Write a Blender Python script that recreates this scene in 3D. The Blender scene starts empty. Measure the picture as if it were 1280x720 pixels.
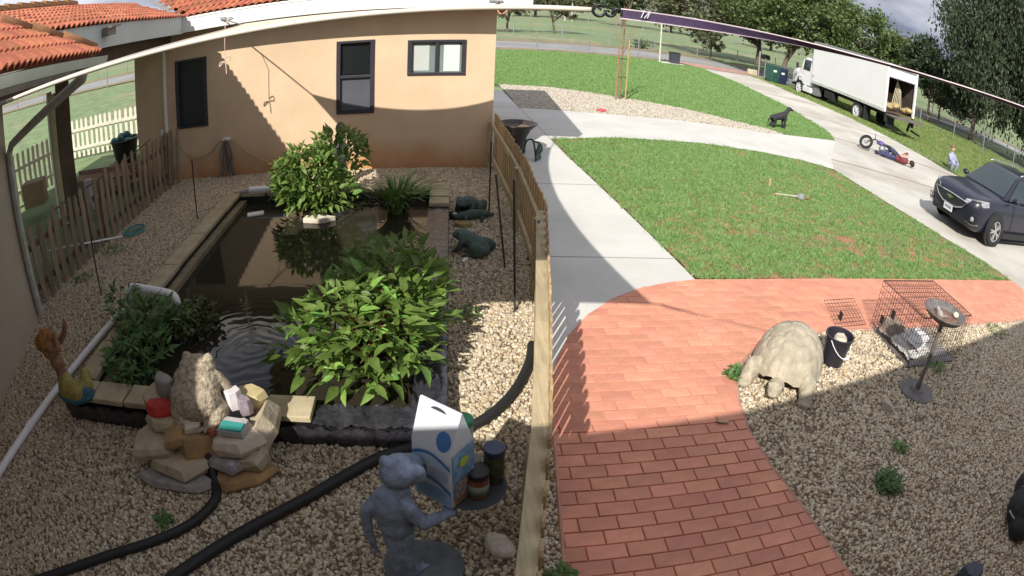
import bpy, math, random
import numpy as np
from mathutils import Vector, Matrix, Euler
random.seed(7)
SC = bpy.context.scene
R_ = math.radians
# ------------------------------------------------------------------ camera (wide security-camera lens, barrel distortion)
CAM_H = 3.05
def cam_matrix(pitch, roll, yaw):
    cp, sp = math.cos(pitch), math.sin(pitch)
    base = Matrix(((1, 0, 0), (0, sp, cp), (0, -cp, sp)))          # rows: right, up, back
    cr, sr = math.cos(roll), math.sin(roll)
    rl = Matrix(((cr, sr, 0), (-sr, cr, 0), (0, 0, 1)))
    cy, sy = math.cos(yaw), math.sin(yaw)
    yw = Matrix(((cy, -sy, 0), (sy, cy, 0), (0, 0, 1)))
    return (rl @ base @ yw).transposed()
cd = bpy.data.cameras.new('camera')
cam = bpy.data.objects.new('camera', cd)
SC.collection.objects.link(cam); SC.camera = cam
cam.matrix_world = Matrix.Translation((0, 0, CAM_H)) @ cam_matrix(R_(27), R_(2.73), R_(6.22)).to_4x4()
cd.clip_start = 0.02; cd.clip_end = 3000
cd.sensor_width = 36; cd.sensor_fit = 'HORIZONTAL'
cd.type = 'PANO'
LF = 795 * 36 / 1280
cyc = cd
cyc.panorama_type = 'FISHEYE_LENS_POLYNOMIAL'
cyc.fisheye_fov = math.pi
cyc.fisheye_polynomial_k0 = 0
cyc.fisheye_polynomial_k1 = -1 / LF
cyc.fisheye_polynomial_k2 = 0
cyc.fisheye_polynomial_k3 = -0.176 / LF ** 3
cyc.fisheye_polynomial_k4 = 0
# ------------------------------------------------------------------ world, sun, exposure
SUN_AZ, SUN_EL = 26.0, 40.0          # direction the shadows fall (from +Y towards +X), elevation
CLOUD = (2.2, 9.7, 3.5)
W = bpy.data.worlds.new('World'); SC.world = W; W.use_nodes = True
wn, wl = W.node_tree.nodes, W.node_tree.links
wn.clear()
wo = wn.new('ShaderNodeOutputWorld'); bg = wn.new('ShaderNodeBackground')
sky = wn.new('ShaderNodeTexSky'); sky.sky_type = 'NISHITA'; sky.sun_disc = False
sky.sun_elevation = R_(SUN_EL); sky.sun_rotation = R_(180 + SUN_AZ)
sky.air_density = 1.0; sky.dust_density = 1.5
tc = wn.new('ShaderNodeTexCoord'); mp = wn.new('ShaderNodeMapping'); mp.inputs['Scale'].default_value = (1, 1, 2.6); mp.inputs['Location'].default_value = CLOUD
nz = wn.new('ShaderNodeTexNoise'); nz.inputs['Scale'].default_value = 2.2; nz.inputs['Detail'].default_value = 6; nz.inputs['Roughness'].default_value = .6
rp = wn.new('ShaderNodeValToRGB'); rp.color_ramp.elements[0].position = .18; rp.color_ramp.elements[1].position = .42
rp2 = wn.new('ShaderNodeValToRGB'); rp2.color_ramp.elements[0].color = (1.15, 1.3, 1.8, 1); rp2.color_ramp.elements[1].color = (6.2, 6.3, 6.6, 1)
rp2.color_ramp.elements[0].position = .3; rp2.color_ramp.elements[1].position = .75
nz2 = wn.new('ShaderNodeTexNoise'); nz2.inputs['Scale'].default_value = 3.5; nz2.inputs['Detail'].default_value = 5
mx = wn.new('ShaderNodeMixRGB')
wl.new(tc.outputs['Generated'], mp.inputs['Vector']); wl.new(mp.outputs[0], nz.inputs['Vector']); wl.new(mp.outputs[0], nz2.inputs['Vector'])
wl.new(nz.outputs['Fac'], rp.inputs[0]); wl.new(nz2.outputs['Fac'], rp2.inputs[0])
wl.new(rp.outputs[0], mx.inputs[0]); wl.new(sky.outputs[0], mx.inputs[1]); wl.new(rp2.outputs[0], mx.inputs[2])
wl.new(mx.outputs[0], bg.inputs['Color']); bg.inputs['Strength'].default_value = 0.15
wl.new(bg.outputs[0], wo.inputs[0])
sl = bpy.data.lights.new('sun', 'SUN'); sl.energy = 4.2; sl.angle = R_(0.6); sl.color = (1, .95, .86)
sun = bpy.data.objects.new('sun', sl); SC.collection.objects.link(sun)
a_, e_ = R_(SUN_AZ), R_(SUN_EL)
sd = Vector((math.sin(a_) * math.cos(e_), math.cos(a_) * math.cos(e_), -math.sin(e_)))
sun.rotation_euler = sd.to_track_quat('-Z', 'Y').to_euler(); sun.location = (-10, -20, 30)
SC.view_settings.view_transform = 'Standard'; SC.view_settings.look = 'None'
SC.view_settings.exposure = 0.5; SC.view_settings.gamma = 1; SC.view_settings.use_curve_mapping = False
# ------------------------------------------------------------------ materials
def mat(name, col, rough=.8, var=.2, scale=6, bump=0, bscale=None, metal=0, rand=0, col2=None, spec=.5, transm=0, sss=0, emit=None, detail=5, stretch=None, coat=0, island=0, trl=0):
    m = bpy.data.materials.new(name); m.use_nodes = True
    n, l = m.node_tree.nodes, m.node_tree.links
    b = n['Principled BSDF']
    b.inputs['Roughness'].default_value = rough; b.inputs['Metallic'].default_value = metal
    b.inputs['Specular IOR Level'].default_value = spec
    b.inputs['Coat Weight'].default_value = coat; b.inputs['Coat Roughness'].default_value = .05
    b.inputs['Transmission Weight'].default_value = transm
    tc = n.new('ShaderNodeTexCoord'); vec = tc.outputs['Object']
    if stretch:
        mp = n.new('ShaderNodeMapping'); mp.inputs['Scale'].default_value = stretch; l.new(vec, mp.inputs[0]); vec = mp.outputs[0]
    nz = n.new('ShaderNodeTexNoise'); nz.inputs['Scale'].default_value = scale; nz.inputs['Detail'].default_value = detail; nz.inputs['Roughness'].default_value = .6
    l.new(vec, nz.inputs['Vector'])
    rp = n.new('ShaderNodeValToRGB'); rp.color_ramp.elements[0].position = .3; rp.color_ramp.elements[1].position = .7
    c = tuple(col)
    lo = tuple(max(0, x * (1 - var)) for x in c); hi = tuple(min(1, x * (1 + var)) for x in (col2 or c)) if not col2 else tuple(col2)
    rp.color_ramp.elements[0].color = (*lo, 1); rp.color_ramp.elements[1].color = (*hi, 1)
    l.new(nz.outputs['Fac'], rp.inputs[0]); out = rp.outputs[0]
    if rand or island:
        hs = n.new('ShaderNodeHueSaturation')
        if island:
            src = n.new('ShaderNodeNewGeometry').outputs['Random Per Island']; r = island
        else:
            src = n.new('ShaderNodeObjectInfo').outputs['Random']; r = rand
        mr = n.new('ShaderNodeMapRange'); mr.inputs[3].default_value = 1 - r; mr.inputs[4].default_value = 1 + r
        l.new(src, mr.inputs[0]); l.new(mr.outputs[0], hs.inputs['Value'])
        mr2 = n.new('ShaderNodeMapRange'); mr2.inputs[3].default_value = .5 - r * .04; mr2.inputs[4].default_value = .5 + r * .04
        mm = n.new('ShaderNodeMath'); mm.operation = 'FRACT'; m7 = n.new('ShaderNodeMath'); m7.operation = 'MULTIPLY'; m7.inputs[1].default_value = 7.31
        l.new(src, m7.inputs[0]); l.new(m7.outputs[0], mm.inputs[0]); l.new(mm.outputs[0], mr2.inputs[0]); l.new(mr2.outputs[0], hs.inputs['Hue'])
        l.new(out, hs.inputs['Color']); out = hs.outputs[0]
    l.new(out, b.inputs['Base Color'])
    if bump:
        nb = n.new('ShaderNodeTexNoise'); nb.inputs['Scale'].default_value = bscale or scale * 4; nb.inputs['Detail'].default_value = 6
        l.new(vec, nb.inputs['Vector'])
        bp = n.new('ShaderNodeBump'); bp.inputs['Strength'].default_value = bump; bp.inputs['Distance'].default_value = .02
        l.new(nb.outputs['Fac'], bp.inputs['Height']); l.new(bp.outputs[0], b.inputs['Normal'])
    if trl:
        tb = n.new('ShaderNodeBsdfTranslucent'); ms = n.new('ShaderNodeMixShader'); ms.inputs[0].default_value = trl
        l.new(out, tb.inputs['Color']); l.new(b.outputs[0], ms.inputs[1]); l.new(tb.outputs[0], ms.inputs[2])
        l.new(ms.outputs[0], n['Material Output'].inputs['Surface'])
    if emit:
        b.inputs['Emission Color'].default_value = (*emit[0], 1); b.inputs['Emission Strength'].default_value = emit[1]
    return m
def ramp_mat(name, cols, rough=.75, bump=.3, bscale=60, src='object'):
    """colour picked per instance / per island from a list"""
    m = bpy.data.materials.new(name); m.use_nodes = True
    n, l = m.node_tree.nodes, m.node_tree.links; b = n['Principled BSDF']; b.inputs['Roughness'].default_value = rough
    r = n.new('ShaderNodeObjectInfo').outputs['Random'] if src == 'object' else n.new('ShaderNodeNewGeometry').outputs['Random Per Island']
    rp = n.new('ShaderNodeValToRGB'); rp.color_ramp.interpolation = 'LINEAR'
    for i, c in enumerate(cols):
        if i < 2: e = rp.color_ramp.elements[i]; e.position = i / (len(cols) - 1)
        else: e = rp.color_ramp.elements.new(i / (len(cols) - 1))
        e.color = (*c, 1)
    for i, c in enumerate(cols): rp.color_ramp.elements[i].color = (*c, 1); 
    l.new(r, rp.inputs[0])
    tc = n.new('ShaderNodeTexCoord'); nz = n.new('ShaderNodeTexNoise'); nz.inputs['Scale'].default_value = bscale
    l.new(tc.outputs['Object'], nz.inputs['Vector'])
    mm = n.new('ShaderNodeMixRGB'); mm.blend_type = 'MULTIPLY'; mm.inputs[0].default_value = .35
    l.new(rp.outputs[0], mm.inputs[1]); l.new(nz.outputs['Color'], mm.inputs[2]); l.new(rp.outputs[0], b.inputs['Base Color'])
    if bump:
        bp = n.new('ShaderNodeBump'); bp.inputs['Strength'].default_value = bump; bp.inputs['Distance'].default_value = .01
        l.new(nz.outputs['Fac'], bp.inputs['Height']); l.new(bp.outputs[0], b.inputs['Normal'])
    return m
def mat2(name, colA, colB, scale=.5, lo=.45, hi=.55, rough=.9, bump=.3, bscale=40, fine=.25, fscale=30):
    """two-tone ground: large patches of colB in colA plus fine grain"""
    m = bpy.data.materials.new(name); m.use_nodes = True
    n, l = m.node_tree.nodes, m.node_tree.links; b = n['Principled BSDF']; b.inputs['Roughness'].default_value = rough; b.inputs['Specular IOR Level'].default_value = .3
    tc = n.new('ShaderNodeTexCoord'); v = tc.outputs['Object']
    nz = n.new('ShaderNodeTexNoise'); nz.inputs['Scale'].default_value = scale; nz.inputs['Detail'].default_value = 8; nz.inputs['Roughness'].default_value = .62; l.new(v, nz.inputs['Vector'])
    rp = n.new('ShaderNodeValToRGB'); rp.color_ramp.elements[0].position = lo; rp.color_ramp.elements[1].position = hi
    rp.color_ramp.elements[0].color = (*colA, 1); rp.color_ramp.elements[1].color = (*colB, 1); l.new(nz.outputs['Fac'], rp.inputs[0])
    nf = n.new('ShaderNodeTexNoise'); nf.inputs['Scale'].default_value = fscale; nf.inputs['Detail'].default_value = 5; l.new(v, nf.inputs['Vector'])
    mr = n.new('ShaderNodeMapRange'); mr.inputs[1].default_value = .3; mr.inputs[2].default_value = .7; mr.inputs[3].default_value = 1 - fine; mr.inputs[4].default_value = 1 + fine; l.new(nf.outputs['Fac'], mr.inputs[0])
    hs = n.new('ShaderNodeHueSaturation'); l.new(rp.outputs[0], hs.inputs['Color']); l.new(mr.outputs[0], hs.inputs['Value']); l.new(hs.outputs[0], b.inputs['Base Color'])
    if bump:
        nb = n.new('ShaderNodeTexNoise'); nb.inputs['Scale'].default_value = bscale; nb.inputs['Detail'].default_value = 6; l.new(v, nb.inputs['Vector'])
        bp = n.new('ShaderNodeBump'); bp.inputs['Strength'].default_value = bump; bp.inputs['Distance'].default_value = .03
        l.new(nb.outputs['Fac'], bp.inputs['Height']); l.new(bp.outputs[0], b.inputs['Normal'])
    return m
def world_var(m, scale, lo, hi):
    n, l = m.node_tree.nodes, m.node_tree.links; b = n['Principled BSDF']; src = b.inputs['Base Color'].links[0].from_socket
    g = n.new('ShaderNodeNewGeometry'); nz = n.new('ShaderNodeTexNoise'); nz.inputs['Scale'].default_value = scale; nz.inputs['Detail'].default_value = 7; nz.inputs['Roughness'].default_value = .65; l.new(g.outputs['Position'], nz.inputs['Vector'])
    mr = n.new('ShaderNodeMapRange'); mr.inputs[1].default_value = .3; mr.inputs[2].default_value = .7; mr.inputs[3].default_value = lo; mr.inputs[4].default_value = hi; l.new(nz.outputs['Fac'], mr.inputs[0])
    hs = n.new('ShaderNodeHueSaturation'); l.new(src, hs.inputs['Color']); l.new(mr.outputs[0], hs.inputs['Value']); l.new(hs.outputs[0], b.inputs['Base Color']); return m
# ------------------------------------------------------------------ mesh helpers
LINK = SC.collection.objects.link
class MB:
    def __init__(s): s.v = []; s.f = []
    def add(s, vs, fs, M=None):
        o = len(s.v)
        s.v.extend([tuple(M @ Vector(p)) if M else tuple(p) for p in vs]); s.f.extend([tuple(i + o for i in q) for q in fs]); return s
    def box(s, c, d, rz=0, M=None, taper=1.0):
        x, y, z = d[0] / 2, d[1] / 2, d[2] / 2
        vs = [(-x, -y, -z), (x, -y, -z), (x, y, -z), (-x, y, -z), (-x * taper, -y * taper, z), (x * taper, -y * taper, z), (x * taper, y * taper, z), (-x * taper, y * taper, z)]
        T = Matrix.Translation(c) @ Matrix.Rotation(rz, 4, 'Z')
        return s.add(vs, [(3, 2, 1, 0), (4, 5, 6, 7), (0, 1, 5, 4), (1, 2, 6, 5), (2, 3, 7, 6), (3, 0, 4, 7)], (M @ T) if M else T)
    def beam(s, a, b, w, h, up=(0, 0, 1)):
        a, b = Vector(a), Vector(b); d = (b - a); L = d.length; d.normalize(); up = Vector(up)
        sd = d.cross(up); 
        if sd.length < 1e-4: sd = d.cross(Vector((1, 0, 0)))
        sd.normalize(); u = sd.cross(d)
        vs = []
        for p in (a, b):
            for i, j in ((-1, -1), (1, -1), (1, 1), (-1, 1)): vs.append(p + sd * (i * w / 2) + u * (j * h / 2))
        return s.add(vs, [(3, 2, 1, 0), (4, 5, 6, 7), (0, 1, 5, 4), (1, 2, 6, 5), (2, 3, 7, 6), (3, 0, 4, 7)])
    def tube(s, pts, r, n=8, caps=True, flat=1.0):
        pts = [Vector(p) for p in pts]; rs = r if isinstance(r, (list, tuple)) else [r] * len(pts); vs = []; fs = []; prev = None
        for i, p in enumerate(pts):
            d = (pts[min(i + 1, len(pts) - 1)] - pts[max(i - 1, 0)]).normalized()
            if prev is None: a = d.orthogonal().normalized()
            else:
                a = prev - d * prev.dot(d); a = a.normalized() if a.length > 1e-6 else d.orthogonal().normalized()
            prev = a; b = d.cross(a)
            for k in range(n):
                t = 2 * math.pi * k / n; vs.append(p + (a * math.cos(t) + b * math.sin(t) * flat) * rs[i])
        for i in range(len(pts) - 1):
            for k in range(n): fs.append((i * n + k, i * n + (k + 1) % n, (i + 1) * n + (k + 1) % n, (i + 1) * n + k))
        if caps: fs.append(tuple(range(n - 1, -1, -1))); fs.append(tuple(range((len(pts) - 1) * n, len(pts) * n)))
        return s.add(vs, fs)
    def lathe(s, prof, n=20, M=None, wob=None):
        vs = []; fs = []
        for i, (r, z) in enumerate(prof):
            for k in range(n):
                t = 2 * math.pi * k / n; q = r * (wob(t, i) if wob else 1); vs.append((q * math.cos(t), q * math.sin(t), z))
        for i in range(len(prof) - 1):
            for k in range(n): fs.append((i * n + k, i * n + (k + 1) % n, (i + 1) * n + (k + 1) % n, (i + 1) * n + k))
        if prof[0][0] > 1e-5: fs.append(tuple(range(n - 1, -1, -1)))
        if prof[-1][0] > 1e-5: fs.append(tuple(range((len(prof) - 1) * n, len(prof) * n)))
        return s.add(vs, fs, M)
    def ell(s, c, r, rot=(0, 0, 0), n=12, m=8):
        T = Matrix.Translation(c) @ Euler(rot).to_matrix().to_4x4() @ Matrix.Diagonal((*((r,) * 3 if isinstance(r, (int, float)) else r), 1))
        vs = [(0, 0, -1)]; fs = []
        for i in range(1, m):
            p = math.pi * i / m
            for k in range(n): t = 2 * math.pi * k / n; vs.append((math.sin(p) * math.cos(t), math.sin(p) * math.sin(t), -math.cos(p)))
        vs.append((0, 0, 1)); L = len(vs) - 1
        for k in range(n): fs.append((0, 1 + (k + 1) % n, 1 + k)); fs.append((L, L - n + k, L - n + (k + 1) % n))
        for i in range(m - 2):
            for k in range(n): a = 1 + i * n; fs.append((a + k, a + (k + 1) % n, a + n + (k + 1) % n, a + n + k))
        return s.add(vs, fs, T)
    def cap(s, a, b, ra, rb, n=10):
        """tapered capsule"""
        a, b = Vector(a), Vector(b); s.ell(a, ra, n=n, m=6); s.ell(b, rb, n=n, m=6); return s.tube([a, b], [ra, rb], n)
    def limb(s, pts, rs, n=10):
        for i in range(len(pts) - 1): s.cap(pts[i], pts[i + 1], rs[i], rs[i + 1], n)
        return s
    def prism(s, poly, z0, z1, M=None):
        n = len(poly); vs = [(x, y, z0) for x, y in poly] + [(x, y, z1) for x, y in poly]
        ar = sum(poly[i][0] * poly[(i + 1) % n][1] - poly[(i + 1) % n][0] * poly[i][1] for i in range(n))
        fs = [(i, (i + 1) % n, n + (i + 1) % n, n + i) for i in range(n)] + [tuple(range(n - 1, -1, -1)), tuple(range(n, 2 * n))]
        if ar < 0: fs = [tuple(reversed(q)) for q in fs]
        return s.add(vs, fs, M)
    def sheet(s, poly, z=0):
        n = len(poly); ar = sum(poly[i][0] * poly[(i + 1) % n][1] - poly[(i + 1) % n][0] * poly[i][1] for i in range(n))
        f = tuple(range(n)) if ar > 0 else tuple(range(n - 1, -1, -1))
        return s.add([(p[0], p[1], p[2] if len(p) > 2 else z) for p in poly], [f])
    def mesh(s, name, off=(0, 0, 0)):
        me = bpy.data.meshes.new(name); o = Vector(off)
        me.from_pydata([tuple(Vector(p) - o) for p in s.v] if o.length else s.v, [], s.f); me.validate(); me.update(); return me
    def build(s, name, m, parent=None, smooth=False, world=True, bevel=0, sub=0, off=None, auto=None, seg=2):
        if off is None: off = ROOT.get(parent.name, Vector((0, 0, 0))) if (parent is not None and world) else Vector((0, 0, 0))
        me = s.mesh(name, off); return finish(me, name, m, parent, smooth, bevel, sub, auto, seg, off)
ROOT = {}
def finish(me, name, m, parent=None, smooth=False, bevel=0, sub=0, auto=None, seg=2, off=None):
    o = bpy.data.objects.new(name, me); LINK(o)
    if m is not None: me.materials.append(m)
    if smooth: me.polygons.foreach_set('use_smooth', [True] * len(me.polygons))
    if bevel:
        b = o.modifiers.new('b', 'BEVEL'); b.width = bevel; b.segments = seg; b.limit_method = 'ANGLE'; b.angle_limit = R_(35)
    if sub:
        q = o.modifiers.new('s', 'SUBSURF'); q.levels = q.render_levels = sub
    if auto is not None:
        me.polygons.foreach_set('use_smooth', [True] * len(me.polygons)); me.set_sharp_from_angle(angle=R_(auto))
    if parent is not None: o.parent = parent; ROOT[o.name] = Vector(off) if off is not None else ROOT.get(parent.name, Vector((0, 0, 0)))
    return o
def tag(o, label, cat, group=None):
    o['label'] = label; o['category'] = cat
    if group: o['group'] = group
    return o
def thing(name, label, cat, loc=(0, 0, 0), rz=0, group=None):
    o = bpy.data.objects.new(name, None); LINK(o); o.location = loc; o.rotation_euler = (0, 0, rz); o.empty_display_size = .1
    ROOT[o.name] = Vector(loc) if rz == 0 else Vector((0, 0, 0))
    return tag(o, label, cat, group)
def kind(o, k): o['kind'] = k; return o
def inst(me, name, parent, M, root=None):
    """an object sharing mesh data; M in world coordinates, parent at root offset"""
    o = bpy.data.objects.new(name, me); LINK(o); o.parent = parent
    off = ROOT.get(parent.name, Vector((0, 0, 0))) if parent is not None else Vector((0, 0, 0))
    o.matrix_local = Matrix.Translation(-off) @ M
    return o
def organic(name, mb, m, parent, voxel=.02, it=4, world=True, disp=0, dscale=.1):
    off = ROOT.get(parent.name, Vector((0, 0, 0))) if (parent is not None and world) else Vector((0, 0, 0))
    me = mb.mesh(name + '_t', off); t = bpy.data.objects.new(name + '_t', me); LINK(t)
    r = t.modifiers.new('r', 'REMESH'); r.mode = 'VOXEL'; r.voxel_size = voxel; r.use_smooth_shade = True
    if it: q = t.modifiers.new('s', 'SMOOTH'); q.iterations = it; q.factor = .5
    if disp:
        tx = bpy.data.textures.new(name, 'CLOUDS'); tx.noise_scale = dscale
        d = t.modifiers.new('d', 'DISPLACE'); d.texture = tx; d.strength = disp; d.mid_level = .5
    dg = bpy.context.evaluated_depsgraph_get(); dg.update()
    nm = bpy.data.meshes.new_from_object(t.evaluated_get(dg)); nm.name = name
    bpy.data.objects.remove(t); bpy.data.meshes.remove(me)
    nm.polygons.foreach_set('use_smooth', [True] * len(nm.polygons))
    nm.materials.clear()
    return finish(nm, name, m, parent, off=off)
def rot(ax, deg): return Matrix.Rotation(R_(deg), 4, ax)
def TR(x, y, z): return Matrix.Translation((x, y, z))
def catmull(pts, k=6):
    P = [Vector(p) for p in pts]; out = []
    for i in range(len(P) - 1):
        a, b, c, d = P[max(i - 1, 0)], P[i], P[i + 1], P[min(i + 2, len(P) - 1)]
        for j in range(k):
            t = j / k; out.append(.5 * ((2 * b) + (c - a) * t + (2 * a - 5 * b + 4 * c - d) * t * t + (3 * b - a - 3 * c + d) * t ** 3))
    out.append(P[-1]); return out
def scatter(name, mesh_obj_poly, z, sources, density, smin, smax, seed, label, cat, tilt=math.pi, noise=None, parent=None):
    """'stuff': small pieces instanced over a polygon with geometry nodes"""
    mb = MB(); [mb.sheet(p, z) for p in mesh_obj_poly]
    me = mb.mesh(name); o = bpy.data.objects.new(name, me); LINK(o)
    col = bpy.data.collections.new(name + '_pieces')
    for s in sources: col.objects.link(s)
    g = bpy.data.node_groups.new(name, 'GeometryNodeTree')
    g.interface.new_socket('Geometry', in_out='INPUT', socket_type='NodeSocketGeometry'); g.interface.new_socket('Geometry', in_out='OUTPUT', socket_type='NodeSocketGeometry')
    N, L = g.nodes, g.links
    gi, go = N.new('NodeGroupInput'), N.new('NodeGroupOutput')
    d = N.new('GeometryNodeDistributePointsOnFaces'); d.distribute_method = 'RANDOM'; d.inputs['Density'].default_value = density; d.inputs['Seed'].default_value = seed
    L.new(gi.outputs[0], d.inputs['Mesh'])
    if noise:
        ns = N.new('ShaderNodeTexNoise'); ns.inputs['Scale'].default_value = noise[0]; ns.inputs['Detail'].default_value = 6
        ps = N.new('GeometryNodeInputPosition'); L.new(ps.outputs[0], ns.inputs['Vector'])
        mr = N.new('ShaderNodeMapRange'); mr.inputs[1].default_value = noise[1]; mr.inputs[2].default_value = noise[2]; mr.inputs[3].default_value = 0; mr.inputs[4].default_value = density
        fac = ns.outputs['Fac'] if 'Fac' in ns.outputs else ns.outputs[0]
        if len(noise) > 3:       # extra dirt towards one corner: (cx, cy, radius)
            dist = N.new('ShaderNodeVectorMath'); dist.operation = 'DISTANCE'; L.new(ps.outputs[0], dist.inputs[0]); dist.inputs[1].default_value = (noise[3], noise[4], z)
            m2 = N.new('ShaderNodeMapRange'); m2.inputs[1].default_value = 0; m2.inputs[2].default_value = noise[5]; m2.inputs[3].default_value = -noise[6]; m2.inputs[4].default_value = 0; L.new(dist.outputs['Value'], m2.inputs[0])
            ad = N.new('ShaderNodeMath'); ad.operation = 'ADD'; L.new(fac, ad.inputs[0]); L.new(m2.outputs[0], ad.inputs[1]); fac = ad.outputs[0]
        L.new(fac, mr.inputs[0]); L.new(mr.outputs[0], d.inputs['Density'])
    ci = N.new('GeometryNodeCollectionInfo'); ci.inputs[0].default_value = col; ci.inputs['Separate Children'].default_value = True; ci.inputs['Reset Children'].default_value = True
    ip = N.new('GeometryNodeInstanceOnPoints'); ip.inputs['Pick Instance'].default_value = True
    L.new(d.outputs['Points'], ip.inputs['Points']); L.new(ci.outputs[0], ip.inputs['Instance'])
    rv = N.new('FunctionNodeRandomValue'); rv.data_type = 'FLOAT_VECTOR'
    rv.inputs[0].default_value = (-tilt, -tilt, 0); rv.inputs[1].default_value = (tilt, tilt, 6.283); L.new(rv.outputs[0], ip.inputs['Rotation'])
    rs = N.new('FunctionNodeRandomValue'); rs.data_type = 'FLOAT'
    rs.inputs[2].default_value = smin; rs.inputs[3].default_value = smax; L.new(rs.outputs[1], ip.inputs['Scale'])
    L.new(ip.outputs[0], go.inputs[0])
    md = o.modifiers.new('scatter', 'NODES'); md.node_group = g
    o['kind'] = 'stuff'; o['label'] = label
    if parent is not None: o.parent = parent
    else: o['category'] = cat
    return o
def piece(mb, name, m, smooth=False):
    me = mb.mesh(name); me.materials.append(m)
    if smooth: me.polygons.foreach_set('use_smooth', [True] * len(me.polygons))
    return bpy.data.objects.new(name, me)
# ------------------------------------------------------------------ shared materials
M_STUCCO = mat('stucco', (.665, .485, .32), .9, .07, 1.2, bump=.35, bscale=90, col2=(.72, .535, .365))
world_var(M_STUCCO, .8, .93, 1.05)
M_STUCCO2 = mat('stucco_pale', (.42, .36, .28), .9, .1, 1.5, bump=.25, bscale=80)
M_WHITE = mat('white_paint', (.80, .80, .78), .6, .04, 3)
M_FASCIA = mat('fascia_paint', (.74, .74, .71), .7, .05, 2)
M_TILE = mat('clay_tile', (.42, .135, .07), .85, .25, 9, bump=.3, bscale=60, rand=.22)
M_TILEO = mat('clay_tile_mossy', (.27, .135, .06), .9, .3, 14, bump=.4, bscale=50, rand=.2)
M_DARKFRAME = mat('dark_frame', (.035, .033, .045), .45, .1, 5)
M_GLASS = mat('window_glass', (.015, .018, .02), .06, .2, 2, spec=.8)
M_GLASSB = mat('window_glass_grey', (.10, .105, .125), .25, .1, 2, spec=.6)
M_BLIND = mat('blind', (.50, .53, .50), .7, .05, 4)
M_WOOD = mat('cedar_picket', (.40, .285, .145), .85, .25, 5, bump=.5, bscale=40, rand=.2, stretch=(4, 4, .5))
M_WOODP = mat('treated_rail', (.44, .36, .22), .8, .25, 4, bump=.4, bscale=30, rand=.08, stretch=(6, .6, 6))
M_WOODG = mat('grey_picket', (.23, .175, .125), .9, .3, 6, bump=.5, bscale=40, rand=.25, stretch=(4, 4, .5))
M_WOODW = mat('white_picket', (.70, .66, .54), .8, .12, 6, rand=.08)
M_WOODD = mat('dark_timber', (.10, .07, .05), .8, .3, 5, bump=.3)
M_BLACK = mat('black_plastic', (.012, .012, .014), .45, .2, 8)
M_RUBBER = mat('black_rubber', (.014, .014, .015), .6, .2, 30, bump=.2, bscale=150)
M_STEEL = mat('galvanised', (.35, .36, .37), .5, .15, 10, metal=.6)
M_IRON = mat('dark_iron', (.02, .018, .017), .6, .3, 20)
M_PVC = mat('white_pvc', (.84, .84, .86), .4, .05, 4)
M_CONC = mat2('concrete', (.56, .55, .52), (.45, .44, .41), .7, .42, .74, .9, .15, 60, .05, 90)
M_CONCD = mat2('driveway_concrete', (.53, .51, .465), (.40, .375, .325), .45, .4, .62, .9, .2, 30, .08, 25)
M_ASPH = mat2('asphalt', (.29, .29, .29), (.21, .21, .21), .3, .4, .65, .9, .2, 60, .1, 40)
M_DIRT = mat('bare_dirt', (.17, .095, .05), .95, .3, 3, bump=.5, bscale=30)
M_GRASSB = mat2('lawn_soil', (.18, .16, .08), (.30, .165, .095), .9, .42, .56, .95, .5, 25, .3, 14)
M_FIELD = mat2('field_grass', (.165, .225, .11), (.27, .24, .15), .12, .48, .66, .95, .3, 4, .25, 1.6)
M_SOIL = mat('gravel_bed_soil', (.17, .125, .08), .95, .35, 40, bump=.6, bscale=120)
# ------------------------------------------------------------------ terrain
def hgt(x, y):
    t = min(1, max(0, (x - 17.2) / 3.5)); t = t * t * (3 - 2 * t)
    return -0.30 * t
def h2(x, y): return hgt(x, y)
mb = MB()
xs = [-900, -300, -120, -60, -30, -16, -8, 0, 6, 12, 15, 16.5, 17.2, 17.8, 18.4, 19, 19.6, 20.2, 20.7, 22, 26, 32, 40, 60, 120, 300, 900]
ys = [-300, -60, -20, -5, 0, 5, 10, 15, 20, 25, 30, 35, 42, 60, 90, 150, 300, 900]
for y in ys:
    for x in xs: mb.v.append((x, y, -.04 + hgt(x, y)))
nx = len(xs)
for j in range(len(ys) - 1):
    for i in range(nx - 1): mb.f.append((j * nx + i, j * nx + i + 1, (j + 1) * nx + i + 1, (j + 1) * nx + i))
ground = kind(mb.build('ground', M_FIELD, smooth=True), 'structure')
# hills beyond
mb = MB(); n = 60
M_HILL = mat('hill_scrub', (.12, .13, .10), .95, .3, .02, col2=(.17, .15, .12))
pr = []
for i in range(n + 1):
    a = R_(-75 + 150 * i / n); hh = 14 + 9 * math.sin(i * .55) + 6 * math.sin(i * 1.37 + 1) + 14 * math.exp(-((i - 44) / 7) ** 2)
    for d, z in ((520, -2), (600, hh * .55), (700, hh), (850, hh * .8)): pr.append((d * math.sin(a), d * math.cos(a), z))
mb.v = pr
for i in range(n):
    for k in range(3): mb.f.append((i * 4 + k, (i + 1) * 4 + k, (i + 1) * 4 + k + 1, i * 4 + k + 1))
kind(mb.build('hills', M_HILL, smooth=True), 'structure')
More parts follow.
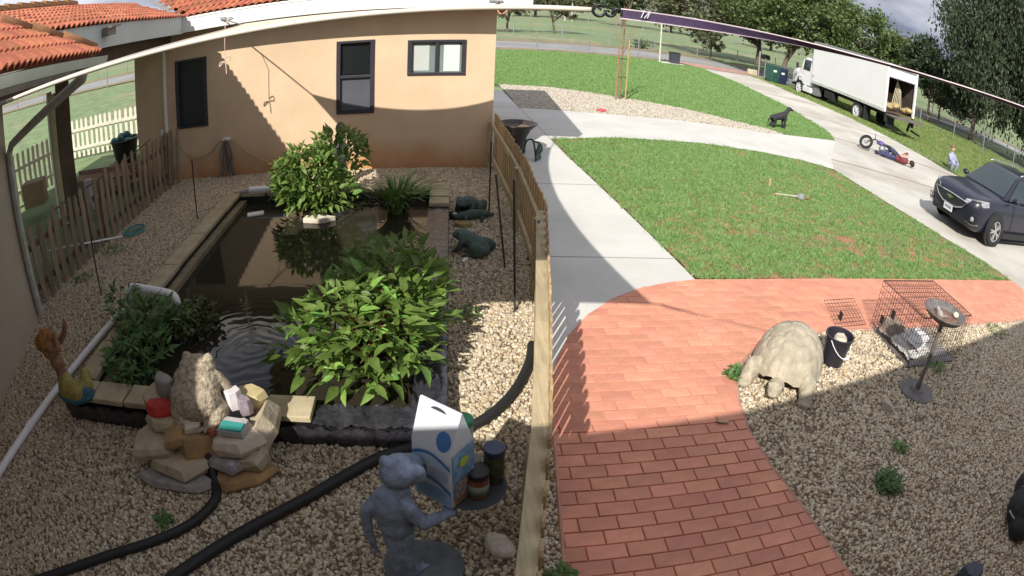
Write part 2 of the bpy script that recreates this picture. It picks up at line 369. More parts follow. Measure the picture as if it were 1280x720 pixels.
# road
def ribbon(path, w, z, zf=None):
    mb = MB(); P = [Vector((p[0], p[1], 0)) for p in path]
    for i, p in enumerate(P):
        d = (P[min(i + 1, len(P) - 1)] - P[max(i - 1, 0)]).normalized(); nrm = Vector((-d.y, d.x, 0))
        for s in (-1, 1):
            q = p + nrm * s * w / 2; mb.v.append((q.x, q.y, z + (zf(q.x, q.y) if zf else 0)))
        if i: mb.f.append((2 * i - 2, 2 * i - 1, 2 * i + 1, 2 * i))
    mb.f = [tuple(reversed(f)) for f in mb.f]; return mb
RP = catmull([(-110, 40, 0), (-60, 39, 0), (-25, 38.4, 0), (0, 38.6, 0), (12, 38.4, 0), (22, 38.2, 0), (32, 38, 0), (44, 36, 0), (58, 31, 0), (80, 20, 0)], 5)
kind(ribbon([(p.x, p.y) for p in RP], 5.6, .0, lambda x, y: hgt(x, y)).build('road', M_ASPH), 'structure')
M_BANK = mat2('verge_dirt', (.26, .20, .13), (.15, .16, .07), .8, .45, .65, .95, .5, 10, .25, 6)
kind(ribbon([(p.x, p.y + 3.9) for p in RP], 2.4, .012, lambda x, y: hgt(x, y)).build('road_verge', M_BANK), 'structure')
kind(ribbon([(p.x, p.y - 3.5) for p in RP if p.x < 13.5], 1.5, .012).build('road_verge', M_BANK), 'structure')
M_PINK = mat('pink_apron', (.42, .24, .20), .9, .15, 2)
kind(MB().sheet([(13.6, 33.3), (17.9, 33.1), (18.6, 35.5), (12.6, 35.6)], .022).build('driveway_apron', M_PINK), 'structure')
# main driveway + side slab
DRV = [(13.69, 33.4), (13.69, 28.15), (13.25, 22.23), (12.4, 17.4), (11.8, 16.1), (9.6, 13.2), (9.05, 12.2), (9.13, 10.22), (9.49, 8.12), (9.91, 6.92), (10.02, 6.16), (10.1, 3.5), (10.4, -2), (19, -2), (18, 11), (16.6, 15), (16.8, 16.1), (17.15, 21.75), (16.9, 27.3), (17.6, 33.2)]
driveway = kind(MB().sheet(DRV, .0).build('driveway', M_CONCD), 'structure')
mb = MB()
for pts in ([(13.6, 25.6), (16.8, 24.2)], [(13.0, 20.8), (17.0, 18.6)], [(12.1, 16.6), (16.6, 14.0)], [(9.7, 13.3), (17.0, 10.2)]):
    mb.add([(pts[0][0], pts[0][1], .004), (pts[1][0], pts[1][1], .004), (pts[1][0], pts[1][1] + .09, .004), (pts[0][0], pts[0][1] + .09, .004)], [(0, 1, 2, 3)])
M_STAIN = mat('rust_stain', (.30, .17, .11), .9, .35, 3)
mb.build('joint_stain', M_STAIN, driveway)
SLAB = [(2.05, 12.75), (3.6, 13.2), (5.77, 13.3), (7.23, 13.06), (8.3, 12.72), (9.05, 12.22), (9.62, 13.2), (11.8, 16.1), (8.8, 15.6), (6.11, 15.92), (4.06, 15.98), (1.75, 16.3)]
kind(MB().sheet(SLAB, .006).build('side_drive', M_CONC), 'structure')
# walkway
ARC = [(.86, 4.32), (.93, 4.57), (1.1, 4.97), (1.35, 5.34), (1.68, 5.67), (2.05, 5.91), (2.43, 6.04), (2.81, 6.12)]
WALK = [(.80, 4.25)] + ARC + [(2.6, 7.8), (2.2, 11.1), (2.04, 12.75), (1.74, 16.3), (1.5, 19.3), (.70, 19.3), (.70, 10.6), (.9, 8), (.92, 6)]
walk = kind(MB().sheet(WALK, .008).build('walkway', M_CONC), 'structure')
mb = MB()
for a, b in (((.92, 6.75), (2.72, 6.72)), ((.75, 16.6), (1.75, 16.3)), ((.85, 9.6), (2.38, 9.6)), ((2.19, 11.1), (1.74, 16.3))):
    A, B = Vector((*a, .0)), Vector((*b, .0)); d = (B - A).normalized(); nn = Vector((-d.y, d.x, 0)) * .008
    mb.add([A + nn + Vector((0, 0, .0105)), A - nn + Vector((0, 0, .0105)), B - nn + Vector((0, 0, .0105)), B + nn + Vector((0, 0, .0105))], [(0, 1, 2, 3)])
mb.build('joint', mat('joint_dark', (.25, .24, .22), .95, .2, 5), walk)  # dark joint lines as thin strips on the concrete
# ------------------------------------------------------------------ red brick path, every brick a piece
M_BRICK = world_var(mat('red_brick', (.585, .255, .17), .85, .12, 5, bump=.35, bscale=45, rand=.12), 1.3, .86, 1.12)
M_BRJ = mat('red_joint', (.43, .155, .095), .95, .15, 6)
PATH = [(.55, .6)] + [(.60, 1.6), (.66, 2.38), (.74, 3.3), (.80, 4.1)] + ARC + [(5.2, 6.17), (7.5, 6.17), (10.02, 6.17), (10.06, 4.80), (8.72, 4.80), (6.62, 4.80), (5.2, 4.83), (4.2, 4.88), (3.6, 4.86), (3.17, 4.74), (2.85, 4.55), (2.62, 4.33), (2.50, 4.1), (2.41, 3.84), (2.34, 3.4), (2.36, 2.99), (2.44, 2.49), (2.51, 1.97), (2.6, 1.4), (2.68, .6)]
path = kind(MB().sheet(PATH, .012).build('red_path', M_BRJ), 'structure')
def clip(poly, x0, x1, y0, y1):
    def cut(P, f, t):
        out = []
        for i in range(len(P)):
            a, b = P[i - 1], P[i]; fa, fb = f(a), f(b)
            if (fa >= 0) != (fb >= 0):
                k = fa / (fa - fb); out.append((a[0] + (b[0] - a[0]) * k, a[1] + (b[1] - a[1]) * k))
            if fb >= 0: out.append(b)
        return out
    for f in (lambda p: p[0] - x0, lambda p: x1 - p[0], lambda p: p[1] - y0, lambda p: y1 - p[1]):
        poly = cut(poly, f, 0)
        if len(poly) < 3: return []
    return poly
def area(P): return abs(sum(P[i - 1][0] * P[i][1] - P[i][0] * P[i - 1][1] for i in range(len(P)))) / 2
BL, BH, BT = .262, .127, .008
bm_ = MB(); bw, bd = (BL - .011) / 2, (BH - .011) / 2
bm_.add([(-bw, -bd, -.004), (bw, -bd, -.004), (bw, bd, -.004), (-bw, bd, -.004), (-bw, -bd, .004), (bw, -bd, .004), (bw, bd, .004), (-bw, bd, .004), (-bw + .006, -bd + .006, .0065), (bw - .006, -bd + .006, .0065), (bw - .006, bd - .006, .0065), (-bw + .006, bd - .006, .0065)],
        [(0, 1, 5, 4), (1, 2, 6, 5), (2, 3, 7, 6), (3, 0, 4, 7), (4, 5, 9, 8), (5, 6, 10, 9), (6, 7, 11, 10), (7, 4, 8, 11), (8, 9, 10, 11)])
BRICK = bm_.mesh('brick'); BRICK.materials.append(M_BRICK)
full, part_ = [], []
rng = random.Random(3)
row = 0; y = .62
while y < 6.2:
    x = .4 + (row % 2) * BL / 2 + rng.uniform(-.02, .02)
    while x < 10.1:
        P = clip(PATH, x + .0055, x + BL - .0055, y + .0055, y + BH - .0055); A = area(P) if P else 0
        if A > .0008:
            c = (x + BL / 2, y + BH / 2)
            if A > .96 * 4 * bw * bd: full.append((c, None))
            else: part_.append((c, P))
        x += BL
    y += BH; row += 1
allb = sorted([b for b in full + part_ if b[0][1] > 1.45], key=lambda b: b[0][0] ** 2 + b[0][1] ** 2)
rest = MB()
for i, (c, P) in enumerate(allb):
    dz = rng.uniform(-.0015, .0015)
    if i < 300:
        if P is None:
            o = inst(BRICK, 'brick', path, TR(c[0], c[1], .0165 + dz) @ rot('X', rng.uniform(-.4, .4)) @ rot('Y', rng.uniform(-.4, .4)))
        else: MB().prism(P, .0125, .0225 + dz).build('brick', M_BRICK, path)
    else: rest.prism(P if P else [(c[0] - bw, c[1] - bd), (c[0] + bw, c[1] - bd), (c[0] + bw, c[1] + bd), (c[0] - bw, c[1] + bd)], .0125, .0225 + dz)
kind(rest.build('brick', world_var(mat('red_brick_far', (.585, .255, .17), .85, .12, 5, bump=.35, bscale=45, island=.08), 1.3, .88, 1.12), path), 'stuff')
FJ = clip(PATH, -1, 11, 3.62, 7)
MB().sheet(FJ, .0203).build('sunlit_joint', world_var(mat('joint_sunlit', (.545, .225, .145), .9, .12, 6), 1.3, .86, 1.1), path)  # joints beyond the shade line: sun washout painted in as a paler colour
mb = MB()
E_ = [(10.06, 4.80), (8.72, 4.80), (6.62, 4.80), (5.2, 4.83), (4.2, 4.88), (3.6, 4.86), (3.17, 4.74), (2.85, 4.55), (2.62, 4.33), (2.50, 4.1), (2.41, 3.84), (2.34, 3.4), (2.36, 2.99), (2.44, 2.49), (2.51, 1.97), (2.6, 1.4), (2.68, .6)]
mb.tube([(p[0], p[1], .008) for p in E_], .02, 6); mb.tube([(p[0] - .01, p[1], .006) for p in PATH[:6]], .02, 6)
mb.build('edging', mat('edge_concrete', (.40, .22, .16), .9, .25, 8), path)
# ------------------------------------------------------------------ gravel
COLS = [(0.238, 0.19, 0.132), (0.426, 0.341, 0.227), (0.551, 0.455, 0.31), (0.363, 0.268, 0.175), (0.674, 0.581, 0.425), (0.478, 0.414, 0.321), (0.311, 0.247, 0.185), (0.614, 0.508, 0.341), (0.674, 0.651, 0.55), (0.447, 0.32, 0.206)]
M_PEB = ramp_mat('pebble', COLS, .75, .2, 80)
def pebble(seed, flat):
    r = random.Random(seed); mb = MB().ell((0, 0, 0), 1, n=6, m=4)
    mb.v = [(x * (1 + r.uniform(-.22, .22)) * 1.15, y * (1 + r.uniform(-.2, .2)) * .9, z * (1 + r.uniform(-.2, .2)) * flat) for x, y, z in mb.v]
    return mb
PEBS = [piece(pebble(i, .55 + .1 * i), 'pebble_piece', M_PEB, True) for i in range(5)]
POND = (-3.50, -.03, 3.42, 8.86)
COURT = [[(-5.62, .9), (.62, .9), (.76, 3.42), (-5.62, 3.42)], [(-5.62, 3.42), (-3.5, 3.42), (-3.5, 8.86), (-5.62, 8.86)], [(-.03, 3.42), (.76, 3.42), (.9, 6), (.9, 8.86), (-.03, 8.86)], [(-5.62, 8.86), (.9, 8.86), (.75, 10.48), (-5.62, 10.48)]]
RB = [(p[0] + (.02 if p[0] < 3 else 0), p[1] - .015) for p in E_]
RGRAV = [[(10.3, 4.78)] + RB + [(2.68, .4), (11, .4)]]
def bed(name, polys, z=-.004):
    mb = MB(); [mb.sheet(p, z) for p in polys]; return kind(mb.build(name, M_SOIL), 'structure')
gb1 = bed('gravel_bed', COURT); gb2 = bed('gravel_bed', RGRAV)
scatter('gravel', COURT, .0, PEBS, 3000, .006, .021, 1, 'tan pebbles covering the fenced yard round the pond', 'gravel')
scatter('gravel', RGRAV, .0, [o.copy() for o in PEBS], 2600, .006, .021, 2, 'tan pebbles in the bed beside the red path', 'gravel')
EDGEB = [[(.55, .9), (.60, 1.6), (.66, 2.38), (.74, 3.3), (.80, 4.1), (.86, 4.32), (.93, 4.7), (.93, 5.5), (.84, 5.5), (.70, 4.2), (.62, 3.2), (.5, .9)]]
FGRAV = [(1.75, 16.32), (4.06, 16.0), (6.11, 15.94), (8.8, 15.62), (9.5, 15.75), (9.27, 16.15), (8.31, 16.81), (6.9, 18.09), (5.2, 19.05), (3.25, 20.3), (1.5, 20.6)]
bed('gravel_bed', [FGRAV], -.006)
M_PEB2 = ramp_mat('pebble_pale', [(.20, .17, .13), (.38, .33, .26), (.50, .45, .37), (.30, .25, .19), (.60, .56, .49), (.42, .38, .32)], .8, .2, 80)
scatter('gravel', [FGRAV], .0, [piece(pebble(10 + i, .6), 'pebble_piece', M_PEB2, True) for i in range(4)], 1100, .014, .031, 3, 'pale pebbles in the curved bed beyond the side drive', 'gravel')
# ------------------------------------------------------------------ lawns
LAWN1 = [(2.85, 6.2), (10.0, 6.22), (9.88, 6.92), (9.45, 8.12), (9.09, 10.22), (8.98, 12.2), (8.27, 12.68), (7.2, 13.02), (5.77, 13.24), (3.6, 13.14), (2.1, 12.72), (2.24, 11.1), (2.64, 7.8)]
LAWN2 = [(1.5, 20.6), (3.25, 20.35), (5.2, 19.1), (6.9, 18.14), (8.31, 16.86), (9.3, 16.2), (9.55, 15.78), (11.75, 16.15), (12.4, 17.5), (13.2, 22.23), (13.64, 28.15), (13.64, 33.3), (12, 34.2), (-4, 34.2), (-4, 20.6)]
kind(MB().sheet(LAWN1, -.002).build('lawn_soil', M_GRASSB), 'structure'); kind(MB().sheet(LAWN2, -.002).build('lawn_soil', mat2('lawn_soil_far', (.12, .21, .055), (.20, .19, .09), .5, .52, .66, .95, .5, 20, .25, 10)), 'structure')
GCOL = [(0.119, 0.22, 0.062), (0.175, 0.315, 0.087), (0.144, 0.268, 0.073), (0.217, 0.351, 0.123), (0.155, 0.285, 0.077), (0.268, 0.339, 0.155)]
M_GR = ramp_mat('grass_blade', GCOL, .75, 0)
def tuft(seed, n, h, spread, w):
    r = random.Random(seed); mb = MB()
    for i in range(n):
        a = r.uniform(0, 6.28); d = spread * math.sqrt(r.random()); x, y = d * math.cos(a), d * math.sin(a); b = r.uniform(0, 6.28); hh = h * r.uniform(.5, 1.1); l = hh * r.uniform(.2, .9); q = r.uniform(0, 6.28)
        dx, dy = w * math.cos(b), w * math.sin(b)
        mb.add([(x - dx, y - dy, 0), (x + dx, y + dy, 0), (x + l * .4 * math.cos(q) + dx * .7, y + l * .4 * math.sin(q) + dy * .7, hh * .6), (x + l * math.cos(q), y + l * math.sin(q), hh)], [(0, 1, 2), (0, 2, 3)])
    return mb
TUF = [piece(tuft(i, 22, .045, .075, .0045), 'tuft_piece', M_GR) for i in range(4)]
scatter('grass', [LAWN1], 0, TUF, 420, .7, 1.35, 5, 'short green turf of the nearer lawn with bare patches', 'grass', tilt=.12, noise=(1.2, .43, .60, 9.6, 8.2, 6.0, .36))
TUF2 = [piece(tuft(20 + i, 22, .05, .12, .007), 'tuft_piece', M_GR) for i in range(4)]
scatter('grass', [LAWN2], 0, TUF2, 210, .7, 1.4, 6, 'short green turf of the far lawn by the road', 'grass', tilt=.12, noise=(.45, .36, .52))
VERGE = [(17.3, 14.5), (17.2, 21.7), (17.0, 27.3), (17.7, 33)]
M_GR2 = ramp_mat('verge_blade', [(.10, .19, .04), (.17, .25, .06), (.24, .26, .10), (.14, .22, .05)], .75, 0)
TUF3 = [piece(tuft(30 + i, 20, .09, .18, .012), 'tuft_piece', M_GR2) for i in range(3)]
VG = []
for xa, xb in ((17.0, 17.9), (17.9, 18.8), (18.8, 19.8), (19.8, 20.9), (20.9, 34)): VG.append([(xa, 12, hgt(xa, 12) - .03), (xb, 12, hgt(xb, 12) - .03), (xb, 34, hgt(xb, 34) - .03), (xa, 34, hgt(xa, 34) - .03)])
scatter('grass', VG, -.33, TUF3, 75, .6, 1.4, 7, 'rough grass along the wire fence beyond the truck', 'grass', tilt=.12, noise=(.35, .44, .56))
M_VERGE = mat2('verge_soil', (.20, .24, .10), (.30, .24, .16), .35, .42, .60, .95, .6, 14, .3, 5)
mb = MB(); [mb.sheet([(p[0], p[1], p[2] + .006) for p in q]) for q in VG]; kind(mb.build('verge', M_VERGE), 'structure')
M_GRIT = mat2('grey_grit', (.34, .34, .33), (.24, .27, .17), .8, .45, .6, .95, .6, 40, .3, 20)
P_ = [(17.1, 14.2), (17.0, 18.6), (18.2, 18.2), (19.2, 16.0), (19.0, 13.6)]; kind(MB().sheet([(x, y, hgt(x, y) + .004) for x, y in P_]).build('grit_patch', M_GRIT), 'structure')
# ------------------------------------------------------------------ the house
def add_stain(m, z1=.45):
    n, l = m.node_tree.nodes, m.node_tree.links; b = n['Principled BSDF']; src = b.inputs['Base Color'].links[0].from_socket
    tc = n.new('ShaderNodeTexCoord'); sp = n.new('ShaderNodeSeparateXYZ'); l.new(tc.outputs['Object'], sp.inputs[0])
    nz = n.new('ShaderNodeTexNoise'); nz.inputs['Scale'].default_value = 1.6; nz.inputs['Detail'].default_value = 7; l.new(tc.outputs['Object'], nz.inputs['Vector'])
    ad = n.new('ShaderNodeMath'); ad.operation = 'MULTIPLY_ADD'; l.new(nz.outputs['Fac'], ad.inputs[0]); ad.inputs[1].default_value = -.9; l.new(sp.outputs[2], ad.inputs[2])
    mr = n.new('ShaderNodeMapRange'); mr.inputs[1].default_value = -.45; mr.inputs[2].default_value = z1 - .35; mr.inputs[3].default_value = .8; mr.inputs[4].default_value = 0; l.new(ad.outputs[0], mr.inputs[0])
    mx = n.new('ShaderNodeMixRGB'); mx.inputs[2].default_value = (.50, .22, .075, 1); l.new(mr.outputs[0], mx.inputs[0]); l.new(src, mx.inputs[1]); l.new(mx.outputs[0], b.inputs['Base Color'])
add_stain(M_STUCCO)
house = thing('stucco_house', 'tan stucco house with white fascia and red clay tile roof', 'house', (-2.5, 10.5, 0))
def wall_holes(mb, x0, x1, z0, z1, holes, y0, y1):
    xs = sorted({x0, x1, *[h[0] for h in holes], *[h[1] for h in holes]}); zs = sorted({z0, z1, *[h[2] for h in holes], *[h[3] for h in holes]})
    for i in range(len(xs) - 1):
        j = 0
        while j < len(zs) - 1:
            cx = (xs[i] + xs[i + 1]) / 2
            hit = lambda k: any(h[0] < cx < h[1] and h[2] < (zs[k] + zs[k + 1]) / 2 < h[3] for h in holes)
            if hit(j): j += 1; continue
            k = j
            while k + 1 < len(zs) - 1 and not hit(k + 1): k += 1
            vs = [(xs[i], y0, zs[j]), (xs[i + 1], y0, zs[j]), (xs[i + 1], y0, zs[k + 1]), (xs[i], y0, zs[k + 1])]
            mb.add(vs, [(0, 1, 2, 3)]); j = k + 1
    for a, b, c, d in holes:   # reveals
        mb.add([(a, y0, c), (b, y0, c), (b, y0, d), (a, y0, d), (a, y1, c), (b, y1, c), (b, y1, d), (a, y1, d)], [(1, 0, 4, 5), (2, 1, 5, 6), (3, 2, 6, 7), (0, 3, 7, 4)])
H1, H2, H3 = (-5.24, -4.56, 1.0, 2.34), (-2.0, -1.36, 1.01, 2.33), (-.77, .18, 1.66, 2.29)
mb = MB(); wall_holes(mb, -6.25, .68, -.05, 3.0, [H1, H2, H3], 10.5, 10.62)
mb.add([(.68, 10.5, -.05), (.68, 16, -.05), (.68, 16, 3), (.68, 10.5, 3), (-6.25, 10.5, -.05), (-6.25, 16, -.05), (-6.25, 16, 3), (-6.25, 10.5, 3)], [(0, 1, 2, 3), (5, 4, 7, 6), (1, 5, 6, 2)])
wall = mb.build('wall', M_STUCCO, house)
def window(h, spec):
    x0, x1, z0, z1 = h; w = .045
    mb = MB()
    for c, d in ((((x0 + x1) / 2, 10.512, z0 + w / 2), (x1 - x0 + .03, .07, w)), (((x0 + x1) / 2, 10.512, z1 - w / 2), (x1 - x0 + .03, .07, w)), ((x0 + w / 2, 10.513, (z0 + z1) / 2), (w + .03, .064, z1 - z0 - .06)), ((x1 - w / 2, 10.513, (z0 + z1) / 2), (w + .03, .064, z1 - z0 - .06))): mb.box(c, d)
    if spec == 'two': mb.box(((x0 + x1) / 2, 10.516, 1.675), (x1 - x0 - .06, .055, .05))
    if spec == 'slide': mb.box(((x0 + x1) / 2, 10.516, (z0 + z1) / 2), (.055, .055, z1 - z0 - .06))
    f = mb.build('window', M_DARKFRAME, house, bevel=.004)
    if spec == 'dark': MB().box(((x0 + x1) / 2, 10.545, (z0 + z1) / 2), (x1 - x0 - .08, .01, z1 - z0 - .08)).build('pane', mat('dark_screen', (.018, .026, .028), .5, .15, 60), f)
    if spec == 'two':
        MB().box(((x0 + x1) / 2, 10.55, 2.0), (x1 - x0 - .08, .01, .58)).build('pane', M_GLASS, f)
        MB().box(((x0 + x1) / 2, 10.54, 1.36), (x1 - x0 - .08, .01, .60)).build('pane', M_GLASSB, f)
        mb = MB(); [mb.box((x0 + .09 + .045 * k, 10.58 + .012 * (k % 2), 2.0), (.04, .008, .56)) for k in range(11)]; mb.build('curtain', mat('dark_curtain', (.05, .05, .055), .9), f)
    if spec == 'slide':
        xm = (x0 + x1) / 2
        for a, b, t in ((x0 + .045, xm - .028, .555), (xm + .028, x1 - .045, .545)):
            MB().box(((a + b) / 2, 10 + t, (z0 + z1) / 2), (b - a, .006, z1 - z0 - .09)).build('pane', mat('clear_pane', (.20, .25, .24), .05, .1, 2, spec=.7), f)
        MB().box((x0 + .21, 10.548, 1.965), (.28, .003, .46)).build('blind', M_BLIND, f)
        MB().box((xm + .25, 10.536, 1.955), (.27, .003, .47)).build('blind', mat('lit_blind', (.62, .68, .66), .6, .04, 4), f)
window(H1, 'dark'); window(H2, 'two'); window(H3, 'slide')
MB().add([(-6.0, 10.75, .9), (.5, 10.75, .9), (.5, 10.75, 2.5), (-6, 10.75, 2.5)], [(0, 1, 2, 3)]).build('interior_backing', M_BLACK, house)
# fascias and soffit
EL = lambda y: Vector((-4.84 - .13 * (y - 10), y, 3.17 - .036 * (y - 10)))     # eave line of the left roof
MB().box((-1.82, 9.985, 3.03), (6.05, .03, .29)).build('fascia', M_FASCIA, house)
mb = MB(); a, b = EL(10) - Vector((0, 0, .145)), EL(3.3) - Vector((0, 0, .16)); mb.beam(a, b, .03, .31); mb.build('fascia', mat('fascia_shaded', (.46, .50, .50), .7, .06, 2), house)  # left fascia greyer than the others: its shade is put into the colour
mb = MB(); mb.beam(Vector((-5.35, 10.4, 2.74)), Vector((-4.45, 3.6, 2.92)), .1, .3); mb.build('header_beam', M_WOODD, house)
mb = MB(); mb.box((-1.82, 9.966, 3.155), (6.05, .012, .035)); mb.build('drip_edge', M_WHITE, house)
MB().box((1.19, 13.05, 3.03), (.03, 6.1, .29)).build('fascia', M_FASCIA, house)
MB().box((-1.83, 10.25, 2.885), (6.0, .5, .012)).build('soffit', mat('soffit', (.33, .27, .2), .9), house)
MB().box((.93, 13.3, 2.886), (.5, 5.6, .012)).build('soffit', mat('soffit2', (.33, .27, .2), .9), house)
pc = EL(10); pd = EL(3.3)
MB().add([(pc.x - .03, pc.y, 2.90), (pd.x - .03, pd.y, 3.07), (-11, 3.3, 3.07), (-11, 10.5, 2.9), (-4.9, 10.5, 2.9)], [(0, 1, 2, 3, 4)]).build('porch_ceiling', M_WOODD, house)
# roof planes
DR = .33   # rise per metre
def roof_pt(o, u, k): return o + u * k
mbr = MB()
UL = Vector((-1, -.13, 0)).normalized(); UL = Vector((UL.x, UL.y, DR))       # up-slope of the left roof
UW = Vector((0, 1, DR)); dz = Vector((0, 0, -.03))
a, b = EL(10) + dz, EL(3.3) + dz
mbr.add([a, b, b + UL * 2.35, EL(12.2) + Vector((-2.2, 0, .72)) + dz], [(0, 3, 2, 1)])
va = Vector((-4.84, 10, 3.14)); vb = Vector((1.2, 10, 3.14)); vc = Vector((1.2, 16.1, 3.14)); r0 = Vector((-7.2, 13.05, 4.14)); r1 = Vector((-1.85, 13.05, 4.14))
mbr.add([va, vb, r1, r0], [(0, 1, 2, 3)]); mbr.add([vb, vc, r1], [(0, 1, 2)]); mbr.add([vc, Vector((-7.2, 16.1, 3.14)), r0, r1], [(0, 1, 2, 3)])
roof = mbr.build('roof', M_TILE, house)
TWd, TL = .27, .40
def tile_mesh(w, L, humps):
    mb = MB(); n = 6 * humps; top = []
    prof = [(w * i / n, .052 * abs(math.sin(math.pi * humps * i / n)) ** .8) for i in range(n + 1)]
    vs = [(x, 0, z + .022) for x, z in prof] + [(x, L, z) for x, z in prof] + [(x, 0, z + .004) for x, z in prof]
    fs = [(i, i + 1, n + 2 + i, n + 1 + i) for i in range(n)] + [(2 * (n + 1) + i, 2 * (n + 1) + i + 1, i + 1, i) for i in range(n)]
    mb.add(vs, fs); me = mb.mesh('roof_tile'); me.materials.append(M_TILE); me.polygons.foreach_set('use_smooth', [True] * len(me.polygons)); me.set_sharp_from_angle(angle=R_(50)); return me
TILE = tile_mesh(TWd, TL, 2)
def frame(o, a, u):
    a = a.normalized(); u = (u - a * u.dot(a)).normalized(); n = a.cross(u)
    return Matrix(((a.x, u.x, n.x, o.x), (a.y, u.y, n.y, o.y), (a.z, u.z, n.z, o.z), (0, 0, 0, 1)))
rt = random.Random(5)
aL = (EL(3.3) - EL(10)); LL = aL.length; aL.normalize()
for r in range(7):
    k = -int(r * .32 / TWd)
    while k * TWd < LL - .2:
        o_ = EL(10) + aL * (k * TWd) + UL.normalized() * (r * .32 - .05) + Vector((0, 0, rt.uniform(-.004, .004)))
        Mx = frame(o_, -aL, UL); Mx = Mx @ Matrix.Translation((-TWd, 0, 0)); inst(TILE, 'roof_tile', roof, Mx); k += 1
for r in range(5):
    x = -4.84 - r * .32
    while x < -2.9:
        inst(TILE, 'roof_tile', roof, frame(Vector((x, 10 - .05, 3.165)) + UW.normalized() * r * .32, Vector((1, 0, 0)), UW)); x += TWd
# ridge of the left roof
mb = MB()
for k in range(16):
    p = EL(9.4 - k * .42) + UL.normalized() * 2.3; q = p + aL * .46
    mb.tube([p + Vector((0, 0, .03)), q + Vector((0, 0, .05))], [.10, .115], 8)
mb.build('ridge_cap', M_TILEO, roof)
# valley flashing, downspout, small wall fittings
mb = MB(); mb.beam((-4.86, 9.96, 3.2), (-6.4, 11.5, 3.75), .12, .01); mb.build('valley_flashing', M_STEEL, roof)
MB().tube([(-5.48, 10.44, 2.9), (-5.48, 10.44, .9), (-5.48, 10.44, .1)], .035, 8).build('downspout', M_WHITE, house)
MB().box((-5.62, 10.485, .98), (.07, .03, .12)).build('outlet_box', M_WHITE, house, bevel=.008)
# floodlight fixed to the left fascia (out on an arm)
fl = MB(); p = EL(6.5) + Vector((.1, 0, -.12)); fl.box(p, (.10, .2, .10), M=None); fl.tube([p, p + Vector((-.15, 0, 0))], .02, 6); fl.box(p + Vector((.03, .02, .06)), (.16, .24, .02)); fl.build('floodlight', mat('lamp_bronze', (.16, .15, .12), .5), house)
# the near part of the house, which carries the camera
ER = [(-8.5, 3.37), (-3.3, 3.37), (-.97, 3.39), (.57, 3.52), (2.3, 3.84), (6.35, 4.56), (9.5, 5.1)]
mb = MB()
n = len(ER)
for x, z in ER: mb.v += [(x, -.10, z), (x, -.10, z - .2), (x, -.9, z - .15), (x, -5.5, z + 1.2)]
for i in range(n - 1):
    a, b = i * 4, (i + 1) * 4
    mb.f += [(a + 1, b + 1, b, a), (a + 2, b + 2, b + 1, a + 1), (a, b, b + 3, a + 3)]
mb.build('roof', M_TILE, house)
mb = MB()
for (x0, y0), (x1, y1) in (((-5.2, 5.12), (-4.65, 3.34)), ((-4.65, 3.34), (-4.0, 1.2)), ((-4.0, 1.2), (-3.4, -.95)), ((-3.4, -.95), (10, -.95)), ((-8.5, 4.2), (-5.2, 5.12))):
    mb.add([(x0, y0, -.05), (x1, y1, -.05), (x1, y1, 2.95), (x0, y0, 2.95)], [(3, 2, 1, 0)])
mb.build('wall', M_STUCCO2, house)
# lower porch roof on the left
porch = thing('porch_roof', 'low porch roof of red barrel tiles with pale green gutter at left', 'roof', (-3.2, 4.6, 2.9))
E1, E0, HH = Vector((-3.2, 4.6, 2.97)), Vector((-2.6, 2.5, 3.09)), Vector((-3.76, 3.71, 3.47))
aP = (E0 - E1).normalized(); LP = (E0 - E1).length
uP = (HH - E1); uP = uP - aP * uP.dot(aP); upl = uP.length; uP.normalize()
mb = MB(); mb.add([E1 - Vector((0, 0, .02)), E0 - Vector((0, 0, .02)), E0 + uP * upl, HH], [(0, 3, 2, 1)]); mb.build('roof_deck', M_TILE, porch)
nP = aP.cross(uP)
for r in range(4):
    lim = (HH - E1).dot(aP) * (r * .25) / upl
    k = 0
    while k * .2 < LP:
        s0 = k * .2
        if s0 >= lim - .16:
            o_ = E1 + aP * (s0 + .2) + uP * (r * .25 - .06) + Vector((0, 0, .012))
            Mx = frame(o_, -aP, uP) @ Matrix.Diagonal((.74, .72, .8, 1)); inst(TILE, 'roof_tile', porch, Mx)
        k += 1
MB().add([E0 + Vector((0, 0, .02)), Vector((-3.12, .05, 3.12)), Vector((-8.5, -.1, 3.3)), Vector((-8.5, 3.6, 3.45)), HH], [(0, 4, 3, 2, 1)]).build('roof_deck', M_TILE, porch)  # unseen roof extension, added so its shadow covers the left yard
hd = (HH - E1); hl = hd.length; hd.normalize()
for k in range(3):
    p = E1 + hd * (.02 + k * .38) + Vector((.0, .02, .045))
    MB().tube([p, p + hd * .42 + Vector((0, 0, .015))], [.05, .062], 8).build('ridge_cap', M_TILEO, porch, smooth=True)
mb = MB()
gp = [(-.0, 0), (.075, .0), (.095, .075), (.075, .075), (.06, .015), (0, .015)]
oG = Vector((.86, .25, 0)).normalized()
A = E1 - aP * .12 + Vector((0, 0, -.115)); B = E0 + aP * .5 + Vector((0, 0, -.115))
vs = [A + oG * x + Vector((0, 0, z)) for x, z in gp] + [B + oG * x + Vector((0, 0, z)) for x, z in gp]
mb.add(vs, [(i, (i + 1) % 6, 6 + (i + 1) % 6, 6 + i) for i in range(6)] + [(5, 4, 3, 2, 1, 0), (6, 7, 8, 9, 10, 11)])
M_GUT = mat('gutter_green', (.36, .42, .38), .5, .06, 4)
mb.build('gutter', M_GUT, porch)
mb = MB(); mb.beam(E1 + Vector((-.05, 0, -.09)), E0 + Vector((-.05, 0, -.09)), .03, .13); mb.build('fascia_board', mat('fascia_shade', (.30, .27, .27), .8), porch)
dsp = E1 + aP * .42
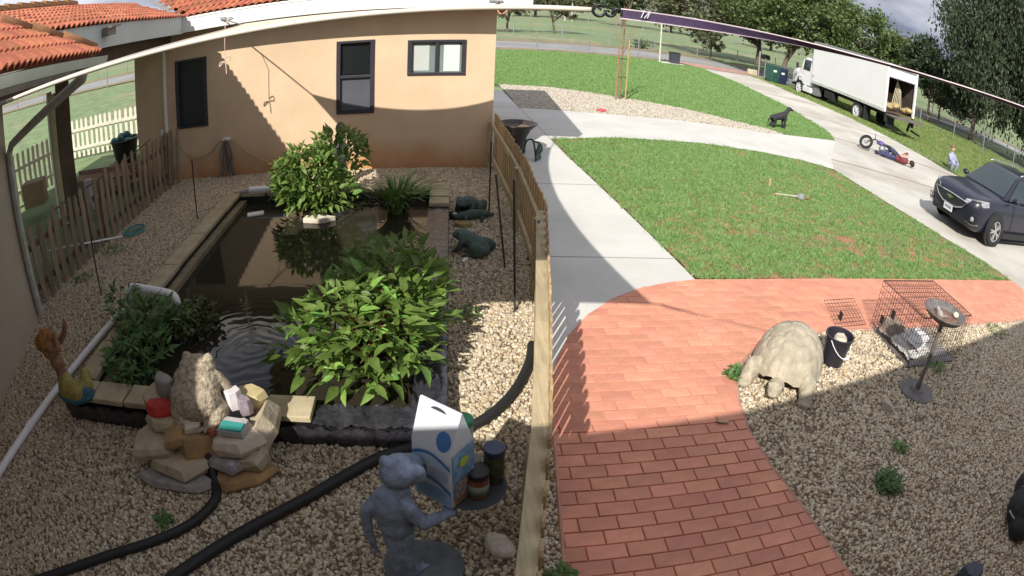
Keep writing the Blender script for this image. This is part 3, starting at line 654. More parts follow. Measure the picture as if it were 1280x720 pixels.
MB().tube([dsp + Vector((.02, 0, -.12)), dsp + Vector((-.02, .02, -.20)), Vector((-5.05, 5.1, 2.22)), Vector((-5.14, 5.12, 2.12)), Vector((-5.14, 5.12, .1))], .05, 8).build('downspout', mat('downspout_grey', (.44, .44, .40), .6), porch, auto=40)
po = thing('porch_post', 'dark timber porch post with cream side behind the grey fence', 'post', (-7.0, 8.6, 0))
MB().box((-6.87, 8.6, 1.5), (.17, .26, 2.9)).build('post_core', M_WOODD, po); MB().box((-7.06, 8.56, 1.2), (.17, .2, 2.4)).build('post_casing', mat('cream_casing', (.48, .42, .26), .8), po)
MB().box((-7.16, 8.5, 1.3), (.03, .15, 2.3)).build('corner_trim', M_WHITE, po)
# ------------------------------------------------------------------ shade sail
sail = thing('shade_sail', 'off white shade sail stretched over the yard seen edge on', 'shade sail', (-1, 5.5, 2.9))
A_, D_, B_, C_ = Vector((-3.23, 8.92, 2.87)), Vector((.45, 8.95, 2.89)), Vector((.50, 2.32, 3.025)), Vector((-2.42, 2.42, 2.90))
def edge(p, q, inward, sag, t): return p.lerp(q, t) + inward * (4 * t * (1 - t) * sag)
NS = 20; mb = MB()
top = lambda t: edge(A_, D_, Vector((0, -1, 0)), .42, t); bot = lambda t: edge(C_, B_, Vector((0, 1, .02)), .10, t)
lef = lambda t: edge(C_, A_, Vector((1, 0, 0)), .30, t); rig = lambda t: edge(B_, D_, Vector((-1, 0, 0)), .42, t)
for i in range(NS + 1):
    for j in range(NS + 1):
        s, t = i / NS, j / NS
        p = bot(s) * (1 - t) + top(s) * t + lef(t) * (1 - s) + rig(t) * s - (C_ * (1 - s) * (1 - t) + B_ * s * (1 - t) + A_ * (1 - s) * t + D_ * s * t)
        mb.v.append(tuple(p))
for i in range(NS):
    for j in range(NS): mb.f.append((i * (NS + 1) + j, (i + 1) * (NS + 1) + j, (i + 1) * (NS + 1) + j + 1, i * (NS + 1) + j + 1))
M_SAIL = mat('sail_cloth', (.66, .61, .50), .9, .05, 3, trl=.12)
o = mb.build('cloth', M_SAIL, sail, smooth=True); md = o.modifiers.new('t', 'SOLIDIFY'); md.thickness = .004
mb = MB(); mb.tube([bot(i / 24) for i in range(25)], .011, 6); mb.tube([lef(i / 24) for i in range(25)], .011, 6); mb.tube([rig(i / 24) for i in range(25)], .011, 6); mb.tube([top(i / 24) for i in range(25)], .011, 6)
mb.build('hem', mat('hem_cloth', (.66, .60, .50), .9, .05, 3), sail, smooth=True)
M_HOOK = mat('black_hook', (.02, .02, .022), .4, .1, 10, metal=.4)
def ring(mb, c, r, w, a0, a1, ax, ay, n=14):
    mb.tube([c + ax * (r * math.cos(a0 + (a1 - a0) * i / n)) + ay * (r * math.sin(a0 + (a1 - a0) * i / n)) for i in range(n + 1)], w, 6)
sx = Vector((.97, -.2, .02)).normalized(); sz = Vector((.0, 0, 1))
h1 = MB(); c1 = B_ + sx * .03; ring(h1, c1, .024, .006, .6, 6.2, sx, sz); h1.build('ring_hook', M_HOOK, sail, smooth=True)
h2_ = MB(); c2 = B_ + sx * .072; ring(h2_, c2, .02, .006, -.5 + 3.4, 3.4 + 3.6, sx, sz); ring(h2_, c2 + sx * .026 - sz * .005, .018, .006, 2.6, 6.9, sx, -sz); h2_.build('snap_hook', M_HOOK, sail, smooth=True)
# webbing strap from the near corner to the house on the right
st0 = B_ + sx * .112 - sz * .005; st1 = Vector((4.3, .05, 3.43)); mb = MB(); pts = []
PXD = [(0, 1.25, 0), (.06, 1.2, 8), (.12, 1.0, 30), (.17, .9, 52), (.22, .9, 72), (.30, .9, 76), (.38, 1.0, 66), (1, 1, 60)]
for i in range(61):
    t = i / 60; p = st0.lerp(st1, t) - Vector((0, 0, .10 * 4 * t * (1 - t)))
    for k in range(len(PXD) - 1):
        if PXD[k][0] <= t <= PXD[k + 1][0]:
            f = (t - PXD[k][0]) / (PXD[k + 1][0] - PXD[k][0]); tw = PXD[k][2] + (PXD[k + 1][2] - PXD[k][2]) * f; wf = PXD[k][1] + (PXD[k + 1][1] - PXD[k][1]) * f
    d = (st1 - st0).normalized(); sidev = d.cross(Vector((0, 0, 1))).normalized()
    up = Vector((0, 0, 1)) * math.cos(R_(tw)) + sidev * math.sin(R_(tw)); pts.append((p, up * wf, up.cross(d)))
def strap(mb, a, b, th):
    base = len(mb.v)
    for p, u, w in pts: mb.v += [tuple(p + u * a + w * th), tuple(p + u * b + w * th), tuple(p + u * b - w * th), tuple(p + u * a - w * th)]
    for i in range(len(pts) - 1):
        q = base + i * 4
        for k in range(4): mb.f.append((q + k, q + (k + 1) % 4, q + 4 + (k + 1) % 4, q + 4 + k))
mb = MB(); strap(mb, -.0145, .0145, .0015); sp_ = mb.build('strap', mat('purple_webbing', (.055, .035, .085), .7, .2, 60, bump=.2, bscale=300), sail)
mb = MB(); strap(mb, .014, .0175, .002); strap(mb, -.0175, -.014, .002); mb.build('strap_edge', mat('strap_edge', (.62, .52, .55), .7), sp_)
mb = MB(); q0 = st0 + (st1 - st0).normalized() * .10
for k in (-1, 0, 1): mb.beam(q0 + Vector((.012 * k - .012, -.012, -.016)), q0 + Vector((.012 * k + .012 * (k == 0), -.012, .016)), .0025, .0025)
mb.build('stitching', M_WHITE, sp_)
M_TIE = mat('tie_rope', (.18, .16, .15), .8)
for q in ([A_, Vector((-3.6, 9.45, 2.93)), Vector((-3.98, 9.96, 3.0))], [D_, Vector((.6, 9.5, 2.95)), Vector((.66, 9.96, 3.0))], [C_, Vector((-3.6, 1.3, 2.97))]): MB().tube(q, .012, 6).build('tie_rope', M_TIE, sail)
mb = MB(); mb.box((-3.98, 9.955, 3.02), (.10, .02, .05)); mb.tube([(-4.05, 9.94, 3.06), (-3.98, 9.92, 3.0), (-3.8, 9.94, 3.02)], .01, 6); mb.build('fascia_hook', M_STEEL, sail)
mb = MB(); mb.box((.62, 9.955, 3.0), (.22, .02, .03)); mb.tube([(.62, 9.94, 3.0), (.66, 9.9, 2.96)], .014, 6); mb.build('fascia_hook', M_STEEL, sail)
mb = MB(); rp_ = catmull([(.66, 9.9, 2.95), (.64, 9.88, 2.86), (.70, 9.86, 2.78), (.78, 9.86, 2.83), (.82, 9.88, 2.9)], 5); mb.tube(rp_, .018, 6, flat=.4); mb.build('strap_tail', mat('orange_strap', (.62, .25, .16), .8), sail)
cd_ = thing('cord', 'knotted white cord hanging from the fascia over the tan wall', 'cord', (-3.78, 9.5, 2.9))
mb = MB(); mb.tube([(-3.8, 9.72, 2.98), (-3.76, 9.5, 2.86), (-3.76, 9.5, 2.3)], .007, 6); mb.tube(catmull([(-3.76, 9.5, 2.32), (-3.68, 9.5, 2.36), (-3.66, 9.5, 2.28), (-3.76, 9.5, 2.27), (-3.86, 9.5, 2.19), (-3.84, 9.5, 2.26), (-3.75, 9.5, 2.24), (-3.73, 9.5, 2.05)], 4), .010, 6)
mb.build('rope', mat('cord_white', (.66, .48, .42), .8), cd_)
# ------------------------------------------------------------------ fences
def picket_mesh(w, h, t, style, m, name='picket'):
    mb = MB(); prof = [(-w / 2, 0), (w / 2, 0), (w / 2, h - w * .55), (w * .12, h), (-w * .12, h), (-w / 2, h - w * .55)] if style == 'point' else [(-w / 2, 0), (w / 2, 0), (w / 2, h - .02), (w / 2 - .02, h), (-w / 2 + .02, h), (-w / 2, h - .02)]
    n = len(prof); mb.add([(x, -t / 2, z) for x, z in prof] + [(x, t / 2, z) for x, z in prof], [tuple(range(n)), tuple(range(2 * n - 1, n - 1, -1))] + [((i + 1) % n, i, n + i, n + (i + 1) % n) for i in range(n)])
    me = mb.mesh(name); me.materials.append(m); return me
def run(pts, pitch):
    out = []; carry = 0
    for i in range(len(pts) - 1):
        a, b = Vector((*pts[i], 0)), Vector((*pts[i + 1], 0)); L = (b - a).length; d = (b - a) / L; s = carry
        while s < L: out.append((a + d * s, math.atan2(d.y, d.x), i)); s += pitch
        carry = s - L
    return out
FP = [(.10, .5), (.46, 2.54), (.61, 3.63), (.88, 5.8), (.85, 7.6), (.66, 10.42)]
fence = thing('picket_fence', 'new tan timber picket fence between pond yard and walkway', 'fence', (.7, 5, 0))
PK = picket_mesh(.11, .98, .018, 'ear', M_WOOD); rf = random.Random(11)
for p, a, i in run(FP, .195):
    n_ = Vector((math.sin(a), -math.cos(a), 0))
    inst(PK, 'picket', fence, TR(*(p + n_ * .052 + Vector((0, 0, .03 + rf.uniform(-.01, .02))))) @ Matrix.Rotation(a + rf.uniform(-.04, .04), 4, 'Z') @ rot('Y', rf.uniform(-.8, .8)))
for i in range(len(FP) - 1):
    a, b = Vector((*FP[i], 0)), Vector((*FP[i + 1], 0)); d = (b - a).normalized(); z = .915 if i < 3 else .80
    w = (.095, .04) if i < 3 else (.04, .09)
    mb = MB(); mb.beam(a + Vector((0, 0, z)), b - d * .004 + Vector((0, 0, z)), *w); mb.build('top_rail', M_WOODP, fence, bevel=.005)
    mb = MB(); mb.beam(a + Vector((0, 0, .25)), b + Vector((0, 0, .25)), .04, .09); mb.build('bottom_rail', M_WOODP, fence)
for p in FP[1:]:
    if p == (.61, 3.63): continue
    MB().box((p[0] - .02, p[1], .42), (.085, .085, .86)).build('post', M_WOODP, fence, bevel=.004)
MB().tube([(.82, 5.45, .955), (.80, 5.5, .9), (.84, 5.47, .85), (.88, 5.5, .93)], .012, 6).build('blue_tie', mat('blue_tie', (.05, .06, .25), .6), fence)
lf = thing('picket_fence', 'weathered grey brown picket fence along the left side of the yard', 'fence', (-5.3, 7.5, 0))
PKG = [picket_mesh(.098, h, .016, 'point', M_WOODG) for h in (1.06, 1.12, 1.0)]
for p, a, i in run([(-5.42, 5.0), (-5.32, 7.5), (-5.3, 10.3)], .19):
    inst(rf.choice(PKG), 'picket', lf, TR(p.x + .03, p.y, .02) @ Matrix.Rotation(a, 4, 'Z') @ rot('Y', rf.uniform(-3, 3)) @ rot('X', rf.uniform(-2, 2)))
for z in (.25, .78): mb = MB(); mb.beam((-5.45, 5.0, z), (-5.35, 7.5, z), .035, .08); mb.beam((-5.35, 7.5, z), (-5.33, 10.3, z), .035, .08); mb.build('rail', M_WOODG, lf)
for y in (5.1, 7.5, 10.2): MB().box((-5.41, y, .5), (.08, .08, 1.0)).build('post', M_WOODG, lf)
for y, dx in ((9.9, .02), (10.2, .06)): MB().beam((-5.26 + dx, y, 0), (-5.2 + dx, y + .06, 1.08), .03, .05).build('prop', M_WOODG, lf)
def white_fence(pts, label, h=1.08):
    f = thing('picket_fence', label, 'fence', (pts[0][0], pts[0][1], 0)); P = picket_mesh(.085, h, .02, 'point', M_WOODW)
    for p, a, i in run(pts, .17): inst(P, 'picket', f, TR(p.x, p.y, .03) @ Matrix.Rotation(a, 4, 'Z') @ rot('Y', rf.uniform(-1, 1)))
    for z in (.28, .80): mb = MB(); [mb.beam((*pts[i], z), (*pts[i + 1], z), .10, .07) for i in range(len(pts) - 1)]; mb.build('rail', M_WOODW, f)
    return f
white_fence([(-11.4, 13.5), (-8.3, 14.1)], 'white picket fence in sunlight between porch post and house corner')
white_fence([(-10.5, 8.2), (-9.45, 11.4)], 'white picket fence standing left of the porch post', 1.15)
# ------------------------------------------------------------------ pond
M_COP = mat('sandstone_coping', (.40, .335, .22), .85, .18, 5, bump=.3, bscale=40, rand=.1)
M_LINER = mat('pond_liner', (.036, .034, .044), .22, .4, 8, bump=.9, bscale=14, spec=.8)
pond = thing('garden_pond', 'raised rectangular pond edged with stone and black liner', 'pond', (-1.7, 5.8, 0))
x0, x1, y0, y1 = POND; RZ = .19; WZ = .06
def crumple(mb, o, a, b, na, nb, amp, seed, ridge=None):
    r = random.Random(seed); n = a.cross(b).normalized(); ph = [r.uniform(0, 6.28) for _ in range(8)]; fr = [r.uniform(14, 60) for _ in range(8)]
    base = len(mb.v)
    for i in range(na + 1):
        for j in range(nb + 1):
            s, t = i / na, j / nb
            d = sum(math.sin(fr[k] * s * a.length * .9 + ph[k] + t * (k - 3) * 1.3) for k in range(8)) / 8 * amp + r.uniform(-.3, .3) * amp
            mb.v.append(tuple(o + a * s + b * t + n * d))
    for i in range(na):
        for j in range(nb): q = base + i * (nb + 1) + j; mb.f.append((q, q + nb + 1, q + nb + 2, q + 1))
V = Vector
mb = MB()
crumple(mb, V((x0, y0, 0)), V((x1 - x0, 0, 0)), V((0, -.03, RZ)), 200, 8, .03, 1)                     # near face
mb.build('near_liner', M_LINER, pond, smooth=True)
mb = MB(); crumple(mb, V((x1, y0, 0)), V((0, y1 - y0, 0)), V((0, 0, RZ)), 120, 5, .014, 2); mb.build('side_liner', M_LINER, pond, smooth=True)
mb = MB(); crumple(mb, V((x1 - .27, y0, RZ)), V((.27, 0, 0)), V((0, 4.5, 0)), 8, 140, .02, 3); mb.build('liner_rim', M_LINER, pond, smooth=True)
mb = MB(); crumple(mb, V((-1.02, y0 - .005, RZ + .004)), V((.99, 0, 0)), V((0, .26, 0)), 70, 10, .032, 4); mb.build('liner_rim', M_LINER, pond, smooth=True)
mb = MB()
for a, b in (((x0 + .22, y0 + .24), (x0 + .22, y1 - .22)), ((x0 + .22, y1 - .22), (x1 - .25, y1 - .22)), ((x1 - .25, y1 - .22), (x1 - .25, y0 + .24)), ((x1 - .25, y0 + .24), (x0 + .22, y0 + .24))):
    mb.add([(*a, -.35), (*b, -.35), (*b, RZ - .01), (*a, RZ - .01)], [(0, 1, 2, 3)])
mb.build('inner_liner', mat('inner_liner', (.018, .02, .02), .6, .3, 6, bump=.3), pond)
mb = MB(); mb.add([(x0, y0, 0), (x0, y1, 0), (x0, y1, RZ - .03), (x0, y0, RZ - .03)], [(0, 1, 2, 3)]); mb.add([(x0, y1, 0), (x1, y1, 0), (x1, y1, RZ - .03), (x0, y1, RZ - .03)], [(0, 1, 2, 3)]); mb.build('outer_wall', M_BLACK, pond)
mb = MB(); mb.box((x0 + .29, 6.1, .10), (.12, 5.0, .07)); mb.build('ledge', mat('ledge_timber', (.20, .16, .10), .9, .3, 5, bump=.3), pond)
rc = random.Random(2)
def cope(cx, cy, sx, sy, rz=0, z=RZ, h=.055):
    mb = MB().box((cx, cy, z + h / 2), (sx, sy, h), R_(rz + rc.uniform(-1.2, 1.2))); return mb.build('coping_stone', M_COP, pond, bevel=.008)
yy = 3.72
for L in (.66, .82, .9, .95, .9, .86): cope(x0 + .12, yy + L / 2, .24, L - .012); yy += L
for cx, w in ((-3.33, .34), (-2.96, .37), (-2.57, .36), (-1.22, .38)): cope(cx, y0 + .14, w, .26, z=RZ + .012)
for cy in (8.08, 8.4, 8.7): cope(x1 - .13, cy, .27, .265)
for k in range(7): cope(x0 + .45 + k * .45, y1 - .11, .42, .22, z=RZ - .02)
mb = MB(); mb.box(((x0 + x1) / 2, y0 + .12, RZ / 2 - .02), (x1 - x0 - .02, .22, RZ)).box((x1 - .13, (y0 + y1) / 2, RZ / 2 - .02), (.22, y1 - y0 - .5, RZ)); mb.build('wall_core', M_BLACK, pond)
# water
M_WATER = bpy.data.materials.new('pond_water'); M_WATER.use_nodes = True
n, l = M_WATER.node_tree.nodes, M_WATER.node_tree.links; b = n['Principled BSDF']
b.inputs['Base Color'].default_value = (.030, .027, .018, 1); b.inputs['Roughness'].default_value = .04; b.inputs['IOR'].default_value = 1.33; b.inputs['Specular IOR Level'].default_value = .7
tc_ = n.new('ShaderNodeTexCoord'); mpp = n.new('ShaderNodeMapping'); mpp.inputs['Location'].default_value = (1.85, -4.6, 0); l.new(tc_.outputs['Object'], mpp.inputs[0])
wv = n.new('ShaderNodeTexWave'); wv.wave_type = 'RINGS'; wv.rings_direction = 'SPHERICAL'; wv.inputs['Scale'].default_value = 2.6; wv.inputs['Distortion'].default_value = 9; wv.inputs['Detail'].default_value = 2; l.new(mpp.outputs[0], wv.inputs['Vector'])
ln = n.new('ShaderNodeVectorMath'); ln.operation = 'LENGTH'; l.new(mpp.outputs[0], ln.inputs[0])
fa = n.new('ShaderNodeMapRange'); fa.inputs[1].default_value = .1; fa.inputs[2].default_value = 1.5; fa.inputs[3].default_value = 1; fa.inputs[4].default_value = 0; l.new(ln.outputs['Value'], fa.inputs[0])
ml = n.new('ShaderNodeMath'); ml.operation = 'MULTIPLY'; l.new(wv.outputs['Fac'], ml.inputs[0]); l.new(fa.outputs[0], ml.inputs[1]); fa.inputs[3].default_value = .4
nw = n.new('ShaderNodeTexNoise'); nw.inputs['Scale'].default_value = 5; nw.inputs['Detail'].default_value = 3; l.new(tc_.outputs['Object'], nw.inputs['Vector'])
m2 = n.new('ShaderNodeMath'); m2.operation = 'MULTIPLY_ADD'; m2.inputs[1].default_value = .25; l.new(nw.outputs['Fac'], m2.inputs[0]); l.new(ml.outputs[0], m2.inputs[2])
bp = n.new('ShaderNodeBump'); bp.inputs['Strength'].default_value = .10; bp.inputs['Distance'].default_value = .02; l.new(m2.outputs[0], bp.inputs['Height']); l.new(bp.outputs[0], b.inputs['Normal'])
kind(MB().sheet([(x0 + .2, y0 + .2), (x1 - .22, y0 + .2), (x1 - .22, y1 - .2), (x0 + .2, y1 - .2)], WZ).build('water', M_WATER), 'structure')
tag(MB().box((-2.86, 8.15, .075), (.26, .14, .03), R_(18)).build('foam_block', M_WHITE, bevel=.01), 'pale floating block near the far left corner of pond', 'block')
tag(MB().prism([(-.22, -.05), (.05, -.1), (.24, .02), (.02, .1), (-.2, .08)], .06, .13, TR(-1.80, 7.8, 0)).build('stone_slab', mat('pale_slab', (.62, .56, .45), .8), bevel=.01), 'pale flat stone at the foot of far leafy plant', 'stone')
# ------------------------------------------------------------------ pipes and hoses
t = thing('drain_pipe', 'long white plastic pipe lying along the left of the pond', 'pipe', (-3.95, 3.5, 0))
MB().tube([(-4.02, 2.0, .05), (-3.97, 2.9, .05), (-3.93, 3.55, .05), (-3.84, 4.6, .06), (-3.76, 5.5, .07)], .04, 10).build('pipe', M_PVC, t, smooth=True); MB().tube([(-3.96, 3.1, .05), (-3.955, 3.2, .05)], .046, 10).build('coupling', M_PVC, t)
t = thing('elbow_pipe', 'white elbowed pipe crossing the left pond edge', 'pipe', (-3.6, 5.3, .1))
MB().tube(catmull([(-3.66, 5.32, .05), (-3.64, 5.32, .24), (-3.59, 5.32, .325), (-3.48, 5.31, .335), (-3.02, 5.19, .335), (-2.91, 5.16, .315), (-2.88, 5.15, .25), (-2.875, 5.15, .10)], 4), .052, 10).build('pipe', M_PVC, t, smooth=True)
t = thing('outlet_pipe', 'short white pipe across the far left pond corner', 'pipe', (-2.9, 8.7, .25))
MB().tube([(-3.38, 8.68, .25), (-3.1, 8.70, .26)], .045, 10).build('pipe', mat('dull_pvc', (.42, .39, .33), .6), t); MB().tube([(-3.12, 8.70, .26), (-2.55, 8.72, .26)], .058, 10).build('sleeve', M_PVC, t)  # duller left length, whiter and thicker right length
def hose(name, label, pts, r, m, k=6, cat='hose', nseg=8):
    P = catmull(pts, k); o = MB().tube(P, r, nseg).build(name, m, smooth=True); return tag(o, label, cat)
hose('black_hose', 'black corrugated hose running down from the rock pile', [(-1.78, 3.38, .44), (-1.76, 3.2, .40), (-1.80, 3.1, .34), (-1.77, 3.0, .2), (-1.72, 2.88, .06), (-1.68, 2.7, .04), (-1.80, 2.45, .04), (-2.05, 2.22, .04), (-2.4, 1.98, .04), (-2.9, 1.6, .04), (-3.4, 1.2, .04)], .038, M_RUBBER, cat='hose')
hose('black_hose', 'black corrugated hose passing behind the grey frog statue', [(.72, 4.75, .05), (.66, 4.45, .05), (.47, 4.0, .05), (.2, 3.66, .05), (-.2, 3.42, .05), (-.55, 3.23, .05), (-1.0, 2.8, .05), (-1.42, 2.4, .05), (-1.8, 1.95, .05), (-2.2, 1.4, .05)], .042, M_RUBBER)
M_YH = mat('yellow_hose', (.42, .33, .15), .6)
hose('garden_hose', 'yellowish garden hose sagging along the tan wall', [(-5.3, 10.43, .82), (-5.1, 10.44, .55), (-4.83, 10.44, .40), (-4.5, 10.44, .5), (-4.28, 10.40, .68), (-4.0, 10.40, .68), (-3.75, 10.44, .45), (-3.5, 10.44, .3), (-3.2, 10.44, .18), (-2.9, 10.42, .08)], .012, M_YH, 5)
t = thing('cable_bundle', 'grey bundle of hose hanging on the tan wall', 'cable', (-4.15, 10.4, 0))
rb = random.Random(4); M_CAB = mat('grey_cable', (.13, .125, .12), .7, .3, 8)
for k in range(9):
    xk = -4.27 + k * .028; MB().tube(catmull([(-4.15 + rb.uniform(-.03, .03), 10.40, .72), (xk, 10.38 + rb.uniform(-.04, .04), .5), (xk + rb.uniform(-.04, .04), 10.38, .2), (xk * 1.0 + rb.uniform(-.05, .05) + (k - 4) * .012, 10.36 + rb.uniform(-.03, .03), .04)], 4), .012, 6).build('loop', M_CAB, t, smooth=True)
MB().box((-4.15, 10.44, .72), (.16, .1, .05)).build('bracket', M_WHITE, t)
for i, (a, b, lab) in enumerate((((-3.9, 8.21), .95, 'thin dark metal rod standing at the far left pond edge'), ((-4.42, 5.76), 1.05, 'thin dark metal rod leaning by the left picket fence'), ((.53, 8.26), 1.0, 'thin dark rod beside the two frog statues by fence'), ((.61, 6.4), .95, 'thin dark rod leaning between hose and tan fence'), ((.63, 5.43), 1.25, 'thin dark rod standing in the sunlit edge of gravel'))):
    dx, dy = ((0, .02), (-.22, .35), (0, .05), (-.10, .55), (-.03, .35))[i]
    tag(MB().tube([(*a, 0), (a[0] + dx, a[1] + dy, b)], .011, 6).build('metal_rod', M_IRON), lab, 'rod')
t = thing('pond_net', 'teal pond net on white pole lying by the left fence', 'net', (-5.2, 7, .04))
MB().tube([(-5.55, 6.1, .5), (-5.28, 7.0, .22), (-5.05, 7.55, .06)], .013, 6).build('handle', M_PVC, t)
mb = MB(); M_TEAL = mat('teal_net', (.05, .25, .27), .7, .2, 20)
ringp = [(-4.93 + .20 * math.cos(q) * .9, 7.78 + .22 * math.sin(q), .06) for q in np.linspace(0, 6.283, 17)]; mb.tube(ringp, .014, 6); mb.build('rim', M_TEAL, t)
mb = MB()
for k in range(-5, 6):
    s = k * .036; hw = math.sqrt(max(0, .19 ** 2 - s * s)); mb.tube([(-4.93 + s * .9, 7.78 - hw, .06), (-4.93 + s * .9, 7.78, .03), (-4.93 + s * .9, 7.78 + hw, .06)], .003, 4); mb.tube([(-4.93 - hw * .9, 7.78 + s, .06), (-4.93, 7.78 + s, .03), (-4.93 + hw * .9, 7.78 + s, .06)], .003, 4)
kind(mb.build('mesh', M_TEAL, t), 'stuff')
# ------------------------------------------------------------------ rocks
def rock(name, label, c, size, seed, m, rz=0, tx=0, ty=0, sides=7, bev=.005, cat='rock', group=None, rag=.22):
    r = random.Random(seed); P = []
    for i in range(sides):
        a = 2 * math.pi * i / sides + r.uniform(-.25, .25); q = 1 + r.uniform(-rag, rag) * .8; P.append((math.cos(a) * q * .5 * size[0], math.sin(a) * q * .5 * size[1]))
    n = len(P); mb = MB(); s2 = .86 + r.uniform(-.06, .1)
    vs = [(x * s2, y * s2, -size[2] / 2 + r.uniform(-.01, .01)) for x, y in P] + [(x, y, r.uniform(-.25, .15) * size[2]) for x, y in P] + [(x * .86, y * .86, size[2] / 2 + r.uniform(-.12, .12) * size[2]) for x, y in P]
    fs = [(k * n + i, k * n + (i + 1) % n, (k + 1) * n + (i + 1) % n, (k + 1) * n + i) for k in (0, 1) for i in range(n)] + [tuple(range(n - 1, -1, -1)), tuple(range(2 * n, 3 * n))]
    mb.add(vs, fs, Euler((R_(tx), R_(ty), R_(rz))).to_matrix().to_4x4())
    o = mb.build(name, m, bevel=bev, auto=14); o.location = c; return tag(o, label, cat, group)
M_R1 = mat('tan_flagstone', (.42, .34, .225), .85, .25, 6, bump=.5, bscale=30, col2=(.50, .43, .31))
M_R2 = mat('brown_flagstone', (.34, .23, .12), .85, .3, 7, bump=.5, bscale=30, col2=(.44, .27, .12))
M_R3 = mat('grey_stone', (.30, .28, .26), .85, .3, 9, bump=.4, bscale=30)
M_R4 = mat('pale_stone', (.58, .50, .41), .85, .15, 6, bump=.4, bscale=30)
rock('flagstone', 'bottom front flagstone under the left of the rock pile', (-2.06, 2.86, .045), (0.683, 0.352, 0.083), 1, M_R3, 5, sides=6)
rock('flagstone', 'broad tan flagstone second from the ground in rock pile', (-2.03, 2.96, .145), (0.638, 0.414, 0.110), 2, M_R1, -3, sides=5)
rock('flagstone', 'wide pale flagstone carrying the brown triangle slab on left', (-2.22, 3.04, .26), (0.507, 0.435, 0.110), 3, M_R1, 30, 6, -6, sides=5)
rock('flagstone', 'rust stained triangular slab at the front of rock pile', (-2.02, 3.05, .355), (0.374, 0.310, 0.092), 4, M_R2, -35, 22, 6, sides=4)
rock('flagstone', 'orange stained flagstone at bottom right of the rock pile', (-1.56, 2.99, .05), (0.617, 0.373, 0.092), 5, M_R2, 10, sides=6)
rock('flagstone', 'grey wedge stone below the turquoise stone slab', (-1.60, 3.03, .155), (0.396, 0.310, 0.092), 6, M_R3, 0, 4, 4, sides=5)
rock('flagstone', 'tilted tan stone right of the grey wedge stone', (-1.40, 3.04, .19), (0.286, 0.269, 0.129), 7, M_R1, 20, 0, -18, sides=5)
rock('flagstone', 'large pinkish slab that carries the turquoise stone', (-1.56, 3.08, .31), (0.484, 0.352, 0.138), 8, M_R4, 6, 3, -4, sides=5)
rock('flagstone', 'leaning tan slab at right of the pink slab', (-1.36, 3.24, .30), (0.243, 0.455, 0.184), 9, M_R1, -12, 8, -30, sides=5)
rock('flagstone', 'tan rock on the pond rim left of toad statue', (-2.29, 3.36, .41), (0.308, 0.269, 0.120), 10, M_R1, 0, 5, -8)
rock('flagstone', 'brown base stone directly beneath the toad statue', (-1.84, 3.18, .20), (0.683, 0.517, 0.313), 11, M_R2, 0, sides=8)
rock('flagstone', 'small white angular stone in front of toad statue', (-1.86, 3.07, .40), (0.187, 0.134, 0.092), 12, M_R4, 40, 20, 0, sides=5)
rock('flagstone', 'flat stone directly under the red rock', (-2.12, 3.12, .385), (0.330, 0.228, 0.092), 29, M_R1, 12, 4, 4, sides=6)
rock('red_rock', 'bright red rock at the left of the toad statue', (-2.17, 3.14, .465), (.27, .16, .12), 13, mat('red_rock', (.45, .035, .03), .7, .3, 10, bump=.5, bscale=30), 12, sides=8)
rock('grey_cobble', 'upright grey oval cobble beside the toad statue', (-2.16, 3.32, .53), (.19, .13, .24), 14, mat('grey_cobble', (.33, .32, .30), .8, .2, 12), 0, 12, 14, sides=9, bev=.03, rag=.08)
rock('crystal', 'white quartz chunk right of the toad statue', (-1.55, 3.30, .50), (.17, .14, .15), 15, mat('quartz', (.75, .70, .72), .4, .1, 10), 15, sides=6, cat='crystal')
rock('crystal', 'pink crystal beside the white quartz chunk', (-1.65, 3.24, .44), (.13, .11, .10), 16, mat('pink_crystal', (.45, .25, .30), .4, .2, 15), 0, sides=6, cat='crystal')
rock('crystal', 'dull purple amethyst behind the white quartz chunk', (-1.66, 3.40, .47), (.16, .12, .13), 17, mat('amethyst', (.20, .15, .24), .4, .3, 15), 0, sides=7, cat='crystal')
rock('crystal', 'grey purple crystal leaning on the right slab', (-1.46, 3.26, .47), (.12, .12, .13), 18, mat('smoky_crystal', (.28, .23, .27), .4, .3, 15), 10, sides=6, cat='crystal')
rock('flagstone', 'yellowish round stone on the pond rim near quartz', (-1.47, 3.40, .44), (0.286, 0.186, 0.110), 19, mat('yellow_stone', (.46, .38, .20), .8, .2, 8), 0, sides=8)
t = thing('turquoise_stone', 'turquoise stone set in a grey block on pink slab', 'stone', (-1.52, 3.05, .40))
MB().box((-1.515, 3.075, .415), (.20, .16, .06), R_(-6)).build('grey_block', mat('grey_block', (.38, .37, .36), .8, .15, 20), t, bevel=.01); MB().box((-1.515, 3.045, .437), (.18, .09, .045), R_(-6)).build('turquoise_face', mat('turquoise', (.03, .42, .36), .5, .3, 18, col2=(.05, .30, .28)), t, bevel=.008)
rock('small_stone', 'small dark red stone left of turquoise stone', (-1.68, 3.02, .405), (.075, .06, .05), 20, mat('dark_red_stone', (.28, .08, .05), .6), 0, cat='stone')
rock('small_stone', 'small round lilac stone low in the rock pile', (-1.52, 2.86, .235), (.065, .06, .06), 21, mat('lilac_stone', (.38, .32, .42), .5), 0, cat='stone')
rock('grey_stone', 'blue grey stone at the foot of liner by rock pile', (-2.42, 3.15, .06), (.16, .13, .13), 22, M_R3, 0)
rock('white_rock', 'pale lumpy rock on gravel near the tan fence', (.26, 2.42, .05), (.15, .27, .10), 23, mat('white_rock', (.66, .58, .50), .85, .2, 15, bump=.4, bscale=60), 35, sides=9, bev=.02)
rock('pebble_stone', 'lone grey stone on gravel left of the birdbath', (3.98, 3.42, .04), (.10, .13, .09), 24, mat('lone_stone', (.42, .38, .31), .85, .2, 10), 10, cat='stone')
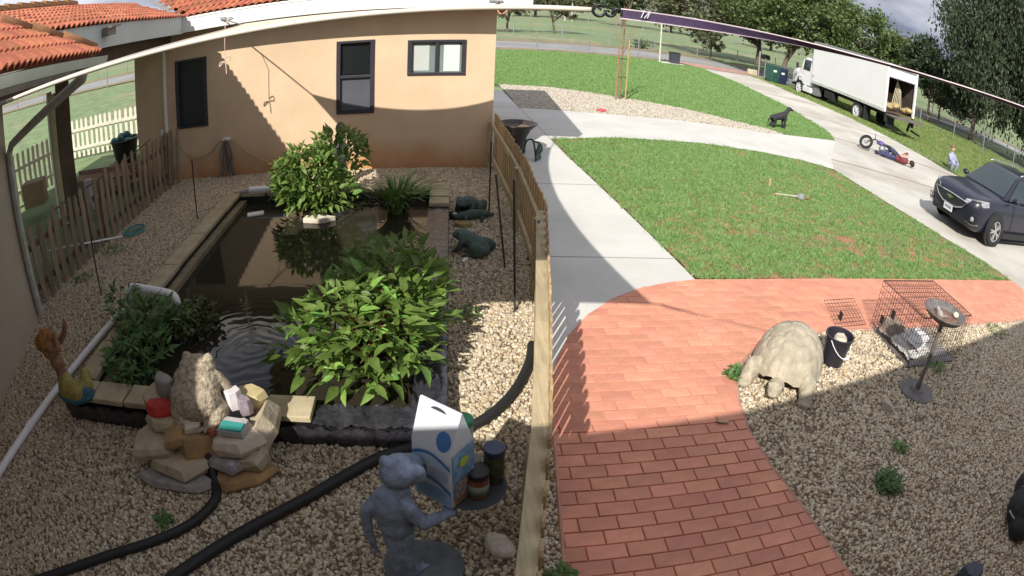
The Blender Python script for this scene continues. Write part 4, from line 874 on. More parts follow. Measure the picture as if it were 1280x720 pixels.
rock('dark_rock', 'dark blue rock at the bottom edge on the gravel', (3.60, 1.22, .06), (.26, .2, .16), 25, mat('dark_rock', (.05, .055, .08), .7, .3, 10), 0)
rock('flat_stone', 'yellowish flat stone between the two frog statues', (.16, 7.72, .03), (.30, .16, .06), 26, mat('mustard_stone', (.28, .21, .08), .85, .2, 10), -8, cat='stone')
rock('wood_chip', 'short pale wood scrap lying on the red path', (2.13, 3.52, .035), (.14, .035, .025), 27, mat('wood_scrap', (.42, .33, .2), .8), -12, sides=6, bev=.003, cat='wood scrap', rag=.05)
rock('bone', 'small white stick on gravel by the green frog', (.17, 6.62, .025), (.04, .15, .025), 28, M_WHITE, -30, sides=6, bev=.004, cat='stick', rag=.08)
# ------------------------------------------------------------------ plants
def leaf_mesh(name, L, w, m, curl=.25, fold=.18):
    mb = MB(); ks = [(0, .04), (.18, .75), (.42, 1.0), (.7, .62), (1, .0)]
    for t, q in ks:
        z = -curl * L * t * t; y = L * t
        mb.v += [(-w / 2 * q, y, z + fold * w * q), (0, y, z), (w / 2 * q, y, z + fold * w * q)]
    for i in range(len(ks) - 1):
        a = i * 3; mb.f += [(a, a + 1, a + 4, a + 3), (a + 1, a + 2, a + 5, a + 4)]
    me = mb.mesh(name); me.materials.append(m); me.polygons.foreach_set('use_smooth', [True] * len(me.polygons)); return me
M_LEAF = mat('broad_leaf', (.16, .33, .055), .5, .2, 14, rand=.5, col2=(.25, .42, .095), trl=.35)
M_LEAFD = mat('dark_leaf', (.13, .25, .045), .5, .25, 14, rand=.45, col2=(.19, .32, .075), trl=.3)
M_LEAFW = mat('weed_leaf', (.08, .18, .04), .6, .25, 14, rand=.35, col2=(.14, .25, .07), trl=.2)
M_STEM = mat('reddish_stem', (.20, .10, .04), .6, .3, 10); M_STEMG = mat('green_stem', (.10, .17, .04), .6, .3, 10)
def leafy(name, label, base, blobs, n, sizes, mleaf, mstem, seed, cat='plant', nst=26, droop=.5, stuff=0, wr=.42):
    """stems that branch from the base into the blobs; leaves are single objects"""
    r = random.Random(seed); t = thing(name, label, cat, base)
    metas = [leaf_mesh('leaf', s, s * wr, mleaf, r.uniform(.08, .32)) for s in sizes]
    for k in range(nst):
        c, rad = blobs[k % len(blobs)]; d = V((r.gauss(0, 1), r.gauss(0, 1), abs(r.gauss(0, 1)))).normalized()
        p = V(c) + V((d.x * rad[0], d.y * rad[1], d.z * rad[2])) * r.uniform(.55, .95); b0 = V(base) + V((r.uniform(-.5, .5) * blobs[0][1][0], r.uniform(-.4, .4) * blobs[0][1][1], 0))
        MB().tube(catmull([b0, b0.lerp(p, .5) + V((0, 0, .12)), p], 3), [.010] * 3 + [.008] * 3 + [.004], 5).build('stem', mstem, t, smooth=True)
    extra = MB()
    for k in range(n + stuff):
        c, rad = r.choices(blobs, [q[1][0] * q[1][1] * q[1][2] for q in blobs])[0]
        d = V((r.gauss(0, 1), r.gauss(0, 1), r.gauss(.25, .9))).normalized(); q = r.uniform(.45, 1.05) ** .6
        p = V(c) + V((d.x * rad[0] * q, d.y * rad[1] * q, d.z * rad[2] * q))
        if p.z < base[2] + .03: p.z = base[2] + .03 + r.random() * .08
        out = V((d.x + r.gauss(0, .55), d.y + r.gauss(0, .55), 0)); yaw = math.atan2(out.y, out.x) - math.pi / 2
        Mx = TR(*p) @ Matrix.Rotation(yaw, 4, 'Z') @ rot('X', r.uniform(-60, 90) * droop + 18) @ rot('Y', r.uniform(-45, 45)) @ Matrix.Scale(r.uniform(.75, 1.2), 4)
        if k < n: inst(r.choice(metas), 'leaf', t, Mx)
        else:
            me = r.choice(metas); extra.add([v.co for v in me.vertices], [tuple(pp.vertices) for pp in me.polygons], Mx)
    if stuff: kind(extra.build('foliage', mleaf, t, smooth=True), 'stuff')
    return t
leafy('leafy_plant', 'large bright green broad leaved plant filling the pond front', (-.78, 4.65, .05), [((-.68, 4.5, .40), (.62, .85, .34)), ((-.45, 4.95, .46), (.42, .70, .34)), ((-1.18, 4.42, .28), (.40, .48, .24)), ((-.62, 5.6, .36), (.48, .48, .3))], 300, (.16, .20, .12, .09), M_LEAF, M_STEM, 1, nst=40, stuff=1250, wr=.41)
leafy('leafy_plant', 'bushy green plant at the far end of pond against wall', (-1.92, 8.3, .05), [((-2.05, 8.3, .58), (.52, .42, .45)), ((-1.62, 8.45, .78), (.45, .42, .45)), ((-1.9, 8.15, .35), (.62, .38, .3)), ((-2.3, 8.2, .5), (.3, .3, .3))], 290, (.13, .16, .10, .08), M_LEAFD, M_STEMG, 2, nst=30, stuff=1700, droop=.8)
leafy('pond_plant', 'shaded green plant trailing inside the left pond corner', (-2.9, 4.3, .05), [((-2.95, 4.2, .22), (.32, .55, .2)), ((-3.1, 4.7, .30), (.35, .32, .2)), ((-3.55, 5.0, .32), (.25, .2, .16))], 200, (.12, .15, .09), M_LEAFW, M_STEMG, 3, nst=14, stuff=420, wr=.32)
leafy('pond_plant', 'small leaved plant under the end of elbow pipe', (-2.72, 5.0, .05), [((-2.68, 5.0, .14), (.36, .36, .14))], 120, (.06, .075), mat('small_leaf', (.09, .12, .03), .6, .3, 14, rand=.4), M_STEMG, 4, nst=10, stuff=260, wr=.6)
def reeds(name, label, base, n, h, spread, m, seed, cat='plant', w=.02, head=False):
    r = random.Random(seed); t = thing(name, label, cat, base)
    for k in range(n):
        a = r.uniform(0, 6.283); l = r.uniform(.25, 1) * spread; hh = h * r.uniform(.6, 1.1); b0 = V(base) + V((math.cos(a) * .25 * spread * r.random(), math.sin(a) * .25 * spread * r.random(), 0)); mb = MB(); e = V((math.cos(a), math.sin(a), 0)); sidev = V((-e.y, e.x, 0))
        for i in range(7):
            u = i / 6; p = b0 + e * (l * u ** 1.7) + V((0, 0, hh * (1.25 * u - .55 * u ** 2.6))); ww = w * (1 - u ** 2) + .002
            mb.v += [tuple(p - sidev * ww), tuple(p + sidev * ww + V((0, 0, .004)))]
            if i: q = i * 2; mb.f.append((q - 2, q - 1, q + 1, q))
        mb.build('blade', m, t, smooth=True)
    return t
M_REED = mat('reed_blade', (.12, .21, .05), .55, .3, 8, rand=.4, trl=.2)
reeds('reed_clump', 'clump of strap leaved reeds at the far right of pond', (-.74, 8.15, .04), 150, .62, .62, M_REED, 5, w=.016)
def weed(label, c, n, h, s, seed, name='weed'):
    m = M_LEAFW; r = random.Random(seed); mb = MB(); lm = leaf_mesh('wl', .05, .022, m, .3)
    for k in range(n):
        a = r.uniform(0, 6.28); d = s * math.sqrt(r.random()); z = h * r.random() * (1 - d / s * .6)
        mb.add([v.co for v in lm.vertices], [tuple(p.vertices) for p in lm.polygons], TR(c[0] + d * math.cos(a), c[1] + d * math.sin(a), .015 + z) @ Matrix.Rotation(r.uniform(0, 6.28), 4, 'Z') @ rot('X', r.uniform(-30, 60)) @ Matrix.Scale(r.uniform(.6, 1.4), 4))
    bpy.data.meshes.remove(lm); t = thing(name, label, 'weed', (c[0], c[1], 0)); kind(mb.build('foliage', m, t, smooth=True), 'stuff'); return t
weed('dark green weed clump in the middle of shaded gravel', (3.36, 2.46), 240, .14, .14, 1)
weed('small weed just beyond the largest weed on shaded gravel', (3.78, 2.84), 60, .06, .09, 2)
weed('bright weed tuft at the path edge beside the tortoise', (2.52, 4.16), 190, .12, .11, 3)
weed('small weed right of the birdbath pole', (5.25, 3.95), 70, .06, .13, 4)
weed('weed at the far right edge of the gravel bed', (7.4, 4.55), 90, .07, .22, 5)
weed('straggly weed on sunlit gravel beside the pond', (.16, 5.35), 70, .10, .16, 6)
weed('weed at the foot of tan fence near the bottom edge', (.62, 2.15), 110, .10, .08, 7)
weed('weed tuft under the grey fence by the net', (-5.0, 7.1), 80, .08, .2, 8)
weed('weed below the rods at the left fence', (-5.05, 6.2), 80, .08, .18, 9)
weed('small weed on the shaded gravel below rock pile', (-2.05, 2.45), 50, .03, .07, 10)
weed('sprawling weed at the far left pond corner', (-3.45, 8.6), 120, .12, .28, 11)
# ------------------------------------------------------------------ statues
def loc(mb, M): mb.v = [tuple(M @ V(p)) for p in mb.v]; return mb
# grey frog waiter
M_FROGB = mat('blue_grey_resin', (.20, .245, .33), .7, .42, 14, bump=.4, bscale=50)
fr = thing('frog_statue', 'blue grey standing frog statue holding out a tray', 'statue', (-.32, 2.24, 0))
mb = MB()
mb.ell((-.325, 2.25, .61), (.118, .10, .165)).ell((-.325, 2.25, .48), (.108, .10, .11)).ell((-.30, 2.27, .73), (.08, .075, .07))
mb.ell((-.275, 2.29, .845), (.115, .10, .095), (0, .1, .5)).ell((-.25, 2.36, .82), (.11, .08, .055), (0, 0, .5))
mb.ell((-.34, 2.275, .925), (.034, .034, .036)).ell((-.185, 2.255, .86), (.052, .05, .056))
mb.limb([(-.39, 2.25, .69), (-.475, 2.22, .60), (-.48, 2.21, .42)], [.042, .034, .028]); mb.limb([(-.48, 2.21, .42), (-.465, 2.22, .30)], [.03, .022])
for a in (-.5, 0, .5): mb.limb([(-.465, 2.22, .30), (-.465 + .03 * math.sin(a), 2.21 + .02 * a, .235)], [.016, .011], 6)
mb.limb([(-.25, 2.20, .67), (-.17, 2.19, .54), (-.06, 2.30, .49)], [.05, .04, .032]); mb.ell((-.03, 2.34, .492), (.05, .055, .02))
for a in (-.6, 0, .6): mb.limb([(-.03, 2.34, .492), (.02 + .02 * a, 2.40 + .01 * a, .49)], [.018, .011], 6)
mb.limb([(-.355, 2.25, .42), (-.345, 2.21, .24), (-.34, 2.20, .05)], [.065, .045, .034]); mb.limb([(-.285, 2.25, .42), (-.28, 2.22, .24), (-.275, 2.20, .05)], [.065, .045, .034])
for x in (-.345, -.265):
    for a in (-.35, 0, .35): mb.limb([(x, 2.20, .045), (x + .13 * math.sin(a + .5), 2.20 + .12 * math.cos(a + .5), .035)], [.026, .012], 6)
organic('body', mb, M_FROGB, fr, .011, 2, disp=.005, dscale=.03)
MB().lathe([(.0, 0), (.24, 0), (.245, .02), (.22, .035), (0, .035)], 24, TR(-.20, 2.27, 0), wob=lambda t, i: 1 + .04 * math.sin(3 * t)).build('base', mat('base_resin', (.12, .135, .15), .8, .25, 12, bump=.4, bscale=40), fr, auto=40)
MB().lathe([(0, .51), (.19, .51), (.21, .53), (.20, .53), (.185, .521), (0, .521)], 28, TR(.09, 2.51, 0)).build('tray', mat('tray_resin', (.06, .065, .07), .6), fr, auto=40)
# paper sack of pet food
bag = thing('food_bag', 'white and blue food bag with pinched top on the tray', 'bag', (-.05, 2.45, .524))
BX, BY, BR = -.055, 2.47, R_(-38)
TB = TR(BX, BY, .524) @ Matrix.Rotation(BR, 4, 'Z')
w, d, h, h2_ = .13, .095, .40, .62
vs = [(-w, -d, 0), (w, -d, 0), (w, d, 0), (-w, d, 0), (-w * 1.03, -d * 1.05, h * .5), (w * 1.03, -d * 1.05, h * .5), (w * 1.03, d * 1.05, h * .5), (-w * 1.03, d * 1.05, h * .5), (-w, -d, h), (w, -d, h), (w, d, h), (-w, d, h), (-w * 1.0, -.008, h2_), (w * 1.0, -.008, h2_), (w * 1.0, .008, h2_), (-w * 1.0, .008, h2_)]
fs = [(3, 2, 1, 0), (0, 1, 5, 4), (1, 2, 6, 5), (2, 3, 7, 6), (3, 0, 4, 7), (4, 5, 9, 8), (5, 6, 10, 9), (6, 7, 11, 10), (7, 4, 8, 11), (8, 9, 13, 12), (9, 10, 14, 13), (10, 11, 15, 14), (11, 8, 12, 15), (12, 13, 14, 15)]
M_BAGW = mat('bag_white', (.62, .65, .70), .45, .06, 8, bump=.2, bscale=12); M_BAGB = mat('bag_blue', (.06, .17, .40), .45, .2, 10)
bs = MB().add(vs, fs, TB).build('sack', M_BAGW, bag, bevel=.006, auto=45)
def pan(mb, face, u0, u1, v0, v1, off=.003):
    """patch on one side of the sack: face 0 = -d side, 1 = -w side"""
    if face == 0: q = [(u, -d * 1.06 - off, v) for u, v in ((u0, v0), (u1, v0), (u1, v1), (u0, v1))]
    elif face == 1: q = [(-w * 1.035 - off, -u, v) for u, v in ((u0, v0), (u1, v0), (u1, v1), (u0, v1))]; q.reverse()
    else: q = [(w * 1.035 + off, u, v) for u, v in ((u0, v0), (u1, v0), (u1, v1), (u0, v1))]
    mb.add(q, [(0, 1, 2, 3)], TB)
mb = MB(); pan(mb, 2, -d * .98, d * .98, .07, .395); mb.build('blue_band', mat('bag_blue_fade', (.10, .26, .50), .45, .35, 14, col2=(.30, .48, .66)), bag)
mb = MB(); pan(mb, 2, -d * .85, d * .85, .02, .07, .005); mb.build('kibble_window', mat('kibble', (.25, .14, .06), .6, .5, 120), bag)
mb = MB(); pan(mb, 2, -d * .8, d * .8, .075, .20, .006); mb.build('picture_print', mat('print_mix', (.10, .22, .32), .5, .7, 34, col2=(.48, .36, .30)), bag)
mb = MB(); pan(mb, 0, -w * .97, w * .97, .004, .125, .002); mb.build('pale_blue_field', mat('bag_pale_blue', (.30, .46, .64), .45, .2, 12), bag)
mb = MB(); pan(mb, 0, -w * .97, w * .97, .285, .33, .002); mb.build('pale_blue_field', mat('bag_pale_blue2', (.40, .54, .68), .45, .2, 12), bag)
for zz, q in ((.30, .022), (.115, .03)):
    mb = MB()
    for k in range(10):
        u0, u1 = -w * .97 + 2 * w * .97 * k / 10, -w * .97 + 2 * w * .97 * (k + 1) / 10; z0s, z1s = zz + .05 * math.sin(k * .33), zz + .05 * math.sin((k + 1) * .33)
        mb.add([(u0, -d * 1.06 - .004, z0s), (u1, -d * 1.06 - .004, z1s), (u1, -d * 1.06 - .004, z1s + q), (u0, -d * 1.06 - .004, z0s + q)], [(0, 1, 2, 3)], TB)
    mb.build('blue_swoosh', M_BAGB, bag)
mb = MB(); pan(mb, 0, -w * .9, -w * .2, .20, .26, .004); mb.build('picture_print', mat('print_fish', (.35, .16, .12), .5, .6, 40, col2=(.25, .35, .50)), bag)
mb = MB(); mb.lathe([(0, 0), (.045, 0), (.045, .002), (0, .002)], 18, TB @ TR(.07, -.074, .455) @ rot('X', 70) @ Matrix.Diagonal((1.0, 1.3, 1, 1))); mb.build('badge', M_BAGB, bag)
mb = MB(); mb.lathe([(0, 0), (.032, 0), (.032, .002), (0, .002)], 16, TB @ TR(w * 1.035 + .006, 0, .31) @ rot('Y', 90) @ Matrix.Diagonal((1, 1.25, 1, 1))); mb.build('badge', mat('lime_badge', (.45, .55, .08), .5), bag)
mb = MB()
for k in range(6): pan(mb, 0, -w * .85, w * (.75 - .1 * (k % 3)), .03 + .016 * k, .036 + .016 * k, .004)
for k in range(5): pan(mb, 0, -w * (.1 - .02 * k), w * .85, .20 + .016 * k, .206 + .016 * k, .004)
kind(mb.build('small_print', mat('print_blue', (.20, .30, .48), .5), bag), 'stuff')
mb = MB(); mb.lathe([(.018, 0), (.05, 0), (.05, .003), (.018, .003)], 16, TB @ TR(0, -.018, .585) @ rot('X', 82) @ Matrix.Diagonal((1, .45, 1, 1))); mb.build('handle_hole', mat('handle_dark', (.05, .05, .07), .6), bag)
def jar(name, label, c, r, h, mb_col, lid_col, lidh=.035, band=None):
    t = thing(name, label, 'jar', c)
    MB().lathe([(0, 0), (r * .95, 0), (r, .012), (r, h * .82), (r * .9, h), (0, h)], 20, TR(*c)).build('jar_body', mb_col, t, auto=40)
    MB().lathe([(0, h), (r * 1.0, h), (r * 1.02, h + .004), (r * 1.02, h + lidh), (r * .96, h + lidh + .004), (0, h + lidh + .004)], 20, TR(*c)).build('lid', lid_col, t, auto=40)
    if band: MB().lathe([(r + .0015, h * .2), (r + .0015, h * .7)], 20, TR(*c)).build('paper_band', band, t, smooth=True)
    return t
jar('jar', 'brown glass jar with black lid and white band on tray', (.13, 2.44, .524), .062, .15, mat('brown_jar', (.17, .06, .03), .25, .3, 20), M_BLACK, band=mat('jar_band', (.45, .42, .36), .6, .5, 30, col2=(.12, .22, .14)))
jar('jar', 'dark flaked jar with blue black lid behind brown jar', (.225, 2.56, .524), .06, .21, mat('flake_jar', (.055, .06, .035), .25, .5, 40), mat('lid_navy', (.03, .045, .10), .35))
jar('jar', 'tall tub with green lid standing behind the food bag', (.06, 2.66, .524), .055, .34, mat('pale_tub', (.35, .42, .40), .5), mat('lid_green', (.03, .22, .10), .4))
jar('cup', 'small dark cup half hidden between the bag and jars', (.12, 2.60, .524), .04, .09, M_BLACK, mat('cup_grey', (.2, .19, .18), .6))
# toad on the rock pile
M_TOAD = mat('mottled_toad', (.40, .32, .22), .85, .5, 30, bump=.9, bscale=45, col2=(.60, .51, .38))
td = thing('toad_statue', 'mottled brown toad statue sitting atop the rock pile', 'statue', (-1.83, 3.24, .38))
mb = MB(); mb.ell((-1.83, 3.20, .55), (.22, .17, .18), (-.2, 0, 0)).ell((-1.82, 3.26, .66), (.195, .14, .13)).ell((-1.805, 3.31, .745), (.155, .12, .085))
mb.ell((-1.705, 3.34, .80), .04).ell((-1.895, 3.35, .80), .04)
for s in (-1, 1):
    mb.ell((-1.83 + .165 * s, 3.20, .46), (.085, .12, .09)); mb.limb([(-1.83 + .17 * s, 3.14, .43), (-1.83 + .10 * s, 3.06, .41)], [.05, .034]); mb.limb([(-1.81 + .15 * s, 3.30, .68), (-1.81 + .205 * s, 3.32, .60), (-1.81 + .20 * s, 3.36, .44)], [.05, .042, .034])
    for k in range(3): mb.limb([(-1.83 + .10 * s, 3.07, .405), (-1.83 + (.03 + .06 * k) * s, 3.02, .395)], [.024, .014], 6)
rw = random.Random(3)
for k in range(70):
    a, b2 = rw.uniform(0, 6.28), rw.uniform(-.3, 1.1); mb.ell((-1.83 + .19 * math.cos(a) * math.cos(b2), 3.24 + .15 * math.sin(a) * math.cos(b2), .55 + .2 * math.sin(b2)), rw.uniform(.010, .018), n=6, m=4)
organic('body', mb, M_TOAD, td, .010, 2, disp=.006, dscale=.02)
# green frogs right of the pond
M_VERD = mat('verdigris', (.05, .10, .085), .7, .35, 12, bump=.5, bscale=40, col2=(.085, .13, .12))
def frogb(name, label, c, rz, s, lean=.5):
    t = thing(name, label, 'statue', c, 0); mb = MB()
    mb.ell((0, -.02, .12), (.13, .20, .10), (lean, 0, 0)).ell((0, .15, .20), (.115, .12, .062), (.25, 0, 0)).ell((0, .22, .195), (.09, .07, .042))
    for q in (-1, 1):
        mb.ell((.07 * q, .165, .245), (.028, .034, .026)); mb.ell((.12 * q, -.10, .09), (.06, .13, .085)); mb.limb([(.13 * q, -.15, .05), (.16 * q, .02, .03)], [.04, .025]); mb.limb([(.09 * q, .12, .15), (.11 * q, .15, .08), (.10 * q, .19, .02)], [.042, .034, .028])
        for k in (-1, 0, 1): mb.limb([(.10 * q, .19, .02), (.10 * q + .035 * k, .245, .014)], [.018, .010], 6); mb.limb([(.16 * q, .02, .025), (.16 * q + .03 * k, .08, .014)], [.018, .010], 6)
    loc(mb, TR(*c) @ Matrix.Rotation(rz, 4, 'Z') @ Matrix.Scale(s, 4)); organic('body', mb, M_VERD, t, .014, 3, disp=.006, dscale=.04)
    for q in (-1, 1): loc(e := MB().ell((.088 * q, .178, .25), .012, n=8, m=6), TR(*c) @ Matrix.Rotation(rz, 4, 'Z') @ Matrix.Scale(s, 4)); e.build('eye', M_BLACK, t)
    return t
frogb('frog_statue', 'dark green frog statue facing the pond on gravel', (.28, 6.86, 0), R_(62), 1.0)
frogb('frog_statue', 'dark green frog statue sitting beyond the mustard stone', (.26, 8.22, .0), R_(150), 1.05, .6)
t = thing('lizard_statue', 'low green reptile statue lying in front of far frog', 'statue', (.40, 7.98, 0))
mb = MB(); mb.limb([(.10, 7.93, .06), (.25, 7.95, .08), (.42, 8.0, .075), (.58, 8.06, .04)], [.05, .07, .06, .018]); mb.ell((.08, 7.92, .07), (.06, .05, .035)); [mb.limb([(x, 7.95 + .1 * s, .07), (x - .02, 7.95 + .12 * s, .02)], [.025, .018]) for x in (.2, .42) for s in (-1, 1)]
organic('body', mb, M_VERD, t, .013, 2)
t = thing('turtle_ornament', 'small dark ornament with white spot beside pond corner', 'ornament', (.04, 8.0, 0))
MB().ell((.04, 8.0, .05), (.10, .09, .06)).build('shell', M_BLACK, t, smooth=True); MB().ell((.06, 7.95, .085), (.045, .03, .02)).build('white_spot', M_WHITE, t, smooth=True); MB().ell((-.04, 7.95, .04), (.04, .035, .03)).build('head', M_IRON, t, smooth=True)
# dark statue head behind the far plant
t = thing('garden_statue', 'dark bust showing above the far leafy plant', 'statue', (-1.78, 9.6, 0))
mb = MB(); mb.ell((-1.78, 9.6, .2), (.12, .12, .22)).ell((-1.78, 9.6, .55), (.13, .1, .22)).limb([(-1.78, 9.6, .72), (-1.78, 9.6, .86)], [.05, .045]); mb.ell((-1.78, 9.6, .95), (.085, .095, .11)).ell((-1.78, 9.50, .94), (.02, .03, .03))
organic('figure', mb, mat('dark_bronze', (.06, .07, .07), .6, .3, 12), t, .015, 3)
# mermaid
mer = thing('mermaid_statue', 'mermaid statue with blue tail on the left pond corner', 'statue', (-3.22, 3.3, .4)); MER = True
M_SKIN = mat('painted_skin', (.26, .135, .08), .8, .2, 10); M_HAIR = mat('painted_hair', (.30, .135, .035), .85, .4, 25, bump=.6, bscale=50)
mb = MB(); mb.limb([(-3.30, 3.3, .52), (-3.31, 3.3, .62), (-3.30, 3.28, .72), (-3.335, 3.28, .80)], [.075, .058, .078, .055]); mb.limb([(-3.335, 3.28, .80), (-3.33, 3.28, .86)], [.024, .024]); mb.ell((-3.30, 3.26, .90), (.055, .06, .07))
mb.limb([(-3.29, 3.23, .80), (-3.17, 3.24, .88), (-3.22, 3.29, .99)], [.034, .030, .022]); mb.limb([(-3.33, 3.33, .80), (-3.16, 3.36, .94), (-3.08, 3.34, 1.06)], [.034, .032, .022]); mb.ell((-3.075, 3.335, 1.085), (.014, .02, .03))
mb.ell((-3.265, 3.245, .74), .028).ell((-3.262, 3.30, .74), .028)
organic('torso', mb, M_SKIN, mer, .010, 2)
mb = MB(); mb.ell((-3.36, 3.28, .93), (.105, .10, .10)).ell((-3.43, 3.28, .90), (.08, .085, .085)).ell((-3.38, 3.28, .83), (.05, .07, .09)).ell((-3.28, 3.28, .975), (.06, .06, .035)); organic('hair', mb, M_HAIR, mer, .011, 1, disp=.014, dscale=.02)
mb = MB(); mb.limb([(-3.30, 3.3, .54), (-3.24, 3.24, .47), (-3.10, 3.22, .45), (-3.02, 3.30, .47), (-3.06, 3.38, .54)], [.08, .11, .10, .075, .06]); organic('hips', mb, mat('gold_tail', (.27, .22, .06), .7, .35, 20), mer, .012, 2)
mb = MB(); mb.ell((-3.16, 3.26, .415), (.235, .15, .075)).ell((-3.24, 3.22, .43), (.11, .07, .06)).ell((-3.02, 3.25, .45), (.08, .07, .07)); organic('tail', mb, mat('blue_tail', (.03, .11, .17), .6, .45, 40, bump=.5, bscale=60), mer, .012, 1, disp=.01, dscale=.02)
mer.location = (-3.40, 3.50, .255)
# ------------------------------------------------------------------ tortoise
M_SHELL = mat('tortoise_shell', (.38, .335, .25), .9, .28, 6, bump=.6, bscale=30, col2=(.50, .44, .34)); M_TSK = mat('tortoise_skin', (.38, .335, .25), .9, .3, 18, bump=.8, bscale=45)
to = thing('tortoise', 'large sandy coloured tortoise on gravel at the path edge', 'tortoise', (3.02, 4.18, 0), 0)
TT = TR(3.10, 4.20, 0) @ Matrix.Rotation(R_(139), 4, "Z") @ Matrix.Scale(.95, 4)       # local +Y is forward
mb = MB(); NI, NJ = 34, 84
SIT = [(0, -.30), (0, -.15), (0, .0), (0, .15), (0, .29)] + [(sx * .20, yk) for sx in (-1, 1) for yk in (-.24, -.08, .08, .24)] + [(.335 * math.cos(2 * math.pi * k / 22 + .14), .425 * math.sin(2 * math.pi * k / 22 + .14)) for k in range(22)]
for i in range(NI + 1):
    for j in range(NJ):
        p = math.pi / 2 * (i / NI) ** 1.15; q = 2 * math.pi * j / NJ; cx, cy = math.cos(p) * math.cos(q), math.cos(p) * math.sin(q); lx, ly = .345 * cx, .44 * cy
        ds = sorted(math.hypot(lx - a, (ly - b_) * .95) for a, b_ in SIT); gap = ds[1] - ds[0]; gr_ = -.017 * math.exp(-(gap / .013) ** 2) + .0015 * math.sin(ds[0] * 120) + .010 * max(0, 1 - ds[0] / .10)
        flare = 1 + .12 * (1 - i / NI) ** 4; zz = .14 + .37 * math.sin(p) ** .8
        if i < 9: zz += .085 * math.exp(-((q - math.pi / 2) / .42) ** 2) * (1 - i / 9) - .03 * (1 - i / 9)
        mb.v.append((lx * flare * (1 + gr_ * 1.2), ly * flare * (1 + gr_ * 1.2), zz + gr_))
for i in range(NI):
    for j in range(NJ): a = i * NJ; mb.f.append((a + j, a + (j + 1) % NJ, a + NJ + (j + 1) % NJ, a + NJ + j))
loc(mb, TT); mb.build('shell', M_SHELL, to, smooth=True)
mb = MB(); mb.ell((0, 0, .15), (.30, .39, .10)); loc(mb, TT); mb.build('underside', mat('shell_under', (.22, .15, .09), .9), to, smooth=True)
mb = MB(); mb.limb([(0, .30, .17), (.0, .44, .14)], [.075, .065]); mb.ell((.0, .53, .13), (.088, .115, .075), (-.2, 0, 0)); mb.ell((.0, .62, .105), (.06, .055, .05))
for s in (-1, 1):
    mb.limb([(.20 * s, .24, .18), (.30 * s, .34, .14), (.33 * s, .47, .045)], [.10, .10, .07]); mb.ell((.33 * s, .49, .035), (.08, .085, .042)); mb.limb([(.24 * s, -.26, .17), (.30 * s, -.34, .05)], [.10, .075]); mb.ell((.064 * s, .58, .16), (.024, .024, .022))
mb.limb([(0, -.40, .15), (.03, -.50, .08)], [.035, .015]); mb.ell((0, 0, .20), (.28, .37, .10)); loc(mb, TT); organic('body', mb, M_TSK, to, .014, 2, disp=.01, dscale=.03)
for s in (-1, 1):
    e = MB().ell((.076 * s, .585, .16), .014, n=8, m=6); loc(e, TT); e.build('eye', M_BLACK, to)
    for k in (-1, 0, 1): e = MB().tube([(.33 * s + .035 * k, .545, .03), (.33 * s + .04 * k, .585, .012)], [.013, .003], 6); loc(e, TT); e.build('claw', mat('claw', (.30, .25, .17), .6), to)
# ------------------------------------------------------------------ bucket, birdbath, crate
bk = thing('bucket', 'black bucket with a pale stone in it beside the tortoise', 'bucket', (3.75, 4.28, 0)); CB = TR(3.75, 4.28, 0)
MB().lathe([(0, .005), (.115, .005), (.12, .0), (.155, .31), (.168, .315), (.168, .335), (.15, .335), (.145, .31), (.11, .02), (0, .02)], 26, CB).build('pail', mat('bucket_black', (.025, .022, .032), .4, .15, 10), bk, auto=40)
hp = [(.165 * math.cos(q), .165 * math.sin(q) * .35 - .10 * math.sin(q) , .31 - .17 * math.sin(q)) for q in np.linspace(0, math.pi, 13)]
hp = [V((x, -abs(.165 * math.sin(q)) - .004 if True else y, z)) for (x, y, z), q in zip(hp, np.linspace(0, math.pi, 13))]
loc(e := MB().tube(hp, .005, 6), CB @ Matrix.Rotation(R_(20), 4, 'Z')); e.build('handle', M_WHITE, bk); loc(e := MB().tube(hp[5:8], .013, 8), CB @ Matrix.Rotation(R_(20), 4, 'Z')); e.build('grip', M_WHITE, bk)
rock('stone', 'pale round stone sitting inside the black bucket', (3.77, 4.28, .24), (.18, .17, .16), 31, M_R4, 0, cat='stone', sides=9, bev=.04, rag=.06)
MB().lathe([(0, .05), (.112, .05), (.13, .17), (0, .18)], 16, CB).build('fill', M_SOIL, bk)
bb = thing('birdbath', 'weathered metal birdbath with scalloped bowl and pierced base', 'birdbath', (4.60, 3.60, 0)); CB = TR(4.60, 3.60, 0)
M_BB = mat('birdbath_metal', (.17, .155, .15), .6, .3, 14, metal=.3, bump=.3); M_BBB = mat('birdbath_rust', (.17, .10, .07), .7, .4, 10)
MB().lathe([(.022, .03), (.03, .05), (.036, .08), (.026, .14), (.024, .7), (.03, .78), (.045, .81), (.05, .83)], 14, CB).build('pole', M_BB, bb, smooth=True)
mb = MB(); sc = lambda t, i: 1 + .035 * abs(math.sin(10 * t)) * (i > 1)
mb.lathe([(.04, .82), (.12, .835), (.2, .875), (.25, .93), (.262, .945), (.25, .945), (.19, .89), (.11, .855), (0, .85)], 60, CB, wob=sc); mb.build('bowl', M_BB, bb, smooth=True)
MB().lathe([(0, .862), (.15, .88), (.18, .893)], 24, CB).build('bowl_sediment', M_BBB, bb); 
mb = MB(); mb.ell((4.54, 3.63, .905), (.035, .05, .04)).ell((4.53, 3.67, .945), .022).limb([(4.55, 3.58, .90), (4.56, 3.53, .93)], [.018, .008]); organic('bird_figure', mb, mat('grey_figure', (.30, .28, .27), .7), bb, .007, 1); mb = MB(); mb.ell((4.75, 3.55, .925), (.04, .035, .03)); mb.build('shell_figure', M_R4, bb, smooth=True)
